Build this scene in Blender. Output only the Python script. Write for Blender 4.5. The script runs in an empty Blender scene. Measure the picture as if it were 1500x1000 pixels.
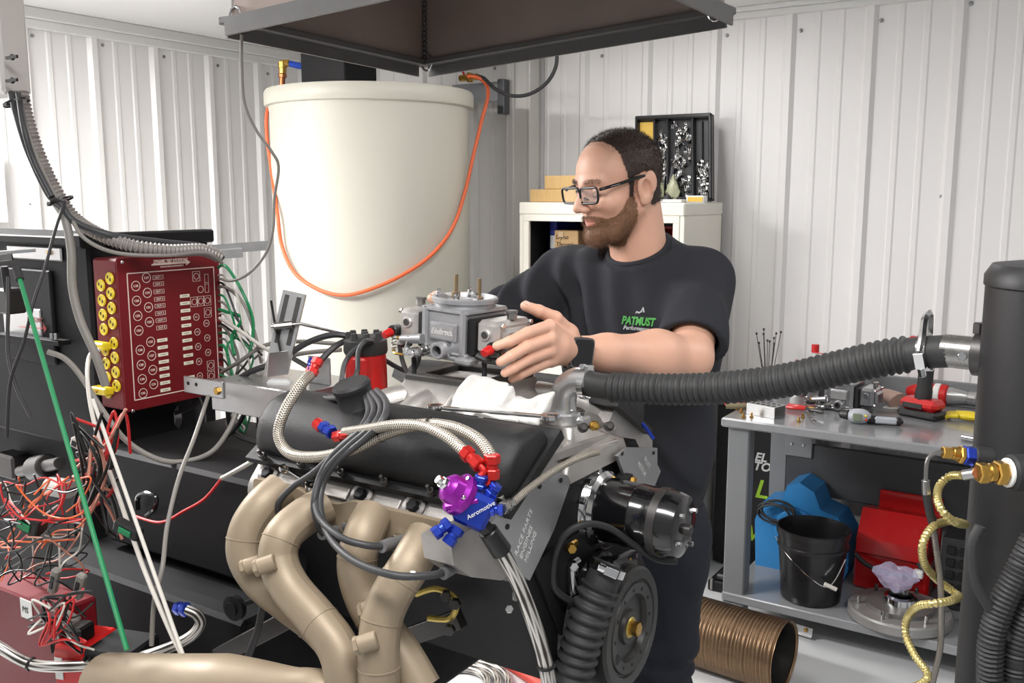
import bpy, bmesh, math, random
import numpy as np
from mathutils import Vector, Matrix
random.seed(7); np.random.seed(7)
SC = bpy.context.scene
COL = SC.collection
PI = math.pi
# ------------------------------------------------------------------ camera, world, lights, exposure
F = 1380.0; PIT = math.radians(8.73); YAW = math.radians(33.0); CAMH = 1.70
cam = bpy.data.objects.new('camera', bpy.data.cameras.new('camera')); COL.objects.link(cam)
cam.data.sensor_width = 36.0; cam.data.lens = F / 1500.0 * 36.0; cam.data.clip_start = 0.02
cam.location = (0, 0, CAMH); cam.rotation_euler = (PI / 2 - PIT, 0, YAW)
SC.camera = cam
SC.view_settings.view_transform = 'Standard'; SC.view_settings.look = 'None'
SC.view_settings.gamma = 1.0; SC.view_settings.use_curve_mapping = False
SC.view_settings.exposure = 0.0
W = bpy.data.worlds.new('world'); SC.world = W; W.use_nodes = True
W.node_tree.nodes['Background'].inputs[0].default_value = (0.97, 0.985, 1.0, 1)
W.node_tree.nodes['Background'].inputs[1].default_value = 0.40
def area(name, loc, target, sx, sy, power, col=(1, 0.985, 0.975)):
    l = bpy.data.lights.new(name, 'AREA'); l.shape = 'RECTANGLE'; l.size = sx; l.size_y = sy; l.energy = power; l.color = col
    o = bpy.data.objects.new(name, l); COL.objects.link(o); o.location = loc
    o.rotation_euler = (Vector(target) - Vector(loc)).to_track_quat('-Z', 'Y').to_euler()
    return o
area('ceiling_light_near_left', (-3.45, 1.05, 2.49), (-3.5, 1.05, 0), 0.3, 1.3, 185)
area('ceiling_light_front', (-0.35, 0.40, 2.49), (-0.35, 0.45, 0), 1.4, 0.35, 42)
area('ceiling_light_back', (-1.75, 2.95, 2.49), (-1.7, 2.95, 0), 1.3, 0.3, 13)
area('ceiling_light_right', (0.55, 2.3, 2.49), (0.4, 2.4, 0), 1.0, 0.3, 14)

# ------------------------------------------------------------------ helpers
def S(r, g, b):
    def c(x):
        x /= 255.0
        return x / 12.92 if x <= 0.04045 else ((x + 0.055) / 1.055) ** 2.4
    return (c(r), c(g), c(b), 1.0)
def P(px, py, d=None, X=None, Y=None, Z=None):
    """point of the room that lies on a sight line at a known distance / wall / height"""
    x = (px - 750) / F; y = -(py - 500) / F
    fw = math.cos(PIT) + y * math.sin(PIT); up = -math.sin(PIT) + y * math.cos(PIT)
    r = (x * math.cos(YAW) - fw * math.sin(YAW), x * math.sin(YAW) + fw * math.cos(YAW), up)
    t = d / fw if d is not None else X / r[0] if X is not None else Y / r[1] if Y is not None else (Z - CAMH) / r[2]
    return Vector((r[0] * t, r[1] * t, CAMH + r[2] * t))
MATS = {}
def mat(name, col, rough=0.5, metal=0.0, var=0.12, scale=18.0, bump=0.0, bscale=120.0, coat=0.0, alpha=None, trans=0.0, emit=0.0, spec=0.5, stretch=None):
    if name in MATS: return MATS[name]
    m = bpy.data.materials.new(name); m.use_nodes = True; nt = m.node_tree; N = nt.nodes; L = nt.links
    b = N['Principled BSDF']
    b.inputs['Roughness'].default_value = rough; b.inputs['Metallic'].default_value = metal
    b.inputs['Coat Weight'].default_value = coat; b.inputs['Transmission Weight'].default_value = trans
    b.inputs['Specular IOR Level'].default_value = spec
    tc = N.new('ShaderNodeTexCoord'); nz = N.new('ShaderNodeTexNoise'); nz.inputs['Scale'].default_value = scale
    nz.inputs['Detail'].default_value = 4
    mp = N.new('ShaderNodeMapping'); L.new(tc.outputs['Object'], mp.inputs[0])
    if stretch: mp.inputs['Scale'].default_value = stretch
    L.new(mp.outputs[0], nz.inputs['Vector'])
    mx = N.new('ShaderNodeMix'); mx.data_type = 'RGBA'
    c = Vector(col[:3]); lo = c * (1 - var); hi = c * (1 + var)
    mx.inputs[6].default_value = (*lo, 1); mx.inputs[7].default_value = (min(hi[0], 1), min(hi[1], 1), min(hi[2], 1), 1)
    L.new(nz.outputs['Fac'], mx.inputs[0]); L.new(mx.outputs[2], b.inputs['Base Color'])
    rr = N.new('ShaderNodeMapRange'); rr.inputs[3].default_value = max(0, rough - 0.08); rr.inputs[4].default_value = min(1, rough + 0.08)
    L.new(nz.outputs['Fac'], rr.inputs[0]); L.new(rr.outputs[0], b.inputs['Roughness'])
    if bump:
        n2 = N.new('ShaderNodeTexNoise'); n2.inputs['Scale'].default_value = bscale; n2.inputs['Detail'].default_value = 3
        L.new(mp.outputs[0], n2.inputs['Vector'])
        bp = N.new('ShaderNodeBump'); bp.inputs['Strength'].default_value = bump; bp.inputs['Distance'].default_value = 0.002
        L.new(n2.outputs['Fac'], bp.inputs['Height']); L.new(bp.outputs[0], b.inputs['Normal'])
    if alpha is not None: b.inputs['Alpha'].default_value = alpha
    if emit:
        b.inputs['Emission Color'].default_value = col; b.inputs['Emission Strength'].default_value = emit
    MATS[name] = m
    return m
def braid_mat(name, c1, c2, rough=0.35, metal=0.7, nu=7.0, nv=260.0):
    """woven sleeve: two crossing helices on the tube's own (around, along) coordinates"""
    if name in MATS: return MATS[name]
    m = mat(name, c1, rough, metal, 0.05); nt = m.node_tree; N = nt.nodes; L = nt.links; b = N['Principled BSDF']
    uv = N.new('ShaderNodeUVMap'); sp = N.new('ShaderNodeSeparateXYZ'); L.new(uv.outputs[0], sp.inputs[0])
    def m_(op, a, bb):
        n = N.new('ShaderNodeMath'); n.operation = op
        for i, q in enumerate((a, bb)):
            if q is None: continue
            if isinstance(q, (int, float)): n.inputs[i].default_value = q
            else: L.new(q, n.inputs[i])
        return n.outputs[0]
    u = m_('MULTIPLY', sp.outputs[0], nu * 2 * PI); v = m_('MULTIPLY', sp.outputs[1], nv * 2 * PI)
    s1 = m_('SINE', m_('ADD', u, v), None); s2 = m_('SINE', m_('SUBTRACT', u, v), None)
    h = m_('MAXIMUM', s1, s2)
    rp = N.new('ShaderNodeMapRange'); rp.inputs[1].default_value = -0.2; rp.inputs[2].default_value = 0.9; L.new(h, rp.inputs[0])
    mx = N.new('ShaderNodeMix'); mx.data_type = 'RGBA'; mx.inputs[6].default_value = c2; mx.inputs[7].default_value = c1
    L.new(rp.outputs[0], mx.inputs[0]); L.new(mx.outputs[2], b.inputs['Base Color'])
    bp = N.new('ShaderNodeBump'); bp.inputs['Strength'].default_value = 0.5; bp.inputs['Distance'].default_value = 0.001
    L.new(h, bp.inputs['Height']); L.new(bp.outputs[0], b.inputs['Normal'])
    return m
def cr(pts, n=8, closed=False):
    pts = [Vector(p) for p in pts]; out = []
    k = len(pts)
    for i in range(k if closed else k - 1):
        if closed: a, b, c, d = pts[i - 1], pts[i], pts[(i + 1) % k], pts[(i + 2) % k]
        else: a = pts[max(i - 1, 0)]; b = pts[i]; c = pts[i + 1]; d = pts[min(i + 2, k - 1)]
        for j in range(n):
            t = j / n
            out.append(0.5 * ((2 * b) + (c - a) * t + (2 * a - 5 * b + 4 * c - d) * t * t + (3 * b - a - 3 * c + d) * t ** 3))
    if not closed: out.append(pts[-1])
    return out
def frame(z, up=Vector((0, 0, 1))):
    z = Vector(z).normalized()
    if abs(z.dot(up)) > 0.95: up = Vector((1, 0, 0))
    x = up.cross(z).normalized(); y = z.cross(x)
    return Matrix((x, y, z)).transposed()
class MB:
    def __init__(s): s.v = []; s.f = []; s.uv = []
    def add(s, vs, fs, uvs=None):
        o = len(s.v); s.v += [Vector(p) for p in vs]; s.f += [tuple(i + o for i in f) for f in fs]
        s.uv += list(uvs) if uvs else [(0.0, 0.0)] * len(vs); return s
    def join(s, m): return s.add(m.v, m.f, m.uv)
    def xf(s, M, start=0):
        for i in range(start, len(s.v)): s.v[i] = M @ s.v[i]
        return s
    def box(s, x0, x1, y0, y1, z0, z1, b=None):
        if x0 > x1: x0, x1 = x1, x0
        if y0 > y1: y0, y1 = y1, y0
        if z0 > z1: z0, z1 = z1, z0
        if b is None: b = 0.07 * min(x1 - x0, y1 - y0, z1 - z0)
        b = min(b, 0.49 * min(x1 - x0, y1 - y0, z1 - z0))
        c = ((x0, x1), (y0, y1), (z0, z1)); vs = []; idx = {}
        for i in (0, 1):
            for j in (0, 1):
                for k in (0, 1):
                    p = [c[0][i], c[1][j], c[2][k]]; sg = [1 - 2 * i, 1 - 2 * j, 1 - 2 * k]
                    for a in range(3):
                        q = [p[t] + (0 if t == a else sg[t] * b) for t in range(3)]
                        idx[(i, j, k, a)] = len(vs); vs.append(q)
        fs = []
        def key(a, va, b_, vb, c_, vc, ax):
            t = [0, 0, 0]; t[a] = va; t[b_] = vb; t[c_] = vc; return idx[(t[0], t[1], t[2], ax)]
        for a in range(3):
            b_, c_ = (a + 1) % 3, (a + 2) % 3
            for va in (0, 1):
                q = [key(a, va, b_, u, c_, w, a) for u, w in ((0, 0), (1, 0), (1, 1), (0, 1))]
                fs.append(q if va else q[::-1])
            for vb in (0, 1):
                for vc in (0, 1):   # edge along a between faces b_ and c_
                    q = [key(a, 0, b_, vb, c_, vc, b_), key(a, 1, b_, vb, c_, vc, b_), key(a, 1, b_, vb, c_, vc, c_), key(a, 0, b_, vb, c_, vc, c_)]
                    fs.append(q if (vb ^ vc) else q[::-1])
        for i in (0, 1):
            for j in (0, 1):
                for k in (0, 1):
                    q = [idx[(i, j, k, a)] for a in range(3)]
                    fs.append(q if (i + j + k) % 2 else q[::-1])
        return s.add(vs, fs)
    def cbox(s, c, sz, R=None, b=None):
        st = len(s.v); s.box(-sz[0] / 2, sz[0] / 2, -sz[1] / 2, sz[1] / 2, -sz[2] / 2, sz[2] / 2, b)
        M = Matrix.Translation(c)
        if R is not None: M = M @ R.to_4x4()
        return s.xf(M, st)
    def bar(s, p0, p1, w, h, up=Vector((0, 0, 1)), b=None):
        p0 = Vector(p0); p1 = Vector(p1); d = p1 - p0
        return s.cbox((p0 + p1) / 2, (w, h, d.length), frame(d, up), b)
    def lathe(s, prof, o=(0, 0, 0), axis=(0, 0, 1), n=20, a0=0.0, a1=2 * PI):
        R = frame(axis); o = Vector(o); vs = []; fs = []; uv = []
        full = abs(a1 - a0 - 2 * PI) < 1e-6; m = n if full else n + 1
        for r, h in prof:
            for i in range(m):
                a = a0 + (a1 - a0) * i / n
                vs.append(o + R @ Vector((r * math.cos(a), r * math.sin(a), h))); uv.append((i / n, h))
        for k in range(len(prof) - 1):
            for i in range(n):
                j = (i + 1) % m
                fs.append((k * m + i, k * m + j, (k + 1) * m + j, (k + 1) * m + i))
        if full and not (abs(prof[0][0] - prof[-1][0]) < 1e-9 and abs(prof[0][1] - prof[-1][1]) < 1e-9):
            if prof[0][0] > 1e-6: fs.append(tuple(range(m))[::-1])
            if prof[-1][0] > 1e-6: fs.append(tuple((len(prof) - 1) * m + i for i in range(m)))
        return s.add(vs, fs, uv)
    def cyl(s, p0, p1, r0, r1=None, n=16, b=None):
        p0 = Vector(p0); p1 = Vector(p1); d = p1 - p0; L = d.length
        if r1 is None: r1 = r0
        if b is None: b = min(0.12 * min(r0, r1), 0.2 * L)
        return s.lathe([(r0 - b, 0), (r0, b), (r1, L - b), (r1 - b, L)], p0, d, n)
    def hexn(s, p0, p1, r): return s.cyl(p0, p1, r, n=6)
    def sphere(s, c, r, n=14, sc=(1, 1, 1), R=None):
        st = len(s.v); k = n // 2 + 1
        s.lathe([(max(r * math.sin(PI * i / (k - 1)), 1e-7), -r * math.cos(PI * i / (k - 1))) for i in range(k)], (0, 0, 0), (0, 0, 1), n)
        M = Matrix.Translation(c)
        if R is not None: M = M @ R.to_4x4()
        return s.xf(M @ Matrix.Diagonal((*sc, 1)), st)
    def tube(s, path, r, n=8, closed=False, cap=True, rf=None):
        path = [Vector(p) for p in path]; k = len(path)
        T = []
        for i in range(k):
            a = path[i - 1] if (i > 0 or closed) else path[i]; b = path[(i + 1) % k] if (i < k - 1 or closed) else path[i]
            T.append((b - a).normalized() if (b - a).length > 1e-9 else Vector((0, 0, 1)))
        x = frame(T[0]) @ Vector((1, 0, 0)); vs = []; uv = []; fs = []; L = 0.0
        for i in range(k):
            if i: L += (path[i] - path[i - 1]).length
            x = (x - T[i] * x.dot(T[i])).normalized(); y = T[i].cross(x)
            rr = rf(L) if rf else (r[i] if hasattr(r, '__len__') else r)
            for j in range(n + 1):
                a = 2 * PI * j / n
                vs.append(path[i] + (x * math.cos(a) + y * math.sin(a)) * rr); uv.append((j / n, L))
        m = n + 1
        for i in range(k if closed else k - 1):
            q = (i + 1) % k
            for j in range(n): fs.append((i * m + j, i * m + j + 1, q * m + j + 1, q * m + j))
        if cap and not closed:
            fs.append(tuple(range(n))[::-1]); fs.append(tuple((k - 1) * m + j for j in range(n)))
        return s.add(vs, fs, uv)
    def prism(s, poly, z0, z1, M=None):
        st = len(s.v); n = len(poly)
        ar = sum(poly[i][0] * poly[(i + 1) % n][1] - poly[(i + 1) % n][0] * poly[i][1] for i in range(n))
        if ar < 0: poly = poly[::-1]
        s.add([(x, y, z0) for x, y in poly] + [(x, y, z1) for x, y in poly],
              [tuple(range(n))[::-1], tuple(range(n, 2 * n))] + [(i, (i + 1) % n, n + (i + 1) % n, n + i) for i in range(n)])
        if M is not None: s.xf(M, st)
        return s
    def build(s, name, m, parent=None, ang=35, flip=False, origin=None):
        me = bpy.data.meshes.new(name)
        vs = s.v
        lo = Vector((min(v[i] for v in vs) for i in range(3))); hi = Vector((max(v[i] for v in vs) for i in range(3)))
        c = (lo + hi) / 2 if origin is None else Vector(origin)
        me.from_pydata([v - c for v in vs], [], s.f); 
        ul = me.uv_layers.new(name='UVMap')
        li = np.empty(len(me.loops), dtype=np.int32); me.loops.foreach_get('vertex_index', li)
        ul.data.foreach_set('uv', np.array(s.uv, dtype=np.float32)[li].ravel())
        return finish(me, name, m, parent, c, ang)
LOC = {}
def finish(me, name, m, parent, c, ang=35):
    me.polygons.foreach_set('use_smooth', [True] * len(me.polygons)); me.set_sharp_from_angle(angle=math.radians(ang))
    me.materials.append(m); me.update()
    o = bpy.data.objects.new(name, me); COL.objects.link(o)
    o.location = c - (LOC[parent.name] if parent else Vector()); LOC[o.name] = Vector(c)
    if parent: o.parent = parent
    return o
def tag(o, label=None, cat=None, group=None, kind=None):
    if label: o['label'] = label
    if cat: o['category'] = cat
    if group: o['group'] = group
    if kind: o['kind'] = kind
    return o
def thing(name, label, cat, loc=(0, 0, 0), group=None):
    o = bpy.data.objects.new(name, None); COL.objects.link(o); o.location = loc; o.empty_display_size = 0.02
    LOC[o.name] = Vector(loc)
    return tag(o, label, cat, group)
def clone(o, loc, rot=None, parent=None, label=None, group=None):
    """copy of an object (sharing its mesh) placed at world loc"""
    c = o.copy(); COL.objects.link(c); c.parent = parent
    c.location = Vector(loc) - (LOC[parent.name] if parent else Vector()); LOC[c.name] = Vector(loc)
    if rot is not None: c.rotation_euler = rot
    if label: c['label'] = label
    if group: c['group'] = group
    return c
def text(body, size, m, parent, M, name='lettering', extrude=0.0006, shear=0.0, bold=0.0, align='LEFT', xs=1.0):
    cu = bpy.data.curves.new(name, 'FONT'); cu.body = body; cu.size = size; cu.extrude = extrude; cu.shear = shear
    cu.offset = bold; cu.align_x = align; cu.resolution_u = 3
    to = bpy.data.objects.new(name, cu); me = bpy.data.meshes.new_from_object(to)
    bpy.data.objects.remove(to); bpy.data.curves.remove(cu)
    me.transform(M @ Matrix.Diagonal((xs, 1, 1, 1)))
    n = len(me.vertices); co = np.empty(n * 3, dtype=np.float32); me.vertices.foreach_get('co', co); co = co.reshape(-1, 3)
    c = Vector(((co.min(0) + co.max(0)) / 2).tolist()); me.transform(Matrix.Translation(-c)); me.materials.clear()
    o = finish(me, name, m, parent, c, 20); return o
def face_M(o, right, up):
    """4x4 that lays text x along right, y along up at point o"""
    r = Vector(right).normalized(); u = Vector(up); u = (u - r * u.dot(r)).normalized(); n = r.cross(u)
    M = Matrix((r, u, n)).transposed().to_4x4(); M.translation = Vector(o); return M
# ------------------------------------------------------------------ setting
WX = -4.15; WY = 4.20; CEIL = 2.525
m_wall = mat('painted_steel_panel', S(231, 229, 228), 0.38, 0.0, 0.02, 3)
m_wallL = m_wall
m_trim = mat('white_trim', S(222, 222, 220), 0.4, 0, 0.02)
m_ceil = mat('white_ceiling', S(226, 225, 223), 0.75, 0, 0.02, 3)
m_floor = mat('epoxy_floor', S(205, 206, 207), 0.22, 0, 0.05, 2.5, coat=0.3)
m_screw = mat('galvanised_screw', S(150, 152, 154), 0.35, 0.7)
o = MB().box(WX - .1, 1.9, -2.2, WY + .1, -.1, 0, 0).build('floor', m_floor); o['kind'] = 'structure'
o = MB().box(WX - .1, 1.9, -2.2, WY + .1, CEIL, CEIL + .1, 0).build('ceiling', m_ceil); o['kind'] = 'structure'
wb = MB().box(WX - .1, 1.9, WY + .03, WY + .1, 0, CEIL, 0).build('wall_back', m_wall); wb['kind'] = 'structure'
wl = MB().box(WX - .1, WX - .03, -2.2, WY + .1, 0, CEIL, 0).build('wall_left', m_wallL); wl['kind'] = 'structure'
# ribbed steel sheets: a trapezoid rib every 0.336 m with two shallow stiffeners between
RP = 0.336
def sheet_profile(n=3):
    p = []
    for k in range(n):
        x = k * RP
        p += [(x, .019), (x + .013, .019), (x + .029, 0), (x + .103, 0), (x + .110, .0045), (x + .128, .0045), (x + .135, 0),
              (x + .201, 0), (x + .208, .0045), (x + .226, .0045), (x + .233, 0), (x + .307, 0), (x + .323, .019)]
    p.append((n * RP, .019)); return p
def sheet(name, m, parent, at):
    mb = MB(); pr = sheet_profile(); n = len(pr); vs = []; fs = []
    for z in (0.0, CEIL):
        for (u, h) in pr: vs.append(at(u, h, z))
    for i in range(n - 1): fs.append((i, i + 1, n + i + 1, n + i))
    return mb.add(vs, fs).build(name, m, parent, ang=8)
first = None
for k in range(-4, 4):
    x0 = -0.963 + .005 + k * 3 * RP
    if x0 + 3 * RP > 1.9 or x0 < WX - .9: continue
    a = max(x0, WX)
    if first is None or a != x0:
        q = sheet('wall_panel', m_wall, wb, lambda u, h, z: (x0 + u, WY - h, z)); first = first or (q, x0)
    else: sheet('wall_panel', m_wall, wb, lambda u, h, z: (x0 + u, WY - h, z))
for k in range(-4, 3):
    y0 = 2.434 + k * 3 * RP
    if y0 + 3 * RP > WY + .9 or y0 < -2.3: continue
    sheet('wall_panel', m_wallL, wl, lambda u, h, z: (WX + h, y0 + u, z))
sc0 = MB().lathe([(.009, 0), (.009, .002), (.006, .003), (.006, .007), (.001, .008)], (0, 0, 0), (0, -1, 0), 8)
so = sc0.build('screw', m_screw, wb, origin=(0, 0, 0)); sl = None
spots = [P(px, py, Y=WY - .001) for px, py in ((1043, 47), (1065, 52), (1173, 45), (1129, 13), (1291, 30), (1423, 5), (1379, 287), (882, 82), (725, 100))]
for i, p in enumerate(spots):
    if i == 0: so.location = p - LOC['wall_back']
    else: clone(so, p, parent=wb)
spots = [P(px, py, X=WX + .001) for px, py in ((47, 52), (150, 66), (240, 83), (319, 96), (392, 108), (45, 299), (318, 300))]
for i, p in enumerate(spots): clone(so, p, rot=(0, 0, PI / 2), parent=wl)
tb = MB().box(WX, 1.9, WY - .045, WY + .02, CEIL - .022, CEIL, .004).box(WX, 1.9, WY - .03, WY + .02, CEIL - .05, CEIL - .022, .003).build('trim_1', m_trim); tb['kind'] = 'structure'
tb = MB().box(WX - .02, WX + .045, -2.2, WY, CEIL - .05, CEIL, .004).box(WX - .02, WX + .03, -2.2, WY, CEIL - .09, CEIL - .05, .003).build('trim_2', m_trim); tb['kind'] = 'structure'

# ------------------------------------------------------------------ common materials
m_alu = mat('cast_aluminium', S(176, 172, 168), 0.42, 0.75, 0.12, 60, bump=.25, bscale=500)
m_aluS = mat('satin_aluminium', S(190, 190, 190), 0.3, 0.85, 0.08, 40)
m_plate = mat('brushed_plate', S(178, 178, 180), 0.35, 0.8, 0.1, 60, stretch=(1, 1, 12))
m_chrome = mat('bright_steel', S(215, 215, 215), 0.14, 1.0, 0.06, 40)
m_steel = mat('tool_steel', S(150, 148, 145), 0.28, 0.95, 0.15, 50)
m_dsteel = mat('dark_steel', S(82, 80, 79), 0.42, 0.8, 0.2, 30)
m_black = mat('black_paint', S(20, 20, 22), 0.55, 0.0, 0.25, 14, bump=.1, bscale=300, spec=.3)
m_blackS = mat('black_gloss', S(16, 16, 18), 0.16, 0.0, 0.1, 20, coat=.5)
m_rub = mat('black_rubber', S(36, 36, 37), 0.62, 0, 0.2, 40)
m_rubg = mat('grey_rubber', S(44, 44, 44), 0.6, 0, 0.15, 40)
m_wrk = mat('black_crinkle_paint', S(23, 23, 24), 0.45, 0, 0.12, 30, bump=.35, bscale=900, spec=.4)
m_red = mat('red_anodised', S(196, 42, 38), 0.28, 0.55, 0.1, 60)
m_blue = mat('blue_anodised', S(38, 62, 165), 0.25, 0.6, 0.1, 60)
m_purp = mat('purple_anodised', S(140, 32, 150), 0.22, 0.6, 0.1, 60)
m_brass = mat('brass', S(190, 150, 75), 0.28, 0.95, 0.12, 60)
m_white = mat('white_plastic', S(226, 226, 222), 0.45, 0, 0.03)
m_grey = mat('grey_paint', S(120, 122, 124), 0.4, 0, 0.06, 8)
m_redp = mat('red_plastic', S(190, 28, 26), 0.35, 0, 0.08)
m_orange = mat('orange_jacket', S(214, 96, 52), 0.5, 0, 0.06)
m_greyw = mat('grey_jacket', S(128, 124, 118), 0.5, 0, 0.08)
m_wht_w = mat('white_jacket', S(205, 200, 192), 0.5, 0, 0.05)
m_green = mat('green_jacket', S(24, 128, 78), 0.4, 0, 0.08)
m_braid = braid_mat('stainless_braid', S(206, 198, 184), S(96, 90, 82))
m_bstripe = braid_mat('striped_braid', S(214, 210, 204), S(70, 66, 62), nu=7.0, nv=6)
m_tan = mat('tan_ceramic_coating', S(146, 131, 110), 0.5, 0.25, 0.1, 14, bump=.08, bscale=400)
m_yel = mat('yellow_plastic', S(222, 196, 40), 0.4, 0, 0.05)
m_maroon = mat('maroon_paint', S(110, 20, 28), 0.5, 0, 0.06, 12, spec=.3)
m_print = mat('cream_print', S(226, 205, 196), 0.6, 0, 0.03)
m_card = mat('cardboard', S(190, 156, 112), 0.8, 0, 0.06)
m_ink = mat('black_ink', S(28, 26, 26), 0.7, 0, 0.05)
m_beige = mat('beige_cabinet_paint', S(226, 222, 210), 0.4, 0, 0.03, 6)
m_wood = mat('pine_wood', S(216, 182, 122), 0.65, 0, 0.12, 12, stretch=(1, 1, 14))
m_zip = mat('black_nylon', S(20, 20, 20), 0.4, 0, 0.1)
def wire(name, path, r, m, label=None, cat=None, group=None, n=8, parent=None, k=8, rf=None, closed=False):
    o = MB().tube(cr(path, k, closed), r, n, closed, True, rf).build(name, m, parent, 60)
    if label: tag(o, label, cat, group)
    return o
# ------------------------------------------------------------------ extraction hood
m_hood = mat('mill_sheet_steel', S(150, 136, 128), 0.55, 0.1, 0.22, 6, bump=.05)
m_rim = mat('angle_iron', S(104, 103, 102), 0.45, 0.5, 0.15, 20)
def hood():
    t = thing('exhaust_hood', 'dark sheet steel extraction hood hanging above the engine', 'hood', (-1.08, 1.56, 2.0))
    A = Vector((-1.462, 1.860, 2.018)); B = Vector((-.705, 1.852, 2.062)); C = Vector((-1.462, 1.275, 2.030)); D = Vector((-.705, 1.268, 2.068))
    up = Vector((0, 0, .46)); ct = (A + B + C + D) / 4
    def tp(p): q = p + up; q.x += (ct.x - p.x) * .05; q.y += (ct.y - p.y) * .05; q.z = 2.47; return q
    for a, b in ((A, B), (C, A), (D, C), (B, D)):
        n = (b - a).cross(up).normalized() * .0025
        vs = [a - n, b - n, tp(b) - n, tp(a) - n, a + n, b + n, tp(b) + n, tp(a) + n]
        MB().add(vs, [(0, 1, 2, 3), (7, 6, 5, 4), (0, 4, 5, 1), (1, 5, 6, 2), (2, 6, 7, 3), (3, 7, 4, 0)]).build('side_panel', m_hood, t)
        e = (b - a).normalized(); nn = Vector((-e.y, e.x, 0))
        mb = MB(); mb.bar(a - e * .02 + nn * 0, b + e * .02, .034, .012, Vector((0, 0, 1)))
        mb.bar(a + nn * .018 - Vector((0, 0, .012)), b + nn * .018 - Vector((0, 0, .012)), .006, .034)
        mb.build('rim_angle', m_rim, t)
    sm = MB()
    for i in range(40): sm.sphere(A.lerp(tp(A), i / 40) + Vector((.008, -.008, 0)), .006, 6)
    sm.build('weld_seam', m_rim, t)
    MB().box(-1.46, -.70, 1.27, 1.86, 2.462, 2.468).build('top_panel', m_hood, t)
    MB().cyl((-1.08, 1.56, 2.468), (-1.08, 1.56, CEIL - .002), .12, n=24).build('duct_collar', m_hood, t)
    for p in (A, B, C):
        ring = [p + Vector((.016 * math.cos(a) + (.012 if p is not B else -.015), -.004, .004 + .022 * math.sin(a))) for a in np.linspace(0, 2 * PI, 14, endpoint=False)]
        MB().tube(ring, .0026, 6, True).build('hook', m_chrome, t)
    h = C + Vector((.012, -.01, .02))
    for dx in (-.006, .012):
        MB().tube([h, h + Vector((dx, .0, .1)), h + Vector((dx * 1.6, .0, .50))], .0018, 6).build('hanger_wire', m_chrome, t)
hood()
# ------------------------------------------------------------------ water tank in the corner
TC = Vector((-3.0, 3.41, 0)); TR = .466; TT = 2.175
m_poly = mat('cream_polyethylene', S(190, 187, 175), 0.45, 0, 0.05, 5, stretch=(1, 1, .3), bump=.03, bscale=30)
t = thing('water_tank', 'tall cream plastic water tank standing in the corner of the room', 'tank', TC)
MB().lathe([(TR - .03, 0), (TR - .01, .02), (TR - .008, TT - .10), (TR - .004, TT - .07)], TC, n=72).build('tank_body', m_poly, t)
MB().lathe([(TR - .012, TT - .077), (TR + .010, TT - .07), (TR + .014, TT - .062), (TR + .014, TT - .012), (TR + .006, TT), (TR - .03, TT + .004), (.2, TT + .03), (.001, TT + .035)], TC, n=72).build('lid', m_poly, t)
def tk(px, py, gap=.012):   # point on the front of the tank along a sight line
    lo, hi = 3.5, 4.55
    for i in range(40):
        mid = (lo + hi) / 2; p = P(px, py, d=mid)
        if math.hypot(p.x - TC.x, p.y - TC.y) > TR + gap: lo = mid
        else: hi = mid
    return P(px, py, d=lo)
pts = [P(398, 150, d=4.42), P(391, 165, d=4.4), P(391, 200, d=4.38), P(397, 245, d=4.36), tk(406, 310), tk(413, 360), tk(432, 400), tk(465, 423), tk(500, 432), tk(535, 426), tk(585, 405), tk(630, 375), tk(662, 335), tk(680, 285), P(694, 225, d=4.38), P(706, 175, d=4.42), P(715, 140, d=4.45), P(711, 122, d=4.5), P(698, 113, d=4.5), P(684, 112, d=4.5)]
wire('extension_cord', pts, .0085, m_orange, 'orange cord looped across the front of the cream tank', 'cord', n=8)
cp = P(403, 146, d=4.45)
t = thing('hose_clip', 'black clip holding the orange cord at the tank edge', 'clip', cp)
MB().box(cp.x - .02, cp.x + .02, cp.y - .02, cp.y + .02, cp.z - .04, cp.z + .0).build('clip_body', m_rub, t)
MB().box(cp.x - .012, cp.x + .012, cp.y - .012, cp.y + .012, cp.z, cp.z + .045).build('clip_tab', m_rub, t)
MB().cyl((cp.x, cp.y - .016, cp.z + .025), (cp.x, cp.y - .01, cp.z + .025), .008, n=10).build('rivet', m_chrome, t)
m_bpipe = mat('blue_pipe', S(30, 80, 200), 0.4)
q = lambda x, y: P(x, y, d=4.62)
t = thing('water_pipe', 'blue plastic pipe with brass elbows above the tank', 'pipe', q(414, 118))
MB().tube([q(413, 128), q(414, 108)], .014, 10).cyl(q(414, 114), q(414, 108), .02, n=8).build('copper_stub', mat('copper', S(170, 105, 70), .35, .9), t)
MB().cyl(q(414, 108), q(414, 97), .018, n=8).cyl(q(414, 100), q(414, 90), .022, n=8).cyl(q(412, 93), q(424, 92), .018, n=8).build('elbow', m_brass, t)
MB().tube([q(424, 93), q(436, 96), q(454, 99)], .015, 10).build('pipe', m_bpipe, t)
MB().tube([q(451, 84), q(452, 104)], .017, 10).build('pipe', m_bpipe, t)
MB().cyl(q(450, 86), q(450, 76), .018, n=8).build('elbow', m_brass, t)
a = P(458, 104, d=4.6); b = P(560, 66, d=4.6)
t = thing('black_control_box', 'black box on top of the tank behind the hood', 'box', ((a.x + b.x) / 2, a.y, TT))
MB().box(a.x, b.x, a.y - .08, a.y + .14, TT + .012, b.z + .06, .006).build('box_body', m_black, t)
MB().box(a.x - .006, b.x + .006, a.y - .086, a.y + .146, b.z + .05, b.z + .075, .004).build('box_lid', m_black, t)
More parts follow.
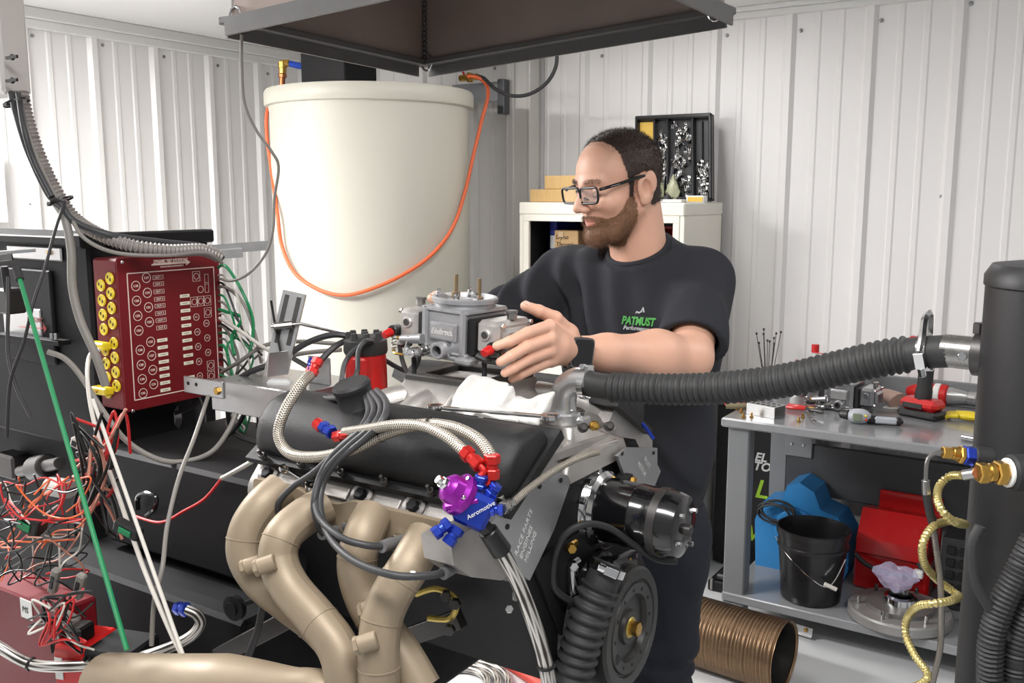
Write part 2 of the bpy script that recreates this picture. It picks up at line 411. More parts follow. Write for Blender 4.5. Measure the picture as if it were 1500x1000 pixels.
# steel post and bracket on the back wall
m_galv = mat('galvanised_steel', S(205, 203, 198), 0.45, 0.1, 0.12, 8, stretch=(1, 1, .2))
xa = P(741, 250, Y=4.08).x; xb = P(776, 250, Y=4.08).x
t = thing('steel_post', 'galvanised steel channel post against the wall right of the tank', 'post', ((xa + xb) / 2, 4.1, 0))
MB().box(xa, xa + .012, 4.08, 4.17, 0, CEIL - .06, .002).build('flange', m_galv, t)
MB().box(xb - .012, xb, 4.08, 4.17, 0, CEIL - .06, .002).build('flange', m_galv, t)
MB().box(xa + .012, xb - .012, 4.095, 4.107, 0, CEIL - .06, .001).build('web', m_galv, t)
MB().box(xa + .012, xa + .045, 4.08, 4.095, 0, CEIL - .06, .002).build('lip', m_galv, t)
a = P(688, 135, Y=4.05); b = P(740, 140, Y=4.05)
t = thing('wall_bracket', 'grey steel bracket bar between the tank and the post', 'bracket', a)
MB().box(a.x - .1, b.x, 4.03, 4.06, a.z - .055, a.z + .04, .003).build('bracket_bar', mat('bracket_steel', S(150, 152, 156), .35, .6), t)
MB().box(b.x - .03, b.x + .01, 4.022, 4.075, a.z - .12, a.z + .05, .003).build('end_plate', mat('dark_zinc', S(90, 92, 95), .4, .6), t)
c = P(693, 113, Y=3.9)
t = thing('hose_fitting', 'brass and steel hose tap beside the tank lid', 'fitting', c)
MB().cyl(c + Vector((-.08, 0, .0)), c + Vector((.03, 0, .0)), .016, n=8).hexn(c + Vector((-.03, 0, 0)), c + Vector((-.01, 0, 0)), .026).build('fitting_body', m_brass, t)
MB().tube([c + Vector((-.05, 0, .01)), c + Vector((-.06, -.02, .05)), c + Vector((0, -.02, .055))], .006, 8).build('lever', m_redp, t)
wire('black_cable', [P(816, 70, d=4.3), P(814, 98, d=4.3), P(800, 122, d=4.3), P(775, 138, d=4.32), P(748, 140, d=4.35), P(725, 130, d=4.4), P(708, 114, d=4.5), P(695, 112, d=4.55)], .0085, m_rub, 'black cable drooping from the hood to the tank top', 'cable')
# ------------------------------------------------------------------ storage cabinet
CX0, CX1, CY0, CY1, CZ = -2.365, -1.549, 3.70, 4.14, 1.675
t = thing('storage_cabinet', 'beige open steel storage cabinet against the back wall', 'cabinet', ((CX0 + CX1) / 2, (CY0 + CY1) / 2, 0))
MB().box(CX0, CX1, CY0, CY1, CZ - .055, CZ, .005).build('cabinet_top', m_beige, t)
MB().box(CX0, CX0 + .022, CY0 + .004, CY1, 0, CZ - .055, .003).build('side_panel', m_beige, t)
MB().box(CX1 - .022, CX1, CY0 + .004, CY1, 0, CZ - .055, .003).build('side_panel', m_beige, t)
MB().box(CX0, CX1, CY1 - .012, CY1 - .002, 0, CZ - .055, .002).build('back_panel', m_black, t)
MB().box(CX0 + .022, CX1 - .022, CY0 + .002, CY0 + .03, CZ - .085, CZ - .055, .002).build('front_rail', m_beige, t)
for x in (CX0 + .022, CX1 - .052): MB().box(x, x + .03, CY0 + .002, CY0 + .02, .0, CZ - .085, .002).build('front_stile', m_beige, t)
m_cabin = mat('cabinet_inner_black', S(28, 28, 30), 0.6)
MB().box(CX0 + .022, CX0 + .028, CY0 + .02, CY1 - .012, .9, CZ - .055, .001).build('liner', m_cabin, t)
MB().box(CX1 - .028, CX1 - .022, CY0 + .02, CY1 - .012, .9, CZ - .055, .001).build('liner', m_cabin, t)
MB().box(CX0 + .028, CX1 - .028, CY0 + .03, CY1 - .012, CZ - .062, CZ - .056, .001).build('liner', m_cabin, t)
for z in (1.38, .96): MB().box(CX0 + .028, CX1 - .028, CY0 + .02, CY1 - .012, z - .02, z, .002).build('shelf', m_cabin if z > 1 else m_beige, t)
for k, (x0, x1) in enumerate(((CX0 + .054, (CX0 + CX1) / 2 - .002), ((CX0 + CX1) / 2 + .002, CX1 - .054))):
    d_ = MB().box(x0, x1, CY0 - .004, CY0 + .014, .05, .935, .003).build('door', m_beige, t)
    xx = x1 - .03 if k == 0 else x0 + .03
    MB().box(xx - .008, xx + .008, CY0 - .022, CY0 - .004, .6, .7, .003).build('handle', m_chrome, d_)
a = P(812, 366, Y=3.80); b = P(847, 338, Y=3.80)
t = thing('cardboard_box', 'small cardboard box with handwriting in the cabinet', 'box', ((a.x + b.x) / 2, 3.85, 1.38))
MB().box(a.x, b.x, 3.80, 3.95, 1.381, b.z, .003).build('carton', m_card, t)
MB().box(a.x + .02, a.x + .05, 3.797, 3.80, b.z - .03, b.z - .004, .001).build('tape', mat('tape', S(200, 170, 130), .4), t)
for i, s_ in enumerate(('Dyno', 'Throttle', 'Parts')):
    text(s_, .03, m_ink, t, face_M((a.x + .008, 3.7985, b.z - .04 - i * .034), (1, 0, 0), (0, 0, 1)), 'handwriting', .0003, .15)
t = thing('binder', 'blue binder standing beside the cardboard box', 'binder', (a.x - .03, 3.9, 1.38))
MB().box(a.x - .05, a.x - .012, 3.84, 4.05, 1.381, 1.62 - .02, .003).build('cover', mat('blue_vinyl', S(35, 45, 140), .4), t)
MB().box(a.x - .045, a.x - .017, 3.838, 3.86, 1.46, 1.52, .001).build('spine_label', m_white, t)
c = P(985, 336, Y=3.85)
t = thing('parts_bin', 'red plastic parts bin at the right end of the cabinet', 'bin', (c.x, 3.85, 1.38))
MB().box(c.x - .1, c.x + .03, 3.78, 3.80, 1.381, c.z - .03, .003).build('bin_front', m_redp, t)
MB().box(c.x - .1, c.x + .03, 3.80, 4.0, 1.381, 1.39, .003).box(c.x - .1, c.x - .09, 3.80, 4.0, 1.39, c.z, .003).box(c.x + .02, c.x + .03, 3.8, 4.0, 1.39, c.z, .003).box(c.x - .1, c.x + .03, 3.99, 4.0, 1.39, c.z + .01, .003).build('bin_body', m_redp, t)
# boards on the cabinet
a = P(776, 294, Y=3.78); b = P(850, 277, Y=3.78); c = P(799, 258, Y=3.80); d_ = P(852, 258, Y=3.8)
m_wood2 = mat('pine_wood_b', S(204, 168, 112), .65, 0, .12, 12, stretch=(14, 1, 1))
o = MB().box(a.x, b.x + .10, 3.78, 3.88, CZ + .0005, b.z, .003).build('wooden_board', m_wood2); tag(o, 'longer tan wooden board lying on top of the cabinet', 'board')
o = MB().box(c.x, d_.x + .08, 3.79, 3.87, b.z + .0005, c.z + .002, .003).build('wooden_board', m_wood2); tag(o, 'shorter tan wooden board stacked on the longer one', 'board')
# ------------------------------------------------------------------ clamp tray leaning on the wall
TY0, TY1 = 4.02, 4.115
def tp(px, py, off=0.0):
    # tray plane leans back: z from cabinet top to about 2.07
    p = P(px, py, Y=4.06)
    f_ = max(0, min(1, (p.z - CZ) / .40)); y = TY0 + (TY1 - TY0) * f_ - off
    return P(px, py, Y=y)
m_tray = mat('black_abs', S(38, 38, 40), 0.3, 0, 0.1)
bl = tp(933, 293); br = tp(1046, 294); tr_ = tp(1048, 167); tl = tp(932, 180)
t = thing('organiser_tray', 'black compartment tray of hose clamps leaning on the wall', 'tray', (bl + br) / 2)
e1 = (br - bl).normalized(); e2 = (tp(990, 174) - tp(990, 290)).normalized(); nn = e1.cross(e2).normalized()
if nn.y > 0: nn = -nn
wdt = (br - bl).length; hgt = (tr_ - br).length
def TQ(u, v, w): return bl + e1 * u + e2 * v + nn * w
def tbox(u0, u1, v0, v1, w0, w1, b=.002):
    mb = MB().box(u0, u1, v0, v1, w0, w1, b); M = Matrix((e1, e2, nn)).transposed().to_4x4(); M.translation = bl; return mb.xf(M)
tbox(0, wdt, 0, hgt, -.006, 0).build('tray_floor', m_tray, t)
ux = lambda px: (tp(px, 230) - tp(933, 230)).length
tbox(ux(1040), wdt, 0, hgt, 0, .03, .005).build('tray_rim', m_tray, t)
tbox(0, wdt, hgt - .02, hgt, 0, .03, .005).build('tray_rim', m_tray, t)
tbox(0, wdt, 0, .012, 0, .03, .005).build('tray_rim', m_tray, t)
tbox(0, .012, 0, hgt, 0, .03, .005).build('tray_rim', m_tray, t)
for px in (961, 980, 1017): tbox(ux(px) - .006, ux(px) + .006, .012, hgt - .02, 0, .028, .004).build('divider', m_tray, t)
for px in (1029,): tbox(ux(px) - .003, ux(px) + .003, hgt * .4, hgt - .03, 0, .012, .002).build('divider', m_tray, t)
m_ylab = mat('yellow_label', S(214, 176, 76), .6, 0, .08)
o = tbox(.014, ux(960) - .008, hgt * .62, hgt - .024, .001, .004).build('label_card', m_ylab, t); o['label'] = 'yellow printed card'
def hclamp():
    mb = MB(); R = .016
    for k in range(2):
        ring = [Vector((R * math.cos(a), .004 * (2 * k - 1), R * math.sin(a))) for a in np.linspace(-.6 * PI, .6 * PI, 9)]
        mb.tube(ring, .0016, 4)
    mb.box(R - .005, R + .007, -.0065, .0065, -.013, .013, .002); mb.cyl((R + .002, 0, .012), (R + .002, 0, .019), .0045, n=6)
    return mb
hc = hclamp().build('hose_clamp', m_chrome, origin=(0, 0, 0)); tag(hc, 'small bright steel hose clamp piled in the black tray', 'hose clamp', 'hose clamps in the black tray')
rnd = random.Random(3); k = 0
for (x0, x1, y0, y1, n) in ((964, 976, 192, 268, 20), (985, 1014, 182, 288, 34), (1021, 1038, 236, 288, 22)):
    for i in range(n):
        px = rnd.uniform(x0 + 2, x1 - 2); py = y0 + (y1 - y0) * (i + rnd.random()) / n
        q = tp(px, py, .014); rt = (rnd.uniform(-.5, .5), rnd.uniform(-.9, -.3) + (PI if rnd.random() < .3 else 0) + PI / 2, rnd.uniform(-1.2, -.4))
        if k == 0: hc.location = q; hc.rotation_euler = rt
        else: clone(hc, q, rt)
        k += 1
m_bag = mat('greenish_film', S(178, 180, 150), .25, 0, .15, 60, alpha=.85)
for i, (px, py, w) in enumerate(((965, 276, .035), (986, 272, .04))):
    q = tp(px, py, .035); mb = MB().sphere((0, 0, 0), 1, 14, (w * .8, .016, .055))
    for j, v in enumerate(mb.v): mb.v[j] = v * (1 + .18 * math.sin(v.x * 300 + v.z * 140)); mb.v[j].x *= 1 - .5 * max(0, v.z / .055)
    q.z = CZ + .062; mb.xf(Matrix.Translation(q)); o = mb.build('parts_bag', m_bag)
    tag(o, ('crumpled clear parts bag beside the man\'s ear', 'pointed clear parts bag standing before the clamp tray')[i], 'bag')
a = P(962, 294, Y=3.93); b = P(1005, 286, Y=3.93)
o = MB().box(a.x, b.x, 3.88, 3.96, CZ + .0005, CZ + .014, .002).build('parts_packet', m_white); tag(o, 'flat white packet lying on the cabinet top', 'packet')
a = P(1005, 294, Y=3.92); b = P(1031, 286, Y=3.92)
t = thing('label_box', 'small white box with a yellow label on the cabinet', 'box', ((a.x + b.x) / 2, 3.94, CZ))
MB().box(a.x, b.x, 3.92, 3.965, CZ + .0005, CZ + .03, .002).build('carton', m_white, t)
MB().box(a.x + .008, b.x - .004, 3.918, 3.92, CZ + .004, CZ + .024, .0005).build('label_card', m_ylab, t)
q = tp(979, 262, .05)
o = MB().cyl((q.x, q.y - .01, CZ + .001), (q.x, q.y + .05, CZ + .16), .009, n=10).cyl((q.x, q.y - .012, CZ + .0), (q.x, q.y - .008, CZ + .03), .012, n=10).build('marker_pen', mat('grey_pen', S(70, 70, 74), .4)); tag(o, 'grey marker pen standing upright before the clamp tray', 'pen')
# ------------------------------------------------------------------ workbench
BX0, BX1, BY0, BY1, BZ = -1.255, .50, 3.41, 4.13, .86
m_bench = mat('bench_grey', S(132, 133, 135), 0.2, 0.0, 0.04, 5, coat=.4)
m_benchl = mat('bench_leg_grey', S(116, 118, 120), 0.42, 0.0, 0.05, 5)
t = thing('workbench', 'grey steel workbench with a lower shelf against the back wall', 'workbench', ((BX0 + BX1) / 2, 3.77, 0))
MB().box(BX0, BX1, BY0, BY1, BZ - .036, BZ, .006).build('bench_top', m_bench, t)
MB().box(BX0, BX1, BY1 - .025, BY1 + .0, BZ, BZ + .10, .004).build('backstop', m_benchl, t)
MB().box(BX0 + .02, BX1 - .02, BY0 + .02, 4.02, .115, .15, .004).build('shelf', m_bench, t)
for x in (BX0 + .02, BX1 - .1):
    MB().box(x, x + .085, BY0 + .03, BY0 + .10, 0, BZ - .036, .005).build('leg', m_benchl, t)
    MB().box(x, x + .075, 3.98, 4.05, 0, BZ - .036, .005).build('leg', m_benchl, t)
ap = MB().box(BX0 + .10, BX1 - .05, 3.955, 3.98, .44, .66, .004).build('apron', mat('bench_apron_grey', S(60, 61, 63), .5), t)
MB().box(BX0 + .095, BX0 + .21, 3.945, 3.956, .60, .80, .003).build('gusset', m_benchl, t)
for dx in (.125, .175):
    for z in (.655, .71): MB().sphere((BX0 + dx, 3.944, z), .008, 8, (1, .5, 1)).build('bolt', m_chrome, ap)
def bz(px, py, z=BZ): return P(px, py, Z=z)
# perforated block
a = bz(1093, 606); b = bz(1134, 613)
t = thing('perforated_tray', 'small bright aluminium channel with two rows of holes', 'tray', a)
Rm = Matrix.Translation(a) @ Matrix.Rotation(-.25, 4, 'Z')
MB().box(0, .125, 0, .004, 0, .042, .001).box(0, .125, .075, .079, 0, .042, .001).box(0, .125, 0, .079, .042, .045, .001).xf(Rm).build('channel', m_aluS, t)
for i in range(5):
    for j in range(2): MB().cyl((.016 + i * .023, .02 + j * .038, .0445), (.016 + i * .023, .02 + j * .038, .0458), .0075, n=12).xf(Rm).build('hole', m_ink, t)
# pliers and wrench
a = bz(1152, 598); b = bz(1186, 607)
t = thing('pliers', 'red handled pliers lying beside the perforated channel', 'pliers', a)
for s_ in (-1, 1):
    MB().tube(cr([a + Vector((0, s_ * .018, .01)), a + Vector((.04, s_ * .02 - .005, .012)), a + Vector((.08, s_ * .008 - .012, .012))], 5), .007, 8).build('handle', m_redp, t)
    MB().tube([a + Vector((.08, s_ * .008 - .012, .012)), a + Vector((.11, -s_ * .006 - .016, .01)), a + Vector((.15, -s_ * .003 - .02, .008))], .006, 6).build('jaw', m_dsteel, t)
def wrench(p0, p1, w, m, label, z=None, box_end=True):
    p0 = Vector(p0); p1 = Vector(p1); t = thing('wrench', label, 'wrench', (p0 + p1) / 2); d = (p1 - p0).normalized(); L = (p1 - p0).length
    up = Vector((0, 0, 1)); up = (up - d * up.dot(d)).normalized(); x = d.cross(up)
    M = Matrix((d, -x, up)).transposed().to_4x4(); M.translation = p0
    MB().box(w * .9, L - w * .9, -w * .32, w * .32, -w * .16, w * .16, w * .1).xf(M).build('shank', m, t)
    # open jaw
    outer = [(w * .95 * math.cos(a), w * .95 * math.sin(a)) for a in np.linspace(.6, 2 * PI - .6, 18)]
    inner = [(w * .42, -w * .42), (-w * .25, -w * .42), (-w * .45, 0), (-w * .25, w * .42), (w * .42, w * .42)]
    poly = [(x_, y_) for x_, y_ in outer] + inner
    MB().prism([(L - x_ * -1 * 1 if False else L + x_, y_) for x_, y_ in poly], -w * .2, w * .2, M).build('open_jaw', m, t)
    if box_end: MB().lathe([(w * .45, -w * .25), (w * .8, -w * .25), (w * .88, 0), (w * .8, w * .25), (w * .45, w * .25), (w * .45, -w * .25)], (0, 0, 0), (0, 0, 1), 18).xf(M).build('ring_end', m, t)
    return t
wrench(bz(1182, 604) + Vector((0, 0, .008)), bz(1192, 619) + Vector((0, 0, .008)), .011, m_steel, 'small combination wrench lying in front of the spare carburettor')
# infrared thermometer
a = bz(1245, 619); b = bz(1312, 624)
t = thing('infrared_thermometer', 'grey and black infrared thermometer lying on the bench', 'thermometer', (a + b) / 2)
d = (b - a); d.z = 0; d.normalize(); x = Vector((-d.y, d.x, 0)); M = Matrix((d, x, Vector((0, 0, 1)))).transposed().to_4x4(); M.translation = a
m_tg = mat('thermo_grey', S(168, 172, 178), .35)
MB().box(.05, .185, -.018, .018, .002, .034, .012).xf(M).build('handle', m_zip, t)
MB().box(.085, .165, -.0205, .0, .008, .034, .006).xf(M).build('handle_inlay', m_tg, t)
MB().sphere((0.03, 0, .028), .04, 16, (1.15, .75, .72)).xf(M).build('head_shell', m_tg, t)
MB().cyl((-.005, .0, .03), (-.035, .012, .03), .02, .016, 12).xf(M).build('nozzle', m_zip, t)
MB().box(.008, .040, -.034, -.024, .014, .044, .003).xf(M).build('display', mat('lcd', S(120, 130, 110), .3), t)
MB().sphere((.056, -.028, .022), .005, 8).xf(M).build('button', m_redp, t)
MB().sphere((.054, -.027, .036), .005, 8).xf(M).build('button', m_yel, t)
# cordless driver
a = bz(1350, 611)
t = thing('cordless_driver', 'red and black cordless driver standing on its battery', 'driver', a)
M = Matrix.Translation(a) @ Matrix.Rotation(-.35, 4, 'Z') @ Matrix.Scale(1.15, 4)
MB().box(-.07, .07, -.04, .04, .001, .028, .008).xf(M).build('battery_base', m_zip, t)
MB().box(-.066, .066, -.038, .038, .028, .066, .014).xf(M).build('battery', m_redp, t)
MB().box(-.05, .02, -.0395, -.036, .034, .052, .002).xf(M).build('battery_label', m_zip, t)
MB().tube(cr([Vector((.0, 0, .06)), Vector((.004, 0, .12)), Vector((.006, 0, .20))], 5), [.027] * 4 + [.024] * 4 + [.026] * 3, 12).xf(M).build('grip', m_rubg, t)
MB().cyl((-.06, 0, .235), (.085, 0, .235), .036, .032, 16, .008).box(-.03, .03, -.03, .03, .18, .23, .008).xf(M).build('motor_housing', m_redp, t)
MB().cyl((-.06, 0, .235), (-.1, 0, .235), .026, .014, 14).xf(M).build('chuck', m_zip, t)
MB().box(-.03, -.018, -.008, .008, .17, .2, .004).xf(M).build('trigger', m_zip, t)
# air grinder
a = bz(1325, 590); b = bz(1448, 604)
t = thing('power_drill', 'red corded drill with a silver nose lying at the back of the bench', 'drill', (a + b) / 2)
p0 = a + Vector((0, .06, .045)); p1 = p0 + Vector((.34, -.05, .0)); d = (p1 - p0).normalized()
MB().cyl(p0, p0 + d * .06, .03, .042, 14).cyl(p0 + d * .06, p0 + d * .16, .045, .042, 16).build('motor_housing', m_redp, t)
MB().cyl(p0 + d * .105, p0 + d * .135, .0455, n=16).build('rating_label', m_white, t)
MB().tube(cr([p0 + d * .03 + Vector((0, 0, -.02)), p0 + Vector((-.01, .05, -.02)), p0 + Vector((-.04, .1, -.025))], 5), .022, 10).build('handle', m_redp, t)
MB().cyl(p0 + d * .16, p0 + d * .235, .038, .026, 16).cyl(p0 + d * .235, p0 + d * .27, .028, n=14).build('gear_case', m_aluS, t)
MB().cyl(p0 + d * .27, p0 + d * .33, .023, .021, 14).build('chuck', m_dsteel, t)
wire('power_lead', [p0 + Vector((-.05, .1, -.02)), p0 + Vector((-.12, .06, -.03)), p0 + Vector((-.15, -.01, -.036)), p0 + Vector((-.09, -.03, -.038)), p0 + Vector((-.1, .06, -.02))], .0055, m_rub, parent=t)
# glove, socket, rag
a = bz(1397, 612); b = bz(1446, 622)
mb = MB().sphere((0, 0, 0), .05, 16, (1.15, .62, .36)); c = (a + b) / 2
for j, v in enumerate(mb.v): mb.v[j] = v * (1 + .1 * math.sin(v.x * 130) * math.cos(v.y * 110))
t = thing('work_glove', 'yellow work glove lying behind the chrome socket', 'glove', c)
mb.xf(Matrix.Translation(c + Vector((-.01, 0, .021))) @ Matrix.Rotation(-.2, 4, 'Z')).build('palm', m_yel, t)
for i in range(4): MB().tube(cr([c + Vector((-.04, .02 - i * .014, .02)), c + Vector((-.07, .022 - i * .016, .018)), c + Vector((-.085, .02 - i * .016, .01))], 4), [.010] * 8 + [.006], 8).build('finger', m_yel, t)
MB().tube([c + Vector((.035, -.005, .02)), c + Vector((.075, -.015, .02))], [.026, .03], 12).build('cuff', mat('cream_cuff', S(226, 214, 170), .8), t)
a = bz(1409, 645); b = bz(1440, 651)
t = thing('deep_socket', 'chrome deep socket lying near the bench front edge', 'socket', a)
up = Vector((0, 0, .013)); MB().cyl(a + up, a + up + (b - a) * .75, .0125, n=16).cyl(a + up + (b - a) * .75, b + up + (b - a) * .15, .010, n=16).build('socket_body', m_chrome, t)
MB().cyl(a + up - (b - a) * .004, a + up + (b - a) * .03, .008, n=6).build('socket_mouth', m_ink, t)
a = bz(1307, 597)
mb = MB().lathe([(.045, 0), (.042, .03), (.034, .07), (.02, .1), (.004, .11)], (0, 0, 0), (-.8, .5, .28), 18)
for j, v in enumerate(mb.v): mb.v[j] = Vector((v.x, v.y, max(v.z * .7, -.03)))
m_rag = mat('stained_cloth', S(188, 160, 146), .85, 0, .25, 30)
t = thing('shop_towel', 'stained cloth rolled up beside the red driver', 'cloth', a); mb.xf(Matrix.Translation(a + Vector((.02, .0, .032)))).build('towel', m_rag, t)
MB().box(a.x - .03, a.x + .075, a.y - .035, a.y + .01, BZ + .0005, BZ + .005, .001).build('paper_edge', m_white, t)
# zip ties, bottles
c = bz(1124, 572)
t = thing('cable_tie_bundle', 'bundle of upright black cable ties in a cup', 'cable ties', c)
MB().lathe([(.026, 0), (.03, .09), (.026, .09), (.024, .004)], c, n=16).build('cup', m_zip, t)
for i in range(10):
    a_ = i * 2.4; lean = .02 + .045 * ((i * 37) % 10) / 10
    p0 = c + Vector((.01 * math.cos(a_), .01 * math.sin(a_), .01)); p1 = c + Vector((lean * math.cos(a_), lean * math.sin(a_), .235 + .03 * math.sin(i * 1.7)))
    MB().bar(p0, p1, .004, .002).cbox(p1, (.007, .007, .009)).build('cable_tie', m_zip, t)
m_clear = mat('clear_plastic', S(225, 228, 228), .15, 0, .03, alpha=.45)
c = Vector((P(1193, 540, Y=4.02).x, 4.02, BZ))
t = thing('squeeze_bottle', 'clear bottle with a square red cap behind the spare carburettor', 'bottle', c)
MB().lathe([(.028, 0), (.03, .01), (.03, .10), (.014, .14), (.013, .185)], c, n=16).build('bottle_body', m_clear, t)
MB().cyl(c + Vector((0, 0, .185)), c + Vector((0, 0, .22)), .0165, n=12).build('cap', m_redp, t)
c = Vector((P(1219, 540, Y=4.0).x + .05, 3.97, BZ))
t = thing('spray_can', 'white spray can with a thin straw above the hose', 'can', c)
MB().lathe([(.03, 0), (.032, .006), (.032, .14), (.027, .155), (.022, .165), (.02, .17)], c, n=18).build('can_body', mat('can_white', S(220, 220, 216), .3), t)
MB().cyl(c + Vector((0, 0, .17)), c + Vector((0, 0, .195)), .008, n=10).build('nozzle', m_white, t)
MB().tube([c + Vector((.01, -.008, .188)), c + Vector((-.13, .02, .19))], .0022, 6).build('straw', m_redp, t)
c = Vector((P(1166, 540, Y=3.95).x, 3.95, BZ))
t = thing('glue_bottle', 'small bottle with a pointed red nozzle near the cable ties', 'bottle', c)
MB().lathe([(.02, 0), (.021, .09), (.012, .105)], c, n=14).build('bottle_body', m_white, t)
MB().lathe([(.011, .105), (.009, .12), (.003, .16)], c, n=12).build('nozzle', m_redp, t)
MB().tube([c + Vector((-.03, 0, .14)), c + Vector((.02, 0, .10))], .004, 6).build('pick', m_redp, t)
# red packets behind the carburettor
for i, (px, py, w, h, lab) in enumerate(((1180, 580, .10, .07, 'glossy red pouch behind the left bowl of the spare carburettor'), (1246, 575, .2, .06, 'long red tool roll lying along the back of the bench'))):
    c = bz(px, py); mb = MB().sphere((0, 0, 0), 1, 14, (w * .5, .035, h * .5))
    for j, v in enumerate(mb.v): mb.v[j] = v + Vector((0, 0, .006 * math.sin(v.x * 120)))
    o = mb.xf(Matrix.Translation(c + Vector((0, .03, h * .5 + .004)))).build('red_pouch', m_redp); tag(o, lab, 'pouch')
c = bz(1063, 600)
t = thing('screwdriver', 'screwdriver with an olive handle at the left end of the bench', 'screwdriver', c)
MB().tube(cr([c + Vector((0, 0, .016)), c + Vector((.05, .02, .018)), c + Vector((.10, .045, .016))], 4), .012, 10).build('handle', mat('olive_handle', S(120, 112, 84), .5), t)
MB().tube([c + Vector((.10, .045, .016)), c + Vector((.2, .09, .006))], .004, 8).build('blade', m_steel, t)
o = MB().box(c.x - .03, c.x + .05, c.y + .06, c.y + .1, BZ + .0005, BZ + .02, .006).build('red_plastic_piece', m_redp); tag(o, 'flat red plastic piece beside the olive screwdriver', 'plastic piece')
b0 = MB().hexn((0, 0, 0), (0, 0, .006), .008).cyl((0, 0, .006), (0, 0, .02), .004, n=8).build('loose_bolt', m_brass, origin=(0, 0, 0))
tag(b0, 'tiny loose bolt scattered at the left end of the bench', 'bolt', 'loose bolts on the bench')
for i, (px, py) in enumerate(((1086, 605), (1089, 612), (1176, 612), (1101, 611), (1080, 600), (1170, 618))):
    q = bz(px, py); (setattr(b0, 'location', q) if i == 0 else clone(b0, q))
# ------------------------------------------------------------------ under the bench
SZ = .15
m_pit = mat('black_carton', S(20, 20, 22), .4)
m_lime = mat('lime_print', S(160, 205, 50), .5)
XL = P(1135, 720, Y=4.06).x
t = thing('product_carton', 'black carton with lime and white lettering behind the bench leg', 'carton', (XL - .15, 4.1, 0))
MB().box(XL - .28, XL, 4.06, 4.155, .01, .80, .003).build('carton', m_pit, t)
def ctext(s_, px, py, size, m, xs=1.0):
    p = P(px, py, Y=4.058); text(s_, size, m, t, face_M(p, (1, 0, 0), (0, 0, 1)), 'lettering', .0006, .25, .0015, 'LEFT', xs)
ctext('EL', 1105, 674, .055, m_white); ctext('TOR', 1103, 687, .055, m_white)
ctext('LT', 1104, 727, .12, m_lime, 1.05); ctext('RE', 1104, 762, .12, m_lime); ctext('VE', 1092, 789, .10, m_lime)
# bucket
c = P(1183, 884, Z=SZ); c.y += .07; c.x -= .01
t = thing('bucket', 'black plastic bucket with a wire handle on the bench shelf', 'bucket', c)
MB().lathe([(.105, .001), (.112, .006), (.128, .21), (.134, .212), (.134, .225), (.130, .228), (.131, .26), (.137, .262), (.139, .285), (.132, .288), (.126, .26), (.105, .02)], c, n=40).build('bucket_body', mat('bucket_black', S(26, 26, 28), .3), t)
hp = [c + Vector((-.137, -.03, .23)), c + Vector((-.06, -.125, .20)), c + Vector((.03, -.145, .14)), c + Vector((.10, -.12, .11)), c + Vector((.137, -.05, .2))]
MB().tube(cr(hp, 8), .0022, 6).build('bail', m_chrome, t)
MB().cyl(hp[2] * .25 + hp[3] * .75, hp[3] + (hp[3] - hp[2]) * .35, .008, n=10).build('grip', m_wht_w, t)
# blue blower
m_bl = mat('blue_roto_plastic', S(44, 120, 178), .4, 0, .06)
c = Vector((P(1185, 760, Y=3.87).x, 3.87, SZ))
t = thing('air_mover', 'blue plastic air mover fan behind the black bucket', 'blower', c)
prof = [(-.19, 0), (.17, 0), (.19, .06), (.185, .2), (.14, .27), (.07, .29), (.04, .36), (-.02, .39), (-.07, .37), (-.09, .30), (-.17, .28), (-.20, .20)]
Mx = face_M(c + Vector((0, .075, 0)), (1, 0, 0), (0, 0, 1))
MB().prism(prof, 0, .17, Mx).build('housing', m_bl, t, 30)
MB().cyl(c + Vector((-.02, -.118, .19)), c + Vector((-.02, -.093, .19)), .09, n=24).build('inlet_ring', m_bl, t)
MB().cyl(c + Vector((-.02, -.121, .19)), c + Vector((-.02, -.118, .19)), .07, n=24).build('grille', m_black, t)
cc = c + Vector((-.1, -.125, .26))
wire('mains_lead', [cc + Vector((.07 * math.cos(a) + .012 * math.sin(a * .37), -.01 + .006 * math.sin(a * 1.3), .04 * math.sin(a) + .01 * math.cos(a * .31))) for a in np.linspace(0, 8 * PI, 50)], .005, m_rub, parent=t, k=3)
# red box
c = Vector((P(1298, 800, Y=3.75).x + .02, 3.84, SZ))
t = thing('tool_case', 'red sheet metal machine with black cord beside the bucket', 'machine', c)
Mx = face_M(c + Vector((-.13, 0, 0)), (0, 1, 0), (0, 0, 1))
MB().box(c.x - .14, c.x + .14, c.y - .08, c.y + .085, SZ + .001, SZ + .16, .01).build('lower_body', mat('red_gloss', S(168, 18, 20), .25, 0, .05, coat=.3), t)
MB().prism([(-.1, .16), (.085, .16), (.085, .30), (-.02, .32), (-.1, .22)], 0, .26, face_M(c + Vector((-.13, 0, 0)) + Vector((0, 0, 0)), (0, 1, 0), (0, 0, 1))).build('sloping_front', MATS['red_gloss'], t)
MB().box(c.x - .09, c.x + .15, c.y + .087, c.y + .105, SZ + .001, SZ + .37, .004).build('back_panel', MATS['red_gloss'], t)
wire('mains_lead', [c + Vector((-.13, -.105, .15)), c + Vector((-.08, -.12, .12)), c + Vector((0, -.12, .105)), c + Vector((.08, -.118, .11)), c + Vector((.12, -.11, .13)), c + Vector((.1, -.1, .16))], .009, m_rub, parent=t)
MB().box(c.x + .09, c.x + .125, c.y - .135, c.y - .105, SZ + .11, SZ + .14, .004).build('plug', m_white, t)
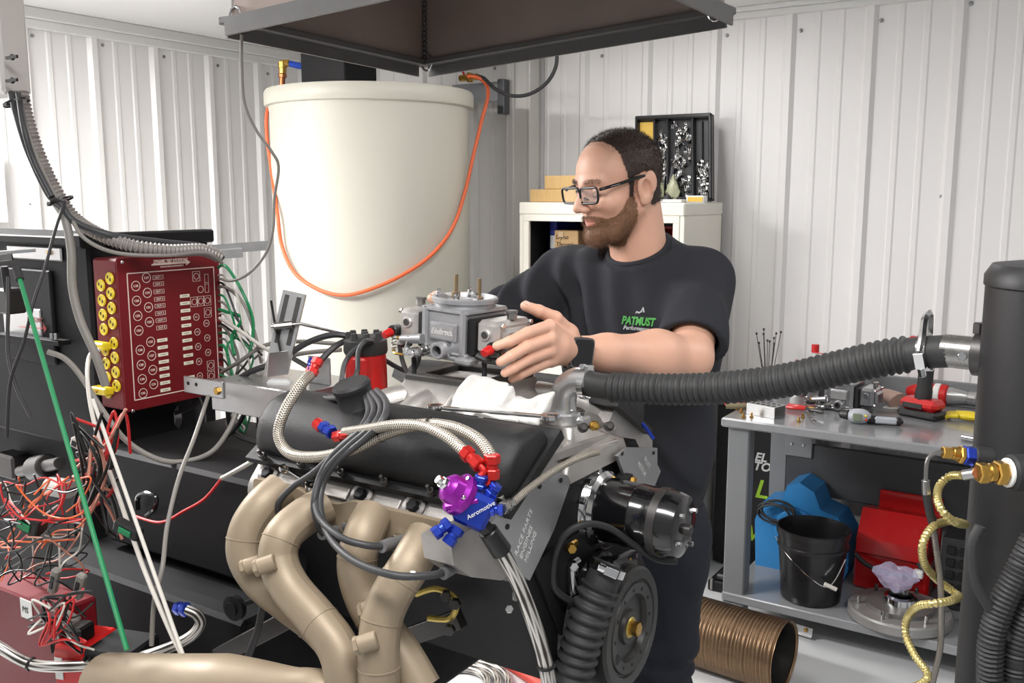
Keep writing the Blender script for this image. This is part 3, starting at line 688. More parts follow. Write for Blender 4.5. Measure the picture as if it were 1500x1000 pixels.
# flywheel disc
c = P(1318, 893, Z=SZ + .03)
t = thing('steel_flange', 'heavy machined steel disc lying flat on the bench shelf', 'flange', (c.x, c.y, SZ))
c.z = SZ
MB().lathe([(.17, .001), (.183, .006), (.183, .036), (.176, .042), (.12, .042)], c, n=48).build('disc', mat('machined_disc', S(150, 148, 146), .38, .5, .15, 30), t)
MB().lathe([(.12, .04), (.118, .058), (.06, .06)], c, n=40).build('raised_face', mat('machined_face', S(112, 110, 108), .4, .5, .15, 30), t)
MB().lathe([(.062, .058), (.058, .085), (.045, .09), (.042, .06)], c, n=32).build('hub', m_chrome, t)
for i in range(6):
    a_ = i * PI / 3 + .3; q = c + Vector((.145 * math.cos(a_), .145 * math.sin(a_), .042)); MB().cyl(q, q + Vector((0, 0, .03)), .007, n=8).build('stud', m_steel, t)
m_pbag = mat('zip_bag_film', S(190, 184, 212), .12, 0, .1, 40, alpha=.4, spec=.8)
mb = MB().sphere((0, 0, 0), .07, 18, (1.05, .55, .75)); rn = random.Random(5)
for j, v in enumerate(mb.v):
    s_ = 1 + .16 * math.sin(v.x * 90 + 1) * math.sin(v.z * 100) + .08 * math.sin(v.y * 200 + v.x * 60); mb.v[j] = Vector((v.x * s_ * (1 + v.z * 5), v.y * s_, v.z * s_))
o = mb.xf(Matrix.Translation(c + Vector((-.02, .0, .15)))).build('zip_bag', m_pbag, None, 15); tag(o, 'crumpled clear plastic bag resting on the steel disc', 'bag')
# crate
x0 = P(1378, 800, Y=3.72).x
t = thing('plastic_crate', 'black slotted plastic crate at the right of the shelf', 'crate', (x0 + .2, 3.85, SZ))
MB().box(x0, x0 + .4, 3.74, 3.99, SZ + .001, SZ + .28, .006).build('crate_body', m_rub, t)
for i in range(8):
    for j in range(5): MB().box(x0 + .02 + i * .045, x0 + .05 + i * .045, 3.728, 3.74, SZ + .03 + j * .048, SZ + .06 + j * .048, .002).build('slat', m_black, t)
c = P(1422, 915, Z=SZ)
mb = MB()
for i in range(5): mb.sphere(c + Vector((.012 * math.cos(i * 1.3) * i, .02 * math.sin(i * 2.1), .012 + .006 * i)), .013, 8)
o = mb.build('green_clip', m_green); tag(o, 'small green plastic clip on the bench shelf', 'clip')
# floor: flexible duct, bracket, black fixture
DR = .125; dc = P(1150, 962, Z=DR)
m_duct = mat('rusted_galvanised_duct', S(132, 108, 84), .34, .8, .35, 9, stretch=(1, 3, 3))
path = [dc + Vector((-.62 + i * .002, (.62 - i * .002) * .08, 0)) for i in range(311)]
t = thing('flexible_duct', 'rust brown spiral metal duct lying on the floor', 'duct', (dc.x - .3, dc.y, 0))
MB().tube(path, DR, 36, False, False, rf=lambda L: DR - .003 + .003 * math.cos(L / .0135 * 2 * PI)).build('duct_skin', m_duct, t, 60)
MB().tube(path[:-6], DR - .008, 24, False, False).build('duct_lining', m_dsteel, t, 60)
a = P(1108, 905, Z=.02); b = P(1190, 930, Z=.02)
t = thing('angle_bracket', 'bright steel bracket with bolts lying behind the duct', 'bracket', (a + b) / 2)
MB().bar(Vector((a.x, a.y, .03)), Vector((b.x, b.y, .03)), .004, .035).build('strip', m_aluS, t)
MB().bar(Vector((a.x, a.y, .012)), Vector((b.x, b.y, .012)), .024, .004).build('foot', m_aluS, t)
for f_ in (.2, .5, .9): q = a.lerp(b, f_); MB().cyl((q.x - .005, q.y - .008, .035), (q.x + .002, q.y + .004, .035), .008, n=8).build('bolt', m_brass, t)
a = P(1052, 868, Z=.0); b = P(1112, 838, Z=.0)
t = thing('black_fixture', 'flat black metal fixture on the floor behind the bench leg', 'fixture', (a.x + .1, a.y + .1, 0))
MB().box(a.x - .05, a.x + .16, a.y, a.y + .2, .001, .05, .006).build('base', m_black, t)
MB().box(a.x - .02, a.x + .14, a.y + .02, a.y + .16, .05, .075, .006).build('cover', m_dsteel, t)
for dx in (-.03, .05, .13): MB().cyl((a.x + dx, a.y - .003, .01), (a.x + dx, a.y - .003, .06), .006, n=8).build('post', m_greyw, t)
# ------------------------------------------------------------------ engine on the stand (front of engine towards +X)
EY = 1.36; CK = .985
EN = thing('engine', 'large V8 engine with black valve covers on the test stand', 'engine', (-.95, EY, 0))
def yz_prism(poly, x0, x1, m, name, parent, ang=30, bev=0):
    M = face_M((x0, 0, 0), (0, 1, 0), (0, 0, 1))
    mb = MB().prism(poly, 0, x1 - x0, M)
    return mb.build(name, m, parent, ang)
def bevel_prism(poly, x0, x1, b):
    """prism along X with the two end outlines drawn in by b (rounded ends)"""
    n = len(poly); cy = sum(p[0] for p in poly) / n; cz = sum(p[1] for p in poly) / n
    rings = []
    for x, k in ((x0, 1 - 2.2 * b), (x0 + b * .03, 1 - 1.1 * b), (x0 + b * .09, 1 - .2 * b), (x0 + b * .16, 1), (x1 - b * .16, 1), (x1 - b * .09, 1 - .2 * b), (x1 - b * .03, 1 - 1.1 * b), (x1, 1 - 2.2 * b)):
        rings.append([(x, cy + (p[0] - cy) * k, cz + (p[1] - cz) * k) for p in poly])
    mb = MB(); vs = [p for r in rings for p in r]; fs = []
    for i in range(len(rings) - 1):
        for j in range(n): fs.append((i * n + j, i * n + (j + 1) % n, (i + 1) * n + (j + 1) % n, (i + 1) * n + j))
    fs.append(tuple(range(n))[::-1]); fs.append(tuple((len(rings) - 1) * n + j for j in range(n)))
    return mb.add(vs, fs)
def rpoly(poly, r=.012, k=4):
    out = []; n = len(poly)
    for i in range(n):
        p = Vector((*poly[i], 0)); a = Vector((*poly[i - 1], 0)) - p; b = Vector((*poly[(i + 1) % n], 0)) - p
        rr = min(r, a.length * .45, b.length * .45); s_ = p + a.normalized() * rr; e = p + b.normalized() * rr
        for j in range(k + 1):
            t = j / k; q = s_ * (1 - t) ** 2 + p * 2 * t * (1 - t) + e * t * t; out.append((q.x, q.y))
    return out
def mir(poly): return [(2 * EY - y, z) for y, z in poly]
# block and sump
blk = [(EY - .15, .935), (EY + .15, .935), (EY + .17, 1.02), (EY + .24, 1.16), (EY + .14, 1.27), (EY - .14, 1.27), (EY - .24, 1.16), (EY - .17, 1.02)]
yz_prism(blk, -1.215, -.71, m_black, 'engine_block', EN)
bevel_prism(rpoly([(EY - .12, .937), (EY + .12, .937), (EY + .10, .79), (EY - .10, .79)], .02), -1.21, -1.0, .1).build('oil_pan', m_black, EN, 40)
bevel_prism(rpoly([(EY - .10, .937), (EY + .10, .937), (EY + .08, .915), (EY - .08, .915)], .006), -1.0, -.72, .05).build('pan_rail', m_black, EN, 40)
# heads
hd = [(1.035, 1.185), (1.035, 1.225), (1.068, 1.262), (1.185, 1.337), (1.235, 1.29), (1.20, 1.19), (1.12, 1.13)]
for k, pl in enumerate((hd, mir(hd))):
    h = yz_prism(rpoly(pl, .01, 2), -1.20 - .05 * k, -.715 - .045 * k, m_alu, 'cylinder_head', EN)
    if k == 0:
        for i in range(5):
            x = -1.165 + i * .103; q = Vector((x, 1.052, 1.243)); d = Vector((0, -.74, .67))
            MB().lathe([(.017, 0), (.021, .004), (.017, .009), (.013, .005), (.012, -.004)], q, d, 16).build('bolt_boss', m_alu, h)
            MB().hexn(q, q + d * .012, .0095).build('head_bolt', m_black, h)
        for i in range(4):
            x = -1.11 + i * .103; q = Vector((x, 1.05, 1.238)); d = Vector((0, -.74, .67)); MB().cbox(q, (.05, .02, .02), frame(d)).build('casting_pad', m_alu, h)
# valve covers
vc = rpoly([(1.062, 1.266), (1.046, 1.290), (1.056, 1.332), (1.092, 1.366), (1.135, 1.372), (1.165, 1.362), (1.190, 1.340)], .018, 4)
rail = [(1.050, 1.258), (1.043, 1.268), (1.187, 1.358), (1.196, 1.342)]
for k in (0, 1):
    f_ = (lambda p: p) if k == 0 else (lambda p: [(y - .03, z - .015) for y, z in mir(p)])
    v = bevel_prism(f_(vc) if k == 0 else f_(vc)[::-1], -1.205 - .06 * k, -.69 - .06 * k, .16).build('valve_cover', m_wrk, EN, 45)
    r_ = yz_prism(f_(rail), -1.212 - .06 * k, -.683 - .06 * k, m_wrk, 'cover_rail', v)
    if k == 0:
        for i in range(6):
            q = Vector((-1.17 + i * .088, 1.047, 1.272)); MB().hexn(q, q + Vector((0, -.006, .008)), .006).cyl(q, q + Vector((0, -.013, .016)), .003, n=8).build('cover_bolt', m_dsteel, v)
g = MB().tube(cr([P(848, 588, Y=1.50), P(880, 594, Y=1.545), P(915, 605, Y=1.58), P(940, 620, Y=1.6), P(957, 642, Y=1.62)], 6), .004, 8).build('gasket_edge', m_blue, EN)
# breather on near cover
bc = P(519, 578, Y=1.11); ax = Vector((-.10, -.30, .95)).normalized()
b = MB().lathe([(.016, -.05), (.016, -.024), (.030, -.022), (.032, -.018), (.030, -.014), (.030, .010), (.0315, .012), (.0315, .018), (.028, .022), (.001, .0225)], bc, ax, 28).build('breather_cap', m_rub, EN, 40)
# intake manifold
IM = thing('intake_manifold', 'grey cast aluminium intake manifold in the engine valley', 'manifold', (-.96, EY, 1.30))
PX0, PX1, PY0, PY1, PZ = -1.062, -.885, 1.283, 1.437, 1.388
def loft(rings, m, name, parent, ang=40):
    n = len(rings[0]); vs = [p for r in rings for p in r]; fs = []
    for i in range(len(rings) - 1):
        for j in range(n): fs.append((i * n + j, i * n + (j + 1) % n, (i + 1) * n + (j + 1) % n, (i + 1) * n + j))
    fs.append(tuple(range(n))[::-1]); fs.append(tuple((len(rings) - 1) * n + j for j in range(n)))
    return MB().add(vs, fs).build(name, m, parent, ang)
def rect_ring(x0, x1, y0, y1, z, r):
    return [(x, y, z) for x, y in rpoly([(x0, y0), (x1, y0), (x1, y1), (x0, y1)], r, 4)]
loft([rect_ring(-1.15, -.76, 1.20, 1.52, 1.285, .03), rect_ring(-1.13, -.78, 1.21, 1.51, 1.305, .03), rect_ring(PX0 - .025, PX1 + .025, PY0 - .02, PY1 + .02, 1.338, .02), rect_ring(PX0 - .004, PX1 + .004, PY0 - .004, PY1 + .004, PZ - .012, .012), rect_ring(PX0 - .004, PX1 + .004, PY0 - .004, PY1 + .004, PZ - .010, .012)], m_alu, 'plenum', IM)
mb = MB()
for (x0, x1, y0, y1) in ((PX0, PX1, PY0, PY0 + .026), (PX0, PX1, PY1 - .026, PY1), (PX0, PX0 + .028, PY0 + .026, PY1 - .026), (PX1 - .028, PX1, PY0 + .026, PY1 - .026)): mb.box(x0, x1, y0, y1, PZ - .012, PZ, .002)
mb.build('carburettor_pad', mat('dark_gasket', S(64, 62, 60), .6), IM)
MB().box(PX0 + .028, PX1 - .028, PY0 + .026, PY1 - .026, PZ - .0115, PZ - .0105, .0001).build('plenum_opening', m_ink, IM)
for i, (dx, dy) in enumerate(((.012, .012), (.165, .012), (.012, .142), (.165, .142))):
    q = Vector((PX0 + dx, PY0 + dy, PZ)); MB().cyl(q, q + Vector((0, 0, .045)), .0045, n=8).build('stud', m_rub, IM)
for s_ in (-1, 1):        # runners, near and far bank
    for i, (xp, xh) in enumerate(((-1.045, -1.145), (-1.0, -1.03), (-.945, -.915), (-.90, -.80))):
        pth = cr([(xp, EY + s_ * .055, 1.350), (xp * .6 + xh * .4, EY + s_ * .10, 1.338), (xh, EY + s_ * .165, 1.30)], 6)
        MB().tube(pth, [.022 + .004 * k / 12 for k in range(13)], 14).build('runner', m_alu, IM)
MB().box(-1.17, -1.12, 1.24, 1.48, 1.26, 1.30, .008).build('end_rail', m_alu, IM)
MB().box(-.775, -.735, 1.24, 1.48, 1.26, 1.30, .008).build('end_rail', m_alu, IM)
# thermostat crossover and polished elbow
TH = thing('thermostat_housing', 'cast aluminium thermostat housing at the front of the manifold', 'housing', (-.77, 1.33, 1.26))
loft([rect_ring(-.815, -.70, 1.235, 1.46, 1.255, .012), rect_ring(-.81, -.705, 1.25, 1.45, 1.285, .012), rect_ring(-.82, -.735, 1.315, 1.405, 1.305, .012), rect_ring(-.815, -.74, 1.322, 1.398, 1.322, .02)], m_alu, 'casting', TH)
MB().bar(P(780, 690, Y=1.20), P(900, 652, Y=1.42), .018, .024).build('casting_bar', m_alu, TH)
MB().bar(P(800, 672, Y=1.20), P(890, 640, Y=1.42), .012, .014).build('casting_bar', m_alu, TH)
for (px, py, mm) in ((855, 626, m_dsteel), (871, 623, m_brass), (893, 624, m_dsteel), (816, 655, m_chrome)):
    q = P(px, py, Y=1.30 if px < 880 else 1.33); MB().lathe([(.008, -.012), (.008, 0), (.006, .002)], q, (.6, -.7, .3), 14).hexn(q, q + Vector((.004, -.006, .002)), .0048).build('port_plug', mm, TH)
EL = thing('water_neck', 'polished aluminium elbow feeding the black corrugated hose', 'elbow', (-.779, EY, 1.32))
MB().lathe([(.036, 0), (.038, .003), (.038, .017), (.035, .02)], (-.779, EY, 1.322), (0, 0, 1), 28).box(-.825, -.733, EY - .016, EY + .016, 1.322, 1.336, .004).build('neck_flange', m_aluS, EL)
h0 = Vector((-.779, EY, 1.342)); pth = cr([h0, h0 + Vector((0, 0, .022)), h0 + Vector((.006, 0, .040)), h0 + Vector((.024, 0, .053)), h0 + Vector((.05, 0, .056))], 6)
MB().tube(pth, .0225, 24).build('elbow_tube', m_aluS, EL, 60)
for s_ in (-1, 1): MB().hexn((-.779 + s_ * .036, EY, 1.336), (-.779 + s_ * .036, EY, 1.344), .007).build('flange_bolt', m_chrome, EL)
# upper radiator hose
ce = h0 + Vector((.03, 0, .055))
hp = [ce, P(880, 565, Y=1.36), P(940, 569, Y=1.36), P(1010, 570, Y=1.36), P(1080, 566, Y=1.355), P(1150, 557, Y=1.35), P(1220, 541, Y=1.34), P(1290, 525, Y=1.33), P(1345, 517, Y=1.325), P(1392, 514, Y=1.32)]
HS = thing('radiator_hose', 'black corrugated rubber hose running across to the black tower', 'hose', ce)
pp_ = cr(hp, 40); tot = sum((pp_[i + 1] - pp_[i]).length for i in range(len(pp_) - 1))
def corr(base, amp, pit, l0, l1):
    return lambda L: base if (L < l0 or L > l1) else base + amp * (.5 + .5 * math.cos(L / pit * 2 * PI))
MB().tube(pp_, .026, 24, rf=corr(.0215, .0042, .0108, .06, tot - .05)).build('hose_body', m_rubg, HS, 60)
def band(c, ax, r, name, parent, m=m_chrome, w=.011, screw=Vector((0, 0, 1))):
    ax = Vector(ax).normalized(); c = Vector(c)
    o = MB().lathe([(r, -w / 2), (r + .0015, -w / 2), (r + .0015, w / 2), (r, w / 2), (r, -w / 2)], c, ax, 28).build(name, m, parent)
    s_ = (screw - ax * screw.dot(ax)).normalized(); tt = ax.cross(s_)
    MB().cbox(c + s_ * (r + .005), (.022, .013, .009), Matrix((tt, ax, s_)).transposed()).cyl(c + s_ * (r + .006) + tt * .01, c + s_ * (r + .006) + tt * .022, .005, n=6).build('clamp_screw', m, o)
    return o
band(P(858, 563, Y=1.36), (1, 0, 0), .0235, 'hose_clamp_band', HS, screw=Vector((0, .2, 1)))
e0 = pp_[-1]; ed = (pp_[-1] - pp_[-12]).normalized()
bo = band(e0 - ed * .03, ed, .024, 'hose_clamp_band', HS, screw=Vector((.2, -1, -.2)))
MB().tube(cr([e0 - ed * .034 + Vector((0, -.024, .005)), e0 - ed * .033 + Vector((0, -.02, .022)), e0 - ed * .032 + Vector((-.002, -.004, .045)), e0 - ed * .03 + Vector((0, .012, .05)), e0 - ed * .03 + Vector((0, .02, .02))], 6), .0045, 4).build('band_tail', m_chrome, bo)
# carburettor builder ----------------------------------------------------------------
def carb(M, label, m_body, m_bowl, lettering=None, red=True, name='carburettor', detail=True):
    t = thing(name, label, 'carburettor', M.translation)
    def B(mb, nm, mm, par=t, ang=35): return mb.xf(M).build(nm, mm, par, ang)
    main = MB().box(-.055, .055, -.062, .062, -.05, .048, .006)
    for sx in (-1, 1):
        for yy in (-.062, .062): main.box(sx * .050 - .008, sx * .050 + .008, yy - .006, yy + .006, -.05, .05, .004)
    main.box(-.062, .062, -.066, .066, .040, .052, .004); main.box(-.062, .062, -.066, .066, -.052, -.044, .003)
    B(main, 'main_body', m_body)
    B(MB().lathe([(.060, .046), (.063, .052), (.063, .060), (.068, .062), (.068, .070), (.065, .073), (.060, .073), (.057, .066), (.055, .05), (.001, .048)], n=40), 'air_horn', m_body)
    B(MB().box(-.056, .056, -.006, .006, .048, .064, .003).cyl((-.0, 0, .05), (0, 0, .068), .02, n=20), 'choke_bridge', m_body)
    for sx in (-1, 1):
        for sy in (-1, 1): B(MB().lathe([(.022, .052), (.024, .056), (.020, .057), (.018, .045)], (sx * .028, sy * .028, 0), n=20), 'booster_ring', m_aluS)
    for (x, y) in ((-.045, -.03), (.02, -.05), (.045, -.02), (-.02, .04)): B(MB().hexn((x, y, .06), (x, y, .082), .006).cyl((x, y, .05), (x, y, .088), .0035, n=8), 'jet_screw', m_chrome)
    for x, y in ((-.038, .015), (.045, -.01)): B(MB().cyl((x, y, .06), (x, y, .118), .0042, n=8).hexn((x, y, .062), (x, y, .078), .009), 'air_cleaner_stud', mat('zinc_stud', S(150, 130, 100), .4, .8))
    B(MB().box(-.072, .072, -.07, .07, -.062, -.052, .003).box(.045, .085, -.085, -.05, -.064, -.048, .005).box(-.085, -.045, -.085, -.05, -.064, -.048, .005).box(.045, .085, .05, .08, -.064, -.048, .005), 'base_plate', m_body)
    for s_ in (-1, 1):
        B(MB().box(s_ * .056, s_ * .076, -.058, .058, -.046, .034, .003), 'metering_block', m_zip)
        bw = B(MB().box(s_ * .076, s_ * .132, -.058, .058, -.040, .036, .010).box(s_ * .09, s_ * .142, -.040, .040, -.03, .02, .008), 'fuel_bowl', m_bowl)
        B(MB().cyl((s_ * .104, -.062, .006), (s_ * .104, -.056, .006), .0125, n=18), 'sight_boss', m_bowl, bw)
        B(MB().cyl((s_ * .104, -.0635, .006), (s_ * .104, -.061, .006), .008, n=14), 'sight_plug', m_dsteel, bw)
        B(MB().hexn((s_ * .122, 0, .036), (s_ * .122, 0, .054), .010).cyl((s_ * .122, 0, .05), (s_ * .122, 0, .056), .012, n=14), 'needle_nut', m_steel, bw)
        for yy in (-.045, .045):
            for zz in (-.03, .028): B(MB().hexn((s_ * .132, yy, zz), (s_ * .138, yy, zz), .006), 'bowl_screw', m_chrome, bw)
        if red:
            q = Vector((s_ * (.128 if s_ > 0 else .138), -.060, -.018))
            B(MB().cyl(q + Vector((0, .012, 0)), q + Vector((0, -.010, 0)), .0135, n=16), 'inlet_fitting', m_zip, bw)
            B(MB().cyl(q + Vector((0, -.010, -.002)), q + Vector((-.002, -.030, -.008)), .0105, .009, 14), 'red_plug', m_redp, bw)
        B(MB().tube([Vector((s_ * .09, -.066, -.04)), Vector((s_ * .11, -.06, -.048)), Vector((s_ * .13, -.05, -.05))], .008, 8), 'accelerator_pump', m_zip, bw)
    B(MB().box(-.035, .036, -.068, -.06, -.022, .02, .003), 'name_plate', m_body)
    B(MB().box(-.030, .031, -.0695, -.067, -.017, .015, .001), 'plate_field', m_aluS)
    if lettering:
        text(lettering, .017, mat('raised_letter', S(214, 212, 210), .35, .4), t, M @ face_M((.0005, -.0698, -.006), (1, 0, 0), (0, 0, 1)), 'raised_lettering', .0012, .35, .0004, 'CENTER', .8)
    # linkage on the near side
    B(MB().cyl((-.038, -.080, -.045), (-.038, -.055, -.045), .010, n=20).cyl((-.038, -.09, -.045), (-.038, -.08, -.045), .0065, n=16), 'vacuum_port', m_steel)
    B(MB().lathe([(.010, .004), (.012, .022), (.017, .022), (.019, .019), (.0195, -.01), (.018, -.012)], (.006, -.068, -.040), (0, -1, 0), 22), 'port_ring', m_body); B(MB().cyl((.006, -.062, -.040), (.006, -.078, -.040), .0108, n=16), 'port_bore', m_ink)
    B(MB().bar((-.075, -.08, -.02), (-.085, -.085, -.065), .012, .004).bar((-.085, -.085, -.062), (-.055, -.085, -.058), .010, .004).cyl((-.065, -.09, -.058), (-.065, -.07, -.058), .009, n=12), 'throttle_lever', m_chrome)
    B(MB().cyl((-.10, -.08, -.03), (-.045, -.075, -.022), .009, .012, 12), 'diaphragm_can', m_body)
    B(MB().cyl((-.108, -.082, -.028), (-.1, -.08, -.028), .005, n=8), 'brass_tip', m_brass)
    spr = [Vector((-.13 + .005 * math.cos(a), -.07 + .005 * math.sin(a), -.02 - a * .0011)) for a in np.linspace(0, 12 * PI, 70)]
    B(MB().tube(spr, .0011, 5), 'return_spring', m_steel)
    B(MB().tube(cr([Vector((-.13, -.07, -.06)), Vector((-.11, -.09, -.062)), Vector((-.085, -.09, -.062))], 4), .003, 6), 'link_rod', m_brass)
    return t
m_carb = mat('carb_casting', S(168, 168, 170), .38, .65, .1, 80, bump=.15, bscale=600)
m_bowl = mat('bowl_casting', S(192, 188, 184), .36, .6, .08, 80, bump=.12, bscale=600)
CC = P(680, 480, Y=1.345)
CM = Matrix.Translation(CC) @ Matrix.Rotation(math.radians(2.5), 4, 'Y') @ Matrix.Rotation(math.radians(-4), 4, 'Z') @ Matrix.Diagonal((.86, .88, .78, 1))
carb(CM, 'cast aluminium carburettor held above the engine manifold by the man', m_carb, m_bowl, 'Edelbrock')
q = P(1229, 603, Z=BZ); q.z = BZ + .0675; q.y += .07
carb(Matrix.Translation(q) @ Matrix.Rotation(-.1, 4, 'Z'), 'polished spare carburettor standing on the workbench', mat('polished_casting', S(176, 176, 178), .22, .85, .15, 60), mat('polished_casting_b', S(160, 160, 164), .2, .85, .15, 60), None, False)
# ------------------------------------------------------------------ front of engine
m_mp = m_plate
MP = thing('motor_plate', 'engraved aluminium motor plate on the front of the engine', 'plate', (-.70, EY, 1.2))
def plate_x(pts, x, th, m, name, parent):
    poly = [(P(a, b, X=x).y, P(a, b, X=x).z) for a, b in pts]
    return yz_prism(poly, x - th, x, m, name, parent, 20)
np_ = plate_x([(716, 770), (742, 738), (790, 705), (812, 690), (832, 696), (836, 706), (812, 775), (776, 850), (756, 835), (745, 820), (748, 802)], -.695, .008, m_mp, 'plate_wing', MP)
fp_ = plate_x([(905, 668), (920, 655), (963, 656), (963, 680), (968, 690), (955, 722), (925, 724)], -.690, .006, m_mp, 'plate_wing', MP)
yz_prism([(EY - .22, 1.16), (EY + .22, 1.16), (EY + .12, .99), (EY - .12, .99)], -.709, -.703, m_black, 'centre_web', MP)
q = P(764, 772, X=-.694)
for i, s_ in enumerate(('RACE PARTS', 'ENGINES', 'MILLING')):
    w_ = P(757 + i * 7, 815 + i * 5, X=-.6945); text(s_, .0125, m_white, MP, face_M(w_, (0, .60, .80), (0, -.80, .60)), 'engraving', .0002, .2)
for i, s_ in enumerate(('BILLET', 'MOTOR')):
    w_ = P(943 - i * 9, 672 + i * 8, X=-.6895); text(s_, .012, m_white, MP, face_M(w_, (0, .7, -.7), (0, .7, .7)), 'engraving', .0002, .2)
for (a, b) in ((821, 703), (743, 771), (790, 712)): w_ = P(a, b, X=-.695); MB().cyl(w_, w_ + Vector((.002, 0, 0)), .004, n=10).build('bolt_hole', m_ink, MP)
for (a, b) in ((911, 664), (957, 663)): w_ = P(a, b, X=-.69); MB().cyl(w_, w_ + Vector((.002, 0, 0)), .0035, n=10).build('bolt_hole', m_ink, MP)
# head front face below the near wing
hf = [(660, 792), (690, 775), (716, 772), (748, 805), (752, 836), (735, 850), (690, 845), (665, 828)]
plate_x(hf, -.712, .05, m_alu, 'head_front', EN)
# plate behind valve cover front, alu triangle
plate_x([(776, 640), (812, 668), (815, 690), (745, 740), (735, 730)], -.70, .012, m_alu, 'front_cover_plate', EN)
# timing cover, damper
MB().lathe([(.135, 0), (.13, .02), (.10, .03), (.05, .04)], (-.712, EY, .985), (1, 0, 0), 28).build('timing_cover', m_blackS, EN)
bevel_prism(rpoly([(EY - .1, .93), (EY + .1, .93), (EY + .12, 1.05), (EY + .07, 1.10), (EY - .07, 1.10), (EY - .12, 1.05)], .02), -.71, -.67, .05).build('front_cover', m_black, EN)
DMP = Vector((-.665, EY, CK))
m_dmp = mat('damper_black', S(48, 47, 46), .45, .1, .12)
dm = thing('harmonic_damper', 'round black harmonic damper on the crankshaft snout', 'damper', DMP)
MB().lathe([(.06, -.045), (.1, -.042), (.103, -.036), (.103, .010), (.098, .015), (.083, .015), (.081, .011), (.078, .011), (.076, .015), (.058, .013), (.055, .004), (.03, .004), (.028, .010), (.02, .010)], DMP + Vector((.01, 0, 0)), (1, 0, 0), 56).build('damper_ring', m_dmp, dm)
for i in range(12):
    a_ = i * PI / 6; w_ = DMP + Vector((.0235, .066 * math.cos(a_), .066 * math.sin(a_))); MB().cyl(w_, w_ + Vector((.0012, 0, 0)), .0032 if i != 7 else .009, n=10).build('bolt_hole', m_ink, dm)
MB().cyl(DMP + Vector((.012, 0, 0)), DMP + Vector((.022, 0, 0)), .018, n=20).build('hub_washer', mat('yellow_zinc', S(190, 168, 90), .35, .8), dm)
MB().hexn(DMP + Vector((.02, 0, 0)), DMP + Vector((.036, 0, 0)), .012).build('crank_bolt', m_brass, dm)
# electric water pump motor
ma = P(838, 735, Y=1.36); mbp = P(1008, 772, Y=1.36); ma = Vector((-.735, 1.355, 1.185)); mbp = Vector((-.555, 1.355, 1.180))
WP = thing('water_pump', 'glossy black electric water pump motor at the engine front', 'pump', ma)
MB().lathe([(.05, -.02), (.054, 0), (.054, .07), (.0545, .071), (.0545, .075), (.054, .076), (.054, .10), (.055, .101), (.055, .135), (.05, .150), (.044, .153), (.02, .156), (.001, .157)], ma + Vector((.03, 0, 0)), mbp - ma, 36).build('motor_can', m_blackS, WP, 30)
MB().lathe([(.0547, .108), (.0562, .108), (.0562, .122), (.0547, .122)], ma + Vector((.03, 0, 0)), mbp - ma, 36).build('motor_band', m_dsteel, WP)
for a_ in (.6, 2.3, 3.6, 5.2):
    w_ = mbp + Vector((.008, .036 * math.cos(a_), .036 * math.sin(a_))); MB().hexn(w_ - Vector((.006, 0, 0)), w_ + Vector((.003, 0, 0)), .0045).build('end_bolt', m_chrome, WP)
MB().cyl(mbp + Vector((.0, -.008, 0)), mbp + Vector((.018, -.008, 0)), .009, n=12).build('terminal', m_dsteel, WP)
MB().lathe([(.072, -.018), (.075, -.014), (.075, -.004), (.070, .0), (.066, .004), (.063, .018), (.0555, .024)], ma + Vector((.020, 0, 0)), (1, 0, 0), 36).build('clamp_ring', m_chrome, WP)
MB().lathe([(.075, -.02), (.088, -.012), (.088, .002), (.064, .006)], ma + Vector((-.005, 0, 0)), (1, 0, 0), 36).build('pump_volute', m_black, WP)
for a_ in (2.2, 1.7, 2.7): w_ = ma + Vector((.026, .066 * math.cos(a_), .066 * math.sin(a_))); MB().hexn(w_, w_ + Vector((.01, 0, 0)), .006).build('ring_bolt', m_chrome, WP)
bevel_prism(rpoly([(EY - .075, 1.06), (EY + .05, 1.06), (EY + .05, 1.11), (EY - .06, 1.12)], .015), -.70, -.655, .06).build('pump_body', m_blackS, WP)
for (a, b, yy) in ((822, 752, 1.25), (925, 703, 1.42)):
    w_ = P(a, b, Y=yy); MB().cyl(w_ - Vector((.025, 0, 0)), w_, .011, n=14).build('standoff', m_black, WP); MB().hexn(w_, w_ + Vector((.008, 0, 0)), .007).build('brass_bolt', m_brass, WP)
# fittings hidden in shadow below the pump
for (a, b) in ((835, 800), (838, 826), (915, 815)): w_ = P(a, b, Y=1.25 if a < 900 else 1.38); MB().hexn(w_, w_ + Vector((.01, -.01, 0)), .008).cyl(w_ + Vector((0, .02, 0)), w_, .006, n=8).build('pipe_fitting', m_brass if b != 826 else m_chrome, WP)
MB().cyl(P(838, 826, Y=1.25), P(840, 868, Y=1.25), .010, n=12).build('chrome_pipe', m_chrome, WP)
# lower radiator hose
HL = thing('radiator_hose', 'thick ribbed black hose dropping beside the damper', 'hose', P(838, 990, Y=1.25))
lp = cr([P(892, 828, Y=1.27), P(878, 862, Y=1.255), P(862, 905, Y=1.24), P(848, 955, Y=1.23), P(836, 1010, Y=1.22), P(828, 1060, Y=1.22)], 40)
MB().tube(lp, .03, 24, rf=corr(.0268, .0065, .0172, .035, 9)).build('hose_body', m_rubg, HL, 60)
band(lp[8], lp[12] - lp[4], .0275, 'hose_clamp_band', HL, screw=Vector((.5, -.6, .3)), w=.013)
wire('pump_lead', [P(836, 880, Y=1.23), P(812, 860, Y=1.2), P(812, 820, Y=1.2), P(826, 785, Y=1.2), P(855, 768, Y=1.22), P(890, 772, Y=1.26), P(925, 795, Y=1.3), P(960, 818, Y=1.34), P(990, 822, Y=1.38)], .0055, m_rub, 'black cable arching in front of the water pump motor', 'cable')
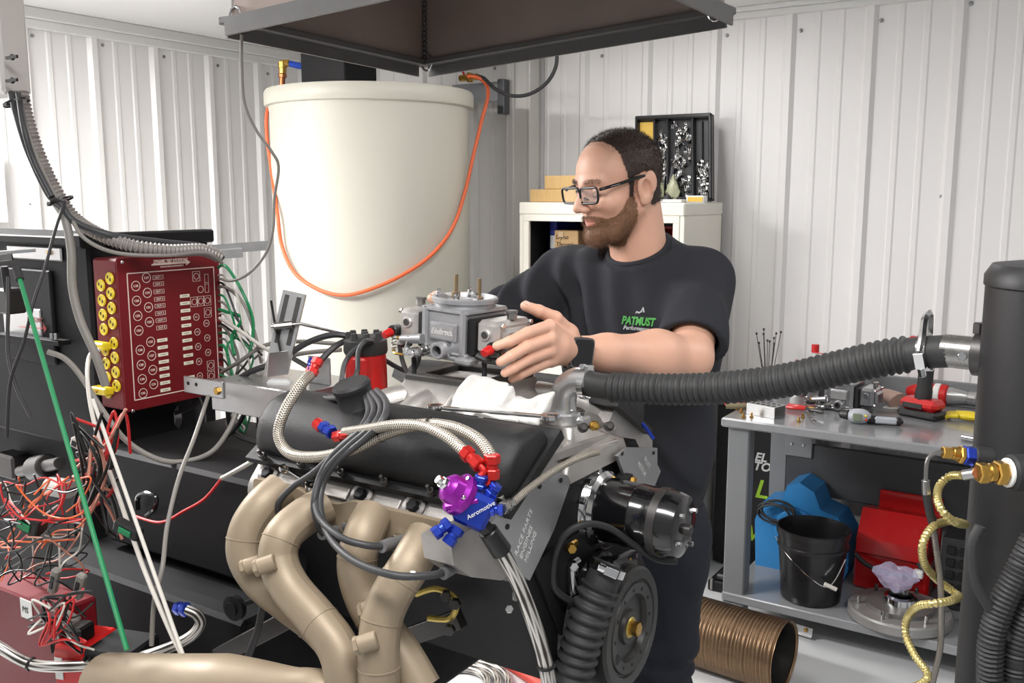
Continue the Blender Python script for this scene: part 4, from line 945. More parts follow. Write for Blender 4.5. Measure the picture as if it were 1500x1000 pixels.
# engine mounts / emblem on the timing cover
w_ = P(752, 884, X=-.70)
text('C', .03, m_steel, EN, face_M(w_, (0, 1, .2), (0, -.2, 1)), 'cover_emblem', .001, 0, .001)
MB().hexn(P(746, 892, X=-.69), P(746, 892, X=-.682), .006).build('cover_bolt', m_chrome, EN)
# ------------------------------------------------------------------ exhaust header
HD = thing('exhaust_header', 'tan coated four tube exhaust header bolted to the near cylinder head', 'exhaust header', (-.97, .95, 1.0))
TRD = .0292
def tubeP(pts): return cr([P(a, b, Y=y) for a, b, y in pts], 10)
T = [[(412, 716, 1.02), (385, 740, .985), (363, 775, .96), (360, 812, .95), (382, 850, .955), (425, 885, .965), (470, 920, .975), (505, 965, .98), (515, 1020, .98)],
     [(478, 738, 1.02), (445, 757, .985), (415, 785, .945), (408, 820, .93), (425, 860, .925), (463, 905, .92), (493, 945, .915), (505, 985, .91), (506, 1030, .91)],
     [(548, 752, 1.02), (532, 785, .985), (523, 825, .97), (532, 868, .97), (556, 915, .97), (590, 962, .97), (618, 1010, .97)],
     [(625, 785, 1.02), (600, 828, .975), (575, 868, .95), (560, 905, .935), (555, 945, .925), (555, 985, .92), (556, 1030, .92)]]
for pts in T:
    o = MB().tube(tubeP(pts), TRD, 22).build('header_tube', m_tan, HD, 60)
for ti, fi in ((0, .30), (0, .72), (1, .28), (1, .66), (2, .30), (2, .62), (3, .25), (3, .52), (3, .8)):
    pth = tubeP(T[ti]); k_ = int(fi * (len(pth) - 1)); MB().lathe([(TRD - .002, -.002), (TRD + .0009, -.001), (TRD + .0009, .001), (TRD - .002, .002), (TRD - .002, -.002)], pth[k_], pth[k_ + 1] - pth[k_ - 1], 22).build('weld_bead', m_tan, HD)
fl = rpoly([(-1.172, 1.19), (-1.172, 1.243), (-1.07, 1.243), (-1.035, 1.232), (-.985, 1.232), (-.955, 1.243), (-.76, 1.243), (-.752, 1.19)], .008, 3)
M_ = face_M((0, 1.034, 0), (1, 0, 0), (0, 0, 1)); MB().prism(fl, 0, .011, M_).build('flange', m_tan, HD, 30)
for i in range(5): q = Vector((-1.155 + i * .098, 1.022, 1.205)); MB().hexn(q, q + Vector((0, -.012, 0)), .008).build('flange_bolt', m_chrome, HD)
for (px, py, y, dx, dy, dz) in ((372, 826, .93, -.015, -.012, -.006), (392, 826, .90, -.015, -.012, -.006), (545, 890, .94, -.015, -.01, -.006), (540, 940, .897, -.016, -.012, -.006)):
    q = P(px, py, Y=y); e = q + Vector((dx, dy, dz)); MB().cyl(q - Vector((dx, dy, dz)) * .6, e - Vector((dx, dy, dz)) * .3, .0125, n=18).hexn(e - Vector((dx, dy, dz)) * .35, e, .013).build('sensor_bung', m_tan, HD)
cp_ = cr([P(520, 1040, Y=.92), P(470, 1012, Y=.90), P(400, 1010, Y=.88), P(320, 1010, Y=.86), P(240, 1008, Y=.85), P(155, 1004, Y=.84)], 8)
n_ = len(cp_); MB().tube(cp_, [.030 if i < n_ * .3 else min(.030 + .03 * (i - n_ * .3) / (n_ * .35), .052) for i in range(n_)], 26).build('collector', m_tan, HD, 60)
# ------------------------------------------------------------------ distributor, regulator, hoses
DC = Vector((-1.222, EY, 1.318))
D_ = thing('distributor', 'red distributor with grey cap at the back of the engine', 'distributor', DC)
MB().lathe([(.036, 0), (.041, .004), (.0405, .05), (.039, .085)], DC, n=26).build('distributor_body', m_redp, D_)
MB().box(-.018, .018, -.009, .009, 0, .08, .004).xf(Matrix.Translation(DC + Vector((.02, -.036, 0)))).build('clip_rib', m_redp, D_)
MB().lathe([(.041, .082), (.043, .088), (.042, .108), (.03, .116), (.001, .118)], DC, n=26).build('cap', m_rubg, D_)
for i in range(9):
    a_ = i * 2 * PI / 8; r_ = .032 if i < 8 else 0; q = DC + Vector((r_ * math.cos(a_), r_ * math.sin(a_), .106)); MB().cyl(q, q + Vector((0, 0, .018)), .0075, .006, 10).build('terminal', m_rubg, D_)
MB().cyl((-1.222, EY, 1.26), (-1.222, EY, 1.32), .02, n=14).build('stem', m_alu, D_)
RC = P(684, 738, Y=.965)
R_ = thing('fuel_regulator', 'purple and blue anodised fuel pressure regulator by the valve cover', 'regulator', RC)
ri = Vector((.839, .545, 0)); up = Vector((.12, .1, .98)).normalized(); vw = Vector((.545, -.839, 0))
def rq(a, b, c=0): return RC + ri * a + Vector((0, 0, 1)) * b + vw * c
Rr = Matrix((ri, vw * -1, Vector((0, 0, 1)))).transposed()
MB().cbox(rq(.010, -.004), (.046, .04, .048), Rr @ Matrix.Rotation(.45, 3, 'Y'), .006).build('body', m_blue, R_)
MB().lathe([(.028, -.004), (.029, 0), (.029, .006), (.022, .010), (.019, .022), (.012, .028), (.007, .029)], rq(-.008, .012), rq(-.6, .55, .3) - RC, 26).build('bonnet', m_purp, R_)
MB().cbox(rq(-.006, .006), (.05, .042, .012), Rr @ Matrix.Rotation(.45 - PI / 2 + .9, 3, 'Y'), .004).build('flange', m_purp, R_)
ab = (rq(-.6, .55, .3) - RC).normalized(); q = rq(-.008, .012) + ab * .028
MB().hexn(q, q + ab * .007, .009).cyl(q, q + ab * .014, .006, n=10).build('adjuster', m_chrome, R_)
for a_ in range(5):
    sd = frame(ab); q = rq(-.008, .012) + ab * .006 + sd @ Vector((.024 * math.cos(a_ * 1.257), .024 * math.sin(a_ * 1.257), 0)); MB().cyl(q, q + ab * .005, .0035, n=8).build('screw', m_chrome, R_)
def an(p, d, m, name='hose_fitting', parent=None, L=.026, r=.0085):
    p = Vector(p); d = Vector(d).normalized()
    return MB().hexn(p, p + d * L * .38, r * 1.15).cyl(p + d * L * .36, p + d * L * .6, r * .85, n=12).hexn(p + d * L * .58, p + d * L, r * 1.05).build(name, m, parent)
an(rq(-.022, -.022, .01), rq(-.7, -.45, .3) - RC, m_blue, 'port_fitting', R_); an(rq(-.010, -.028, .012), rq(-.5, -.65, .3) - RC, m_blue, 'port_fitting', R_)
an(rq(.016, .022, .0), rq(.2, .9, .1) - RC, m_blue, 'port_fitting', R_, .018); an(rq(.030, .012, .0), rq(.5, .8, .1) - RC, m_blue, 'port_fitting', R_, .018)
an(rq(.030, -.004, .012), rq(1, .05, .1) - RC, m_blue, 'port_fitting', R_, .018, .007)
MB().cyl(rq(-.012, -.030, .012), rq(-.018, -.052, .016), .004, n=8).build('bleed_tip', m_steel, R_)
text('Aeromotive', .0085, m_white, R_, face_M(rq(.002, -.014, .0215), ri * .86 + Vector((0, 0, .5)), Vector((0, 0, 1))), 'lettering', .0003, .2)
# braided lines
def hose(name, pts, r, m, label, fit=None, n=14, k=10):
    t = thing(name, label, 'hose', pts[0]); pth = cr(pts, k); MB().tube(pth, r, n).build('braided_sleeve', m, t, 60)
    return t, pth
t, pth = hose('braided_hose', [P(455, 548, Y=1.10), P(440, 565, Y=1.06), P(417, 602, Y=1.03), P(408, 638, Y=1.02), P(425, 664, Y=1.015), P(465, 669, Y=1.01), P(515, 658, Y=1.005), P(565, 635, Y=1.02), P(615, 622, Y=1.025), P(660, 625, Y=1.02), P(695, 640, Y=1.01), P(714, 660, Y=1.0), P(721, 678, Y=.99)], .0088, m_braid, 'longer braided steel hose looping over the valve cover')
an(pth[0], P(462, 535, Y=1.11) - pth[0], m_red, 'hose_end', t, .03, .0095); an(P(456, 545, Y=1.10), P(458, 527, Y=1.12) - P(456, 545, Y=1.10), m_blue, 'swivel_nut', t, .03, .008)
e = pth[-1]; an(e + Vector((0, 0, .012)), Vector((0, 0, -1)), m_red, 'hose_end', t, .034, .0095)
MB().tube(cr([e + Vector((0, 0, -.018)), e + Vector((-.004, 0, -.028)), rq(.026, .03)], 5), .005, 10).build('bent_tube', m_red, t)
for (a, b, y) in ((559, 637, 1.02), (630, 621, 1.024)):
    c = P(a, b, Y=y); MB().lathe([(.0088, -.0018), (.0106, -.0018), (.0106, .0018), (.0088, .0018), (.0088, -.0018)], c, (1, .1, .15), 16).build('cable_tie', m_zip, t)
t, pth = hose('braided_hose', [P(505, 633, Y=1.015), P(540, 628, Y=1.008), P(580, 622, Y=1.0), P(620, 624, Y=1.0), P(652, 638, Y=.995), P(674, 655, Y=.99), P(688, 668, Y=.985)], .0078, m_braid, 'shorter braided steel hose with a capped red and blue end')
an(pth[0] + Vector((.012, 0, 0)), P(485, 637, Y=1.015) - pth[0], m_red, 'hose_end', t, .034, .0085); q = P(487, 634, Y=1.015); an(q, P(466, 620, Y=1.02) - q, m_blue, 'swivel_nut', t, .026, .0095); q = P(472, 626, Y=1.02); MB().cyl(q, P(463, 619, Y=1.022), .0095, n=14).build('red_cap', m_red, t)
e = pth[-1]; an(e - (pth[-1] - pth[-4]).normalized() * .012, pth[-1] - pth[-4], m_red, 'hose_end', t, .036, .0095)
q = e + (pth[-1] - pth[-4]).normalized() * .02; MB().tube(cr([q, q + Vector((.008, 0, -.008)), rq(.014, .034)], 5), .005, 10).build('bent_tube', m_red, t)
t, pth = hose('braided_hose', [P(733, 803, Y=1.0), P(752, 838, Y=1.02), P(770, 880, Y=1.03), P(786, 925, Y=1.04), P(798, 968, Y=1.05), P(806, 1015, Y=1.05)], .0105, m_bstripe, 'striped braided hose hanging down from the fuel regulator')
q = rq(.016, -.024); MB().hexn(q, q + (P(722, 785, Y=.99) - q) * .7, .011).build('port_nut', m_zip, t); q2 = q + (P(722, 785, Y=.99) - q) * .6; MB().cyl(q2, pth[0] + (pth[2] - pth[0]), .0135, .0145, 16).build('black_socket', m_zip, t)
MB().lathe([(.0108, -.002), (.013, -.002), (.013, .002), (.0108, .002)], P(800, 975, Y=1.05), (.1, .1, -1), 12).build('cable_tie', m_zip, t)
t, pth = hose('braided_line', [P(752, 736, Y=1.02), P(772, 718, Y=1.06), P(800, 697, Y=1.12), P(832, 678, Y=1.18), P(858, 667, Y=1.22), P(876, 662, Y=1.25)], .0052, m_braid, 'thin braided line from the regulator to the thermostat housing', n=10)
an(rq(.046, -.002, .012), pth[0] - rq(.046, -.002, .012), m_steel, 'hose_end', t, .034, .0075)
# spark plug leads
m_lead = mat('charcoal_silicone', S(52, 52, 54), .5, 0, .1)
m_boot = mat('grey_boot', S(98, 98, 98), .55, 0, .08)
leads = [([(552, 572, 1.10), (566, 590, 1.05), (560, 616, 1.01), (532, 645, 1.0), (492, 678, .995), (472, 712, .985), (470, 750, .96), (485, 790, .93), (520, 822, .905), (575, 842, .90), (625, 843, .93), (652, 838, .96)], (652, 838, .96), (690, 812, 1.02), 'spark plug lead running to the front cylinder'),
         ([(545, 575, 1.10), (558, 596, 1.05), (548, 622, 1.01), (515, 650, 1.0), (480, 685, .99), (463, 722, .975), (468, 758, .95), (500, 787, .93), (535, 798, .94), (562, 800, .965)], (562, 800, .965), (592, 790, 1.02), 'spark plug lead running between the two front tubes'),
         ([(540, 578, 1.10), (548, 600, 1.05), (535, 625, 1.012), (500, 655, 1.0), (462, 690, .995), (430, 712, .99), (409, 735, .985), (408, 752, .99)], (408, 752, .99), (428, 760, 1.02), 'spark plug lead curling to the rear cylinder'),
         ([(536, 582, 1.10), (540, 604, 1.05), (526, 630, 1.012), (492, 662, 1.0), (470, 695, .985), (460, 735, .965), (465, 765, .965), (474, 782, .98)], (474, 782, .98), (492, 776, 1.02), 'spark plug lead dropping behind the second tube')]
for pts, b0, b1, lab in leads:
    t = thing('spark_plug_lead', lab, 'plug lead', P(pts[0][0], pts[0][1], Y=pts[0][2]), 'spark plug leads')
    MB().tube(cr([P(a, b, Y=y) for a, b, y in pts], 8), .0052, 10).build('lead', m_lead, t, 60)
    a = P(*b0[:2], Y=b0[2]); c = P(*b1[:2], Y=b1[2]); MB().tube([a - (c - a) * .1, a + (c - a) * .3, c], [.0085, .0095, .008], 12).build('boot', m_boot, t)
MB().cyl(P(601, 843, Y=.915), P(608, 843, Y=.92), .0065, n=12).build('number_sleeve', m_white, t)
bk = cr([P(a, b, Y=y) for a, b, y in ((610, 560, 1.36), (590, 585, 1.28), (572, 600, 1.16), (552, 572, 1.10))], 6)
for i, (pts, lab) in enumerate((([(525, 496, 1.36), (490, 490, 1.34), (450, 502, 1.32), (405, 530, 1.30), (360, 548, 1.3), (325, 580, 1.3)], 'upper black cable sweeping left from the distributor cap'), ([(508, 498, 1.36), (490, 508, 1.33), (468, 530, 1.30), (445, 560, 1.24), (452, 582, 1.16), (500, 583, 1.10)], 'black cable curving from the distributor to the valve cover'), ([(545, 500, 1.335), (535, 500, 1.31), (525, 515, 1.29), (523, 545, 1.26), (510, 565, 1.2)], 'black lead hanging over the red distributor body'), ([(540, 500, 1.33), (520, 512, 1.30), (505, 532, 1.26), (500, 560, 1.18)], 'second black lead curling beside the red distributor'), ([(560, 525, 1.40), (600, 545, 1.45), (660, 548, 1.5)], 'black cable passing behind the carburettor pad'), ([(585, 505, 1.44), (590, 530, 1.44), (600, 548, 1.43), (612, 530, 1.43), (615, 510, 1.43)], 'black vacuum hose looping under the carburettor'), ([(330, 590, 1.3), (370, 545, 1.33), (430, 520, 1.36), (500, 512, 1.40)], 'grey cable following the black distributor cable'))):
    wire('ignition_cable', [P(a, b, Y=y) for a, b, y in pts], .0062 if i < 2 else .0048, m_lead if i < 6 else m_greyw, lab, 'cable', 'cables around the distributor')
# ------------------------------------------------------------------ wrenches and towel on the engine
wrench(P(637, 600, Y=1.17) + Vector((0, 0, .004)), P(806, 614, Y=1.20) + Vector((0, 0, .004)), .0155, m_chrome, 'long chrome wrench lying along the manifold below the towel')
wrench(P(418, 686, Y=1.04), P(458, 712, Y=1.035), .0125, m_chrome, 'short chrome wrench hanging on the rear head bolts')
# ------------------------------------------------------------------ dynamometer on the left
m_dblk = mat('dyno_black_enamel', S(24, 24, 26), .6, 0, .2, 6, bump=.06, spec=.22)
DY = thing('dynamometer', 'black steel dynamometer cabinet and absorber behind the engine', 'dynamometer', (-1.8, 1.2, 0))
MB().box(-2.7, -1.80, 1.16, 1.47, 1.16, 1.612, .006).build('cabinet', m_dblk, DY)
MB().box(-1.83, -1.79, 1.14, 1.48, 1.595, 1.625, .004).build('top_flange', m_dblk, DY)
MB().box(-2.7, -1.83, 1.145, 1.16, 1.60, 1.618, .003).build('top_flange', m_dblk, DY)
MB().box(-1.86, -1.80, 1.2, 1.47, .0, 1.16, .006).build('post', m_dblk, DY)
MB().box(-2.6, -2.0, 1.25, 1.47, 0.0, 1.16, .006).build('housing', m_dblk, DY)
MB().box(-1.74, -1.275, 1.12, 1.45, .99, 1.19, .008).build('absorber_housing', m_dblk, DY)
MB().box(-1.80, -1.22, 1.03, 1.40, .60, .975, .008).build('housing', m_dblk, DY)
MB().cyl((-1.275, EY, .985), (-1.215, EY, .985), .19, .2, 40).build('bellhousing', m_dblk, DY)
MB().box(-1.75, -1.25, 1.1, 1.5, .08, .6, .01).build('plinth', m_dblk, DY)
MB().box(-1.80, -.75, 1.18, 1.28, 0, .08, .008).box(-1.80, -.75, 1.46, 1.56, 0, .08, .008).build('floor_rail', m_dblk, DY)
for y0_, zt_ in ((1.18, .84), (1.46, .93)): MB().box(-.83, -.77, y0_, y0_ + .07, .08, zt_, .006).build('stand_post', m_dblk, DY)
MB().box(-.83, -.77, 1.18, 1.53, .60, .66, .006).build('stand_beam', m_dblk, DY)
MB().bar(P(322, 960, Y=1.0), P(425, 905, Y=1.02), .022, .03).build('brace', m_dsteel, DY)
MB().bar(P(590, 935, Y=1.12), P(675, 905, Y=1.12), .02, .03).build('brace', m_dsteel, DY)
MB().tube(cr([P(610, 870, Y=1.1), P(640, 862, Y=1.1), P(668, 878, Y=1.1), P(660, 905, Y=1.1), P(628, 905, Y=1.1)], 6), .005, 8).build('latch_rod', MATS['yellow_zinc'], DY)
for (a, b, y) in ((668, 882, 1.095), (660, 920, 1.095), (655, 870, 1.1)): q = P(a, b, Y=y); MB().hexn(q, q + Vector((.004, -.01, 0)), .009).build('bolt', m_dsteel, DY)
q = P(347, 888, Y=1.02); MB().lathe([(.022, 0), (.022, .01), (.012, .012), (.012, .016)], q, (.1, -1, 0), 18).bar(q, P(375, 878, Y=1.02), .008, .008).build('hand_wheel', m_black, DY)
MB().tube(cr([P(202, 745, Y=1.11), P(202, 728, Y=1.105), P(212, 722, Y=1.1), P(228, 728, Y=1.1), P(226, 745, Y=1.1), P(215, 755, Y=1.11)], 5), .005, 8).build('hasp', m_blackS, DY)
MB().cyl(P(262, 890, Y=1.03), P(272, 892, Y=1.01), .011, n=6).build('blue_port', m_blue, DY)
# plates on the cabinet face
def fplate(x0, y0, x1, y1, name, m, th=.006, Y=1.16, par=DY):
    a = P(x0, y1, Y=Y); b = P(x1, y0, Y=Y); return MB().box(a.x, b.x, Y - th, Y, min(a.z, b.z), max(a.z, b.z), .003).build(name, m, par)
fplate(14, 362, 92, 378, 'name_strip', m_aluS); q = P(72, 370, Y=1.153); MB().hexn(q, q + Vector((0, -.004, 0)), .006).build('bolt', m_brass, DY)
fplate(3, 396, 78, 520, 'access_panel', m_dblk, .01)
pl = fplate(14, 452, 66, 490, 'maker_plate', m_aluS, .012)
m_prred = mat('print_red', S(150, 40, 40), .5)
text('ENTS,INC', .014, m_prred, DY, face_M(P(40, 470, Y=1.147), (1, 0, 0), (0, 0, 1)), 'plate_lettering', .0002)
a = P(30, 478, Y=1.1475); b = P(64, 481, Y=1.1475); MB().bar(a, b, .001, .010, Vector((0, 1, 0))).add([b + Vector((0, 0, .011)), b + Vector((.012, 0, 0)), b + Vector((0, 0, -.011)), b + Vector((0, -.001, .011)), b + Vector((.012, -.001, 0)), b + Vector((0, -.001, -.011))], [(0, 1, 2), (5, 4, 3), (0, 3, 4, 1), (1, 4, 5, 2), (2, 5, 3, 0)]).build('plate_arrow', m_prred, DY)
MB().bar(P(0, 490, Y=1.13), P(95, 502, Y=1.14), .03, .01).build('ledge', m_dblk, DY)
for px in (77, 83): q = P(px, 496, Y=1.13); MB().hexn(q, q + Vector((0, 0, .012)), .006).build('bolt', m_chrome, DY)
# indicator arm from the left
t = thing('probe_arm', 'flat bright steel arm entering at the left edge', 'arm', P(0, 374, d=1.75))
MB().bar(P(-40, 373, d=1.75), P(52, 366, d=1.8), .03, .006).build('arm_bar', m_chrome, t); MB().bar(P(-40, 382, d=1.74), P(18, 376, d=1.75), .008, .012).build('arm_edge', m_steel, t)
t = thing('grey_switch_box', 'small dark connector block below the steel arm', 'connector', P(15, 440, d=1.85))
a = P(15, 440, d=1.86); MB().cbox(a, (.05, .04, .05), None, .004).build('block', m_zip, t); MB().tube([a + Vector((.02, -.015, .02)), a + Vector((.025, -.02, .07))], .007, 8).build('plug', m_rub, t)
# rotating coupling and shafts left
t = thing('drive_coupling', 'worn steel shaft coupling below the black cabinet', 'coupling', P(60, 690, Y=1.2))
q = P(30, 690, Y=1.2); MB().cyl(q, P(88, 678, Y=1.15), .014, n=16).cyl(P(52, 686, Y=1.18), P(70, 682, Y=1.17), .03, .028, 20).build('shaft', m_dsteel, t)
MB().cyl(P(76, 712, Y=1.15), P(100, 716, Y=1.12), .022, n=18).cyl(P(92, 714, Y=1.13), P(100, 716, Y=1.12), .012, n=12).build('roller', m_greyw, t)
MB().cbox(P(20, 680, Y=1.22), (.08, .05, .06), None, .006).build('yoke', m_dsteel, t)
wh = P(245, 610, Y=1.35)
t = thing('hand_wheel', 'dark spoked wheel behind the red instrument box', 'wheel', wh)
MB().lathe([(.085, -.012), (.095, -.014), (.1, 0), (.095, .014), (.085, .012), (.085, -.012)], wh, (.3, -1, 0), 36).build('rim', m_rub, t)
MB().lathe([(.03, -.01), (.04, 0), (.03, .01), (.01, .012)], wh, (.3, -1, 0), 20).build('hub', m_aluS, t)
for i in range(3): a_ = i * 2 * PI / 3 + .4; MB().bar(wh, wh + Vector((.09 * math.cos(a_), .02 * math.cos(a_), .09 * math.sin(a_))), .016, .01).build('spoke', m_rub, t)
# ------------------------------------------------------------------ red instrument box
RX = -1.70; RY0, RY1, RZ0, RZ1 = 1.160, 1.412, 1.262, 1.576
RB = thing('instrument_box', 'dark red sensor breakout box with yellow sockets on the dynamometer', 'instrument box', (RX - .04, (RY0 + RY1) / 2, RZ0))
MB().box(RX - .088, RX - .004, RY0, RY1, RZ0, RZ1, .005).build('box_body', m_maroon, RB)
fp = MB().box(RX - .004, RX, RY0 - .002, RY1 + .002, RZ0 - .002, RZ1 + .002, .001).build('front_panel', m_maroon, RB)
def z8(zx, zy, X=RX + .0006): return P(130 + zx * .25, 360 + zy * .25, X=X)
def ring2(c, r, w, name, par=fp, n=24):
    c = Vector(c); MB().lathe([(r - w, 0), (r, 0), (r, .0006), (r - w, .0006), (r - w, 0)], c, (1, 0, 0), n).build(name, m_print, par)
def strip(a, b, w=.0012, m=m_print, par=fp, name='printed_line'): MB().bar(a, b, .0006, w, Vector((1, 0, 0)) if abs((b - a).normalized().x) < .9 else Vector((0, 0, 1)), .0001).build(name, m, par)
c4 = [z8(222, 157), z8(727, 130), z8(768, 800), z8(272, 908)]
yy0, yy1 = (c4[0].y + c4[3].y) / 2, (c4[1].y + c4[2].y) / 2; zz1, zz0 = (c4[0].z + c4[1].z) / 2, (c4[2].z + c4[3].z) / 2
fx = RX + .0006
for a, b in (((yy0, zz0), (yy1, zz0)), ((yy0, zz1), (yy1, zz1))): MB().box(fx - .0005, fx + .0003, a[0], b[0], a[1] - .0011, a[1] + .0011, .0001).build('printed_line', m_print, fp)
for y in (yy0, yy1): MB().box(fx - .0005, fx + .0003, y - .0011, y + .0011, zz0, zz1, .0001).build('printed_line', m_print, fp)
FR = (0, 1, 0); FU = (0, 0, 1)
for i, (a, b) in enumerate(((337, 187), (275, 235), (343, 275), (280, 322), (350, 360), (287, 410), (355, 446), (293, 496), (362, 562), (301, 610), (369, 643), (307, 697), (375, 727), (313, 781), (381, 810), (318, 863))):
    c = z8(a, b); ring2(c, .0105, .0013, 'printed_ring'); text('C%d' % (17 + i), .0065, m_print, fp, face_M(c + Vector((.0002, 0, -.0022)), FR, FU), 'printed_text', .0002, 0, .0002, 'CENTER')
for i, (a, b) in enumerate(((655, 255), (630, 417), (636, 504), (641, 590), (646, 677), (651, 762), (689, 453), (694, 539), (699, 624))):
    c = z8(a, b); ring2(c, .0078, .0011, 'printed_ring')
    if i: text('C%d' % i, .005, m_print, fp, face_M(c + Vector((.0002, 0, -.0017)), FR, FU), 'printed_text', .0002, 0, .0001, 'CENTER')
def sq(c, w, h):
    for d0, d1, e in (((-w, -h), (w, -h), 0), ((-w, h), (w, h), 0), ((-w, -h), (-w, h), 1), ((w, -h), (w, h), 1)):
        MB().box(fx - .0005, fx + .0003, c.y + d0[0] - .0004, c.y + d1[0] + .0004, c.z + d0[1] - .0004, c.z + d1[1] + .0004, .0001).build('printed_line', m_print, fp)
for (a, b) in ((630, 178), (618, 328), (656, 324), (695, 320), (698, 390), (715, 700), (718, 762)):
    c = z8(a, b); ring2(c, .007, .001, 'printed_ring'); sq(c, .0095, .0105)
sq(z8(690, 195), .005, .011); sq(z8(692, 243), .005, .011)
for i, (a, b) in enumerate(((406, 184), (409, 223), (412, 267), (415, 311), (418, 351), (421, 394), (424, 435), (427, 478))):
    c = z8(a, b); sq(c, .0125, .004); text('OUT %d' % (i + 1), .006, m_print, fp, face_M(c + Vector((.0002, 0, -.002)), FR, FU), 'printed_text', .0002, 0, .0001, 'CENTER')
m_lab = mat('paper_label', S(228, 222, 200), .7, 0, .06, 60)
for (a, b) in ((431, 552), (433, 594), (436, 636), (440, 678), (442, 719), (445, 760), (448, 801), (450, 843), (562, 293), (564, 336), (567, 379), (569, 424), (572, 466), (574, 511), (577, 553), (580, 598), (583, 641), (585, 685), (592, 770)):
    c = z8(a, b); MB().box(fx - .0004, fx + .0006, c.y - .0125, c.y + .0125, c.z - .0036, c.z + .0036, .0002).build('paper_label', m_lab, fp)
    MB().box(fx + .0005, fx + .0008, c.y - .007, c.y + .006, c.z - .0006, c.z + .0008, .0001).build('label_writing', m_greyw, fp)
c = z8(380, 104); text('DYNAMIC TEST SYSTEMS INC', .0105, m_print, fp, face_M(c, FR, FU), 'printed_text', .0002, .1, .0004, 'LEFT', .62)
for k_, (a, b) in enumerate(((372, 108), )):
    c0 = z8(368, 110); c1 = z8(570, 103); MB().box(fx - .0004, fx + .0005, c0.y, c1.y, c0.z - .0022, c0.z + .0016, .0001).build('printed_arrow', m_print, fp)
    MB().prism([(0, -.007), (.011, 0), (0, .007)], 0, .0006, face_M(Vector((fx - .0003, c1.y, c0.z)), FR, FU)).build('arrow_head', m_print, fp)
c = z8(420, 128); text('INNOVATORS IN INSTRUMENTS', .005, m_print, fp, face_M(c, FR, FU), 'printed_text', .0002, 0, .0001, 'LEFT', .8)
for (a, b) in ((196, 95), (745, 70), (260, 968)): c = z8(a, b); MB().sphere(c, .004, 10, (.5, 1, 1)).build('panel_screw', m_chrome, fp)
# yellow thermocouple sockets on the near side
def s8(zx, zy): return P(130 + zx * .25, 360 + zy * .25, Y=RY0 - .0005)
ys0 = None
for i, (a, b) in enumerate(((119, 190), (86, 232), (126, 278), (92, 320), (133, 364), (97, 405), (139, 453), (104, 490), (155, 655), (119, 690), (161, 740), (126, 773), (150, 570), (117, 612), (170, 820), (135, 862))):
    c = s8(a, b); c.x = min(c.x, RX - .016); c.x = (RX - .027) if i % 2 == 0 else (RX - .058)
    so_ = MB().lathe([(.0125, 0), (.0128, .002), (.0115, .004), (.0108, .0034)], c, (0, -1, 0), 18).build('yellow_socket', m_yel, RB)
    for dx, dz in ((-.004, .003), (.004, -.002)): MB().box(c.x + dx - .0016, c.x + dx + .0016, c.y - .0042, c.y - .003, c.z + dz - .003, c.z + dz + .003, .0002).build('socket_slot', m_ink, so_)
for (a, b, lab) in ((115, 580, 'upper'), (130, 840, 'lower')):
    c = s8(a, b); c = Vector((RX - .05, RY0 - .018, c.z))
    pg = thing('thermocouple_plug', 'yellow thermocouple plug in the %s socket row of the red box' % lab, 'plug', c)
    MB().box(c.x - .03, c.x + .022, c.y - .010, c.y + .012, c.z - .008, c.z + .008, .003).build('plug_body', m_yel, pg)
    MB().sphere(c + Vector((-.008, -.011, 0)), .0035, 8).build('screw', m_brass, pg)
# conduit, cable bundle and ceiling box
gb0 = P(38, 136, d=1.92)
GB = thing('junction_box', 'grey steel electrical box hanging at the upper left', 'electrical box', (gb0.x - .1, gb0.y, gb0.z))
m_jb = mat('brushed_steel_box', S(190, 187, 184), .4, .25, .12, 10, stretch=(1, 1, .2))
MB().box(gb0.x - .30, gb0.x - .045, gb0.y - .02, gb0.y + .04, gb0.z, CEIL - .001, .006).build('box_body', m_jb, GB)
for (a, b) in ((20, 84), (20, 118)): q = P(a, b, Y=gb0.y - .02); MB().bar(q - Vector((.02, .004, 0)), q + Vector((.02, -.004, 0)), .004, .006).cyl(q, q + Vector((0, -.006, 0)), .006, n=8).build('latch', m_black, GB)
cd = [P(a, b, d=d) for a, b, d in ((32, 136, 1.93), (40, 175, 1.92), (58, 230, 1.91), (85, 285, 1.9), (112, 322, 1.9), (150, 345, 1.88), (195, 360, 1.88), (250, 367, 1.92), (295, 366, 1.98), (322, 376, 2.02))]
pth = cr(cd, 60); o = MB().tube(pth, .011, 14, rf=lambda L: .0102 + .0036 * (.5 + .5 * math.cos(L / .0085 * 2 * PI))).build('flexible_conduit', mat('grey_conduit', S(140, 134, 130), .4, .2), None, 60)
tag(o, 'grey ribbed conduit sweeping from the junction box to the red box', 'conduit')
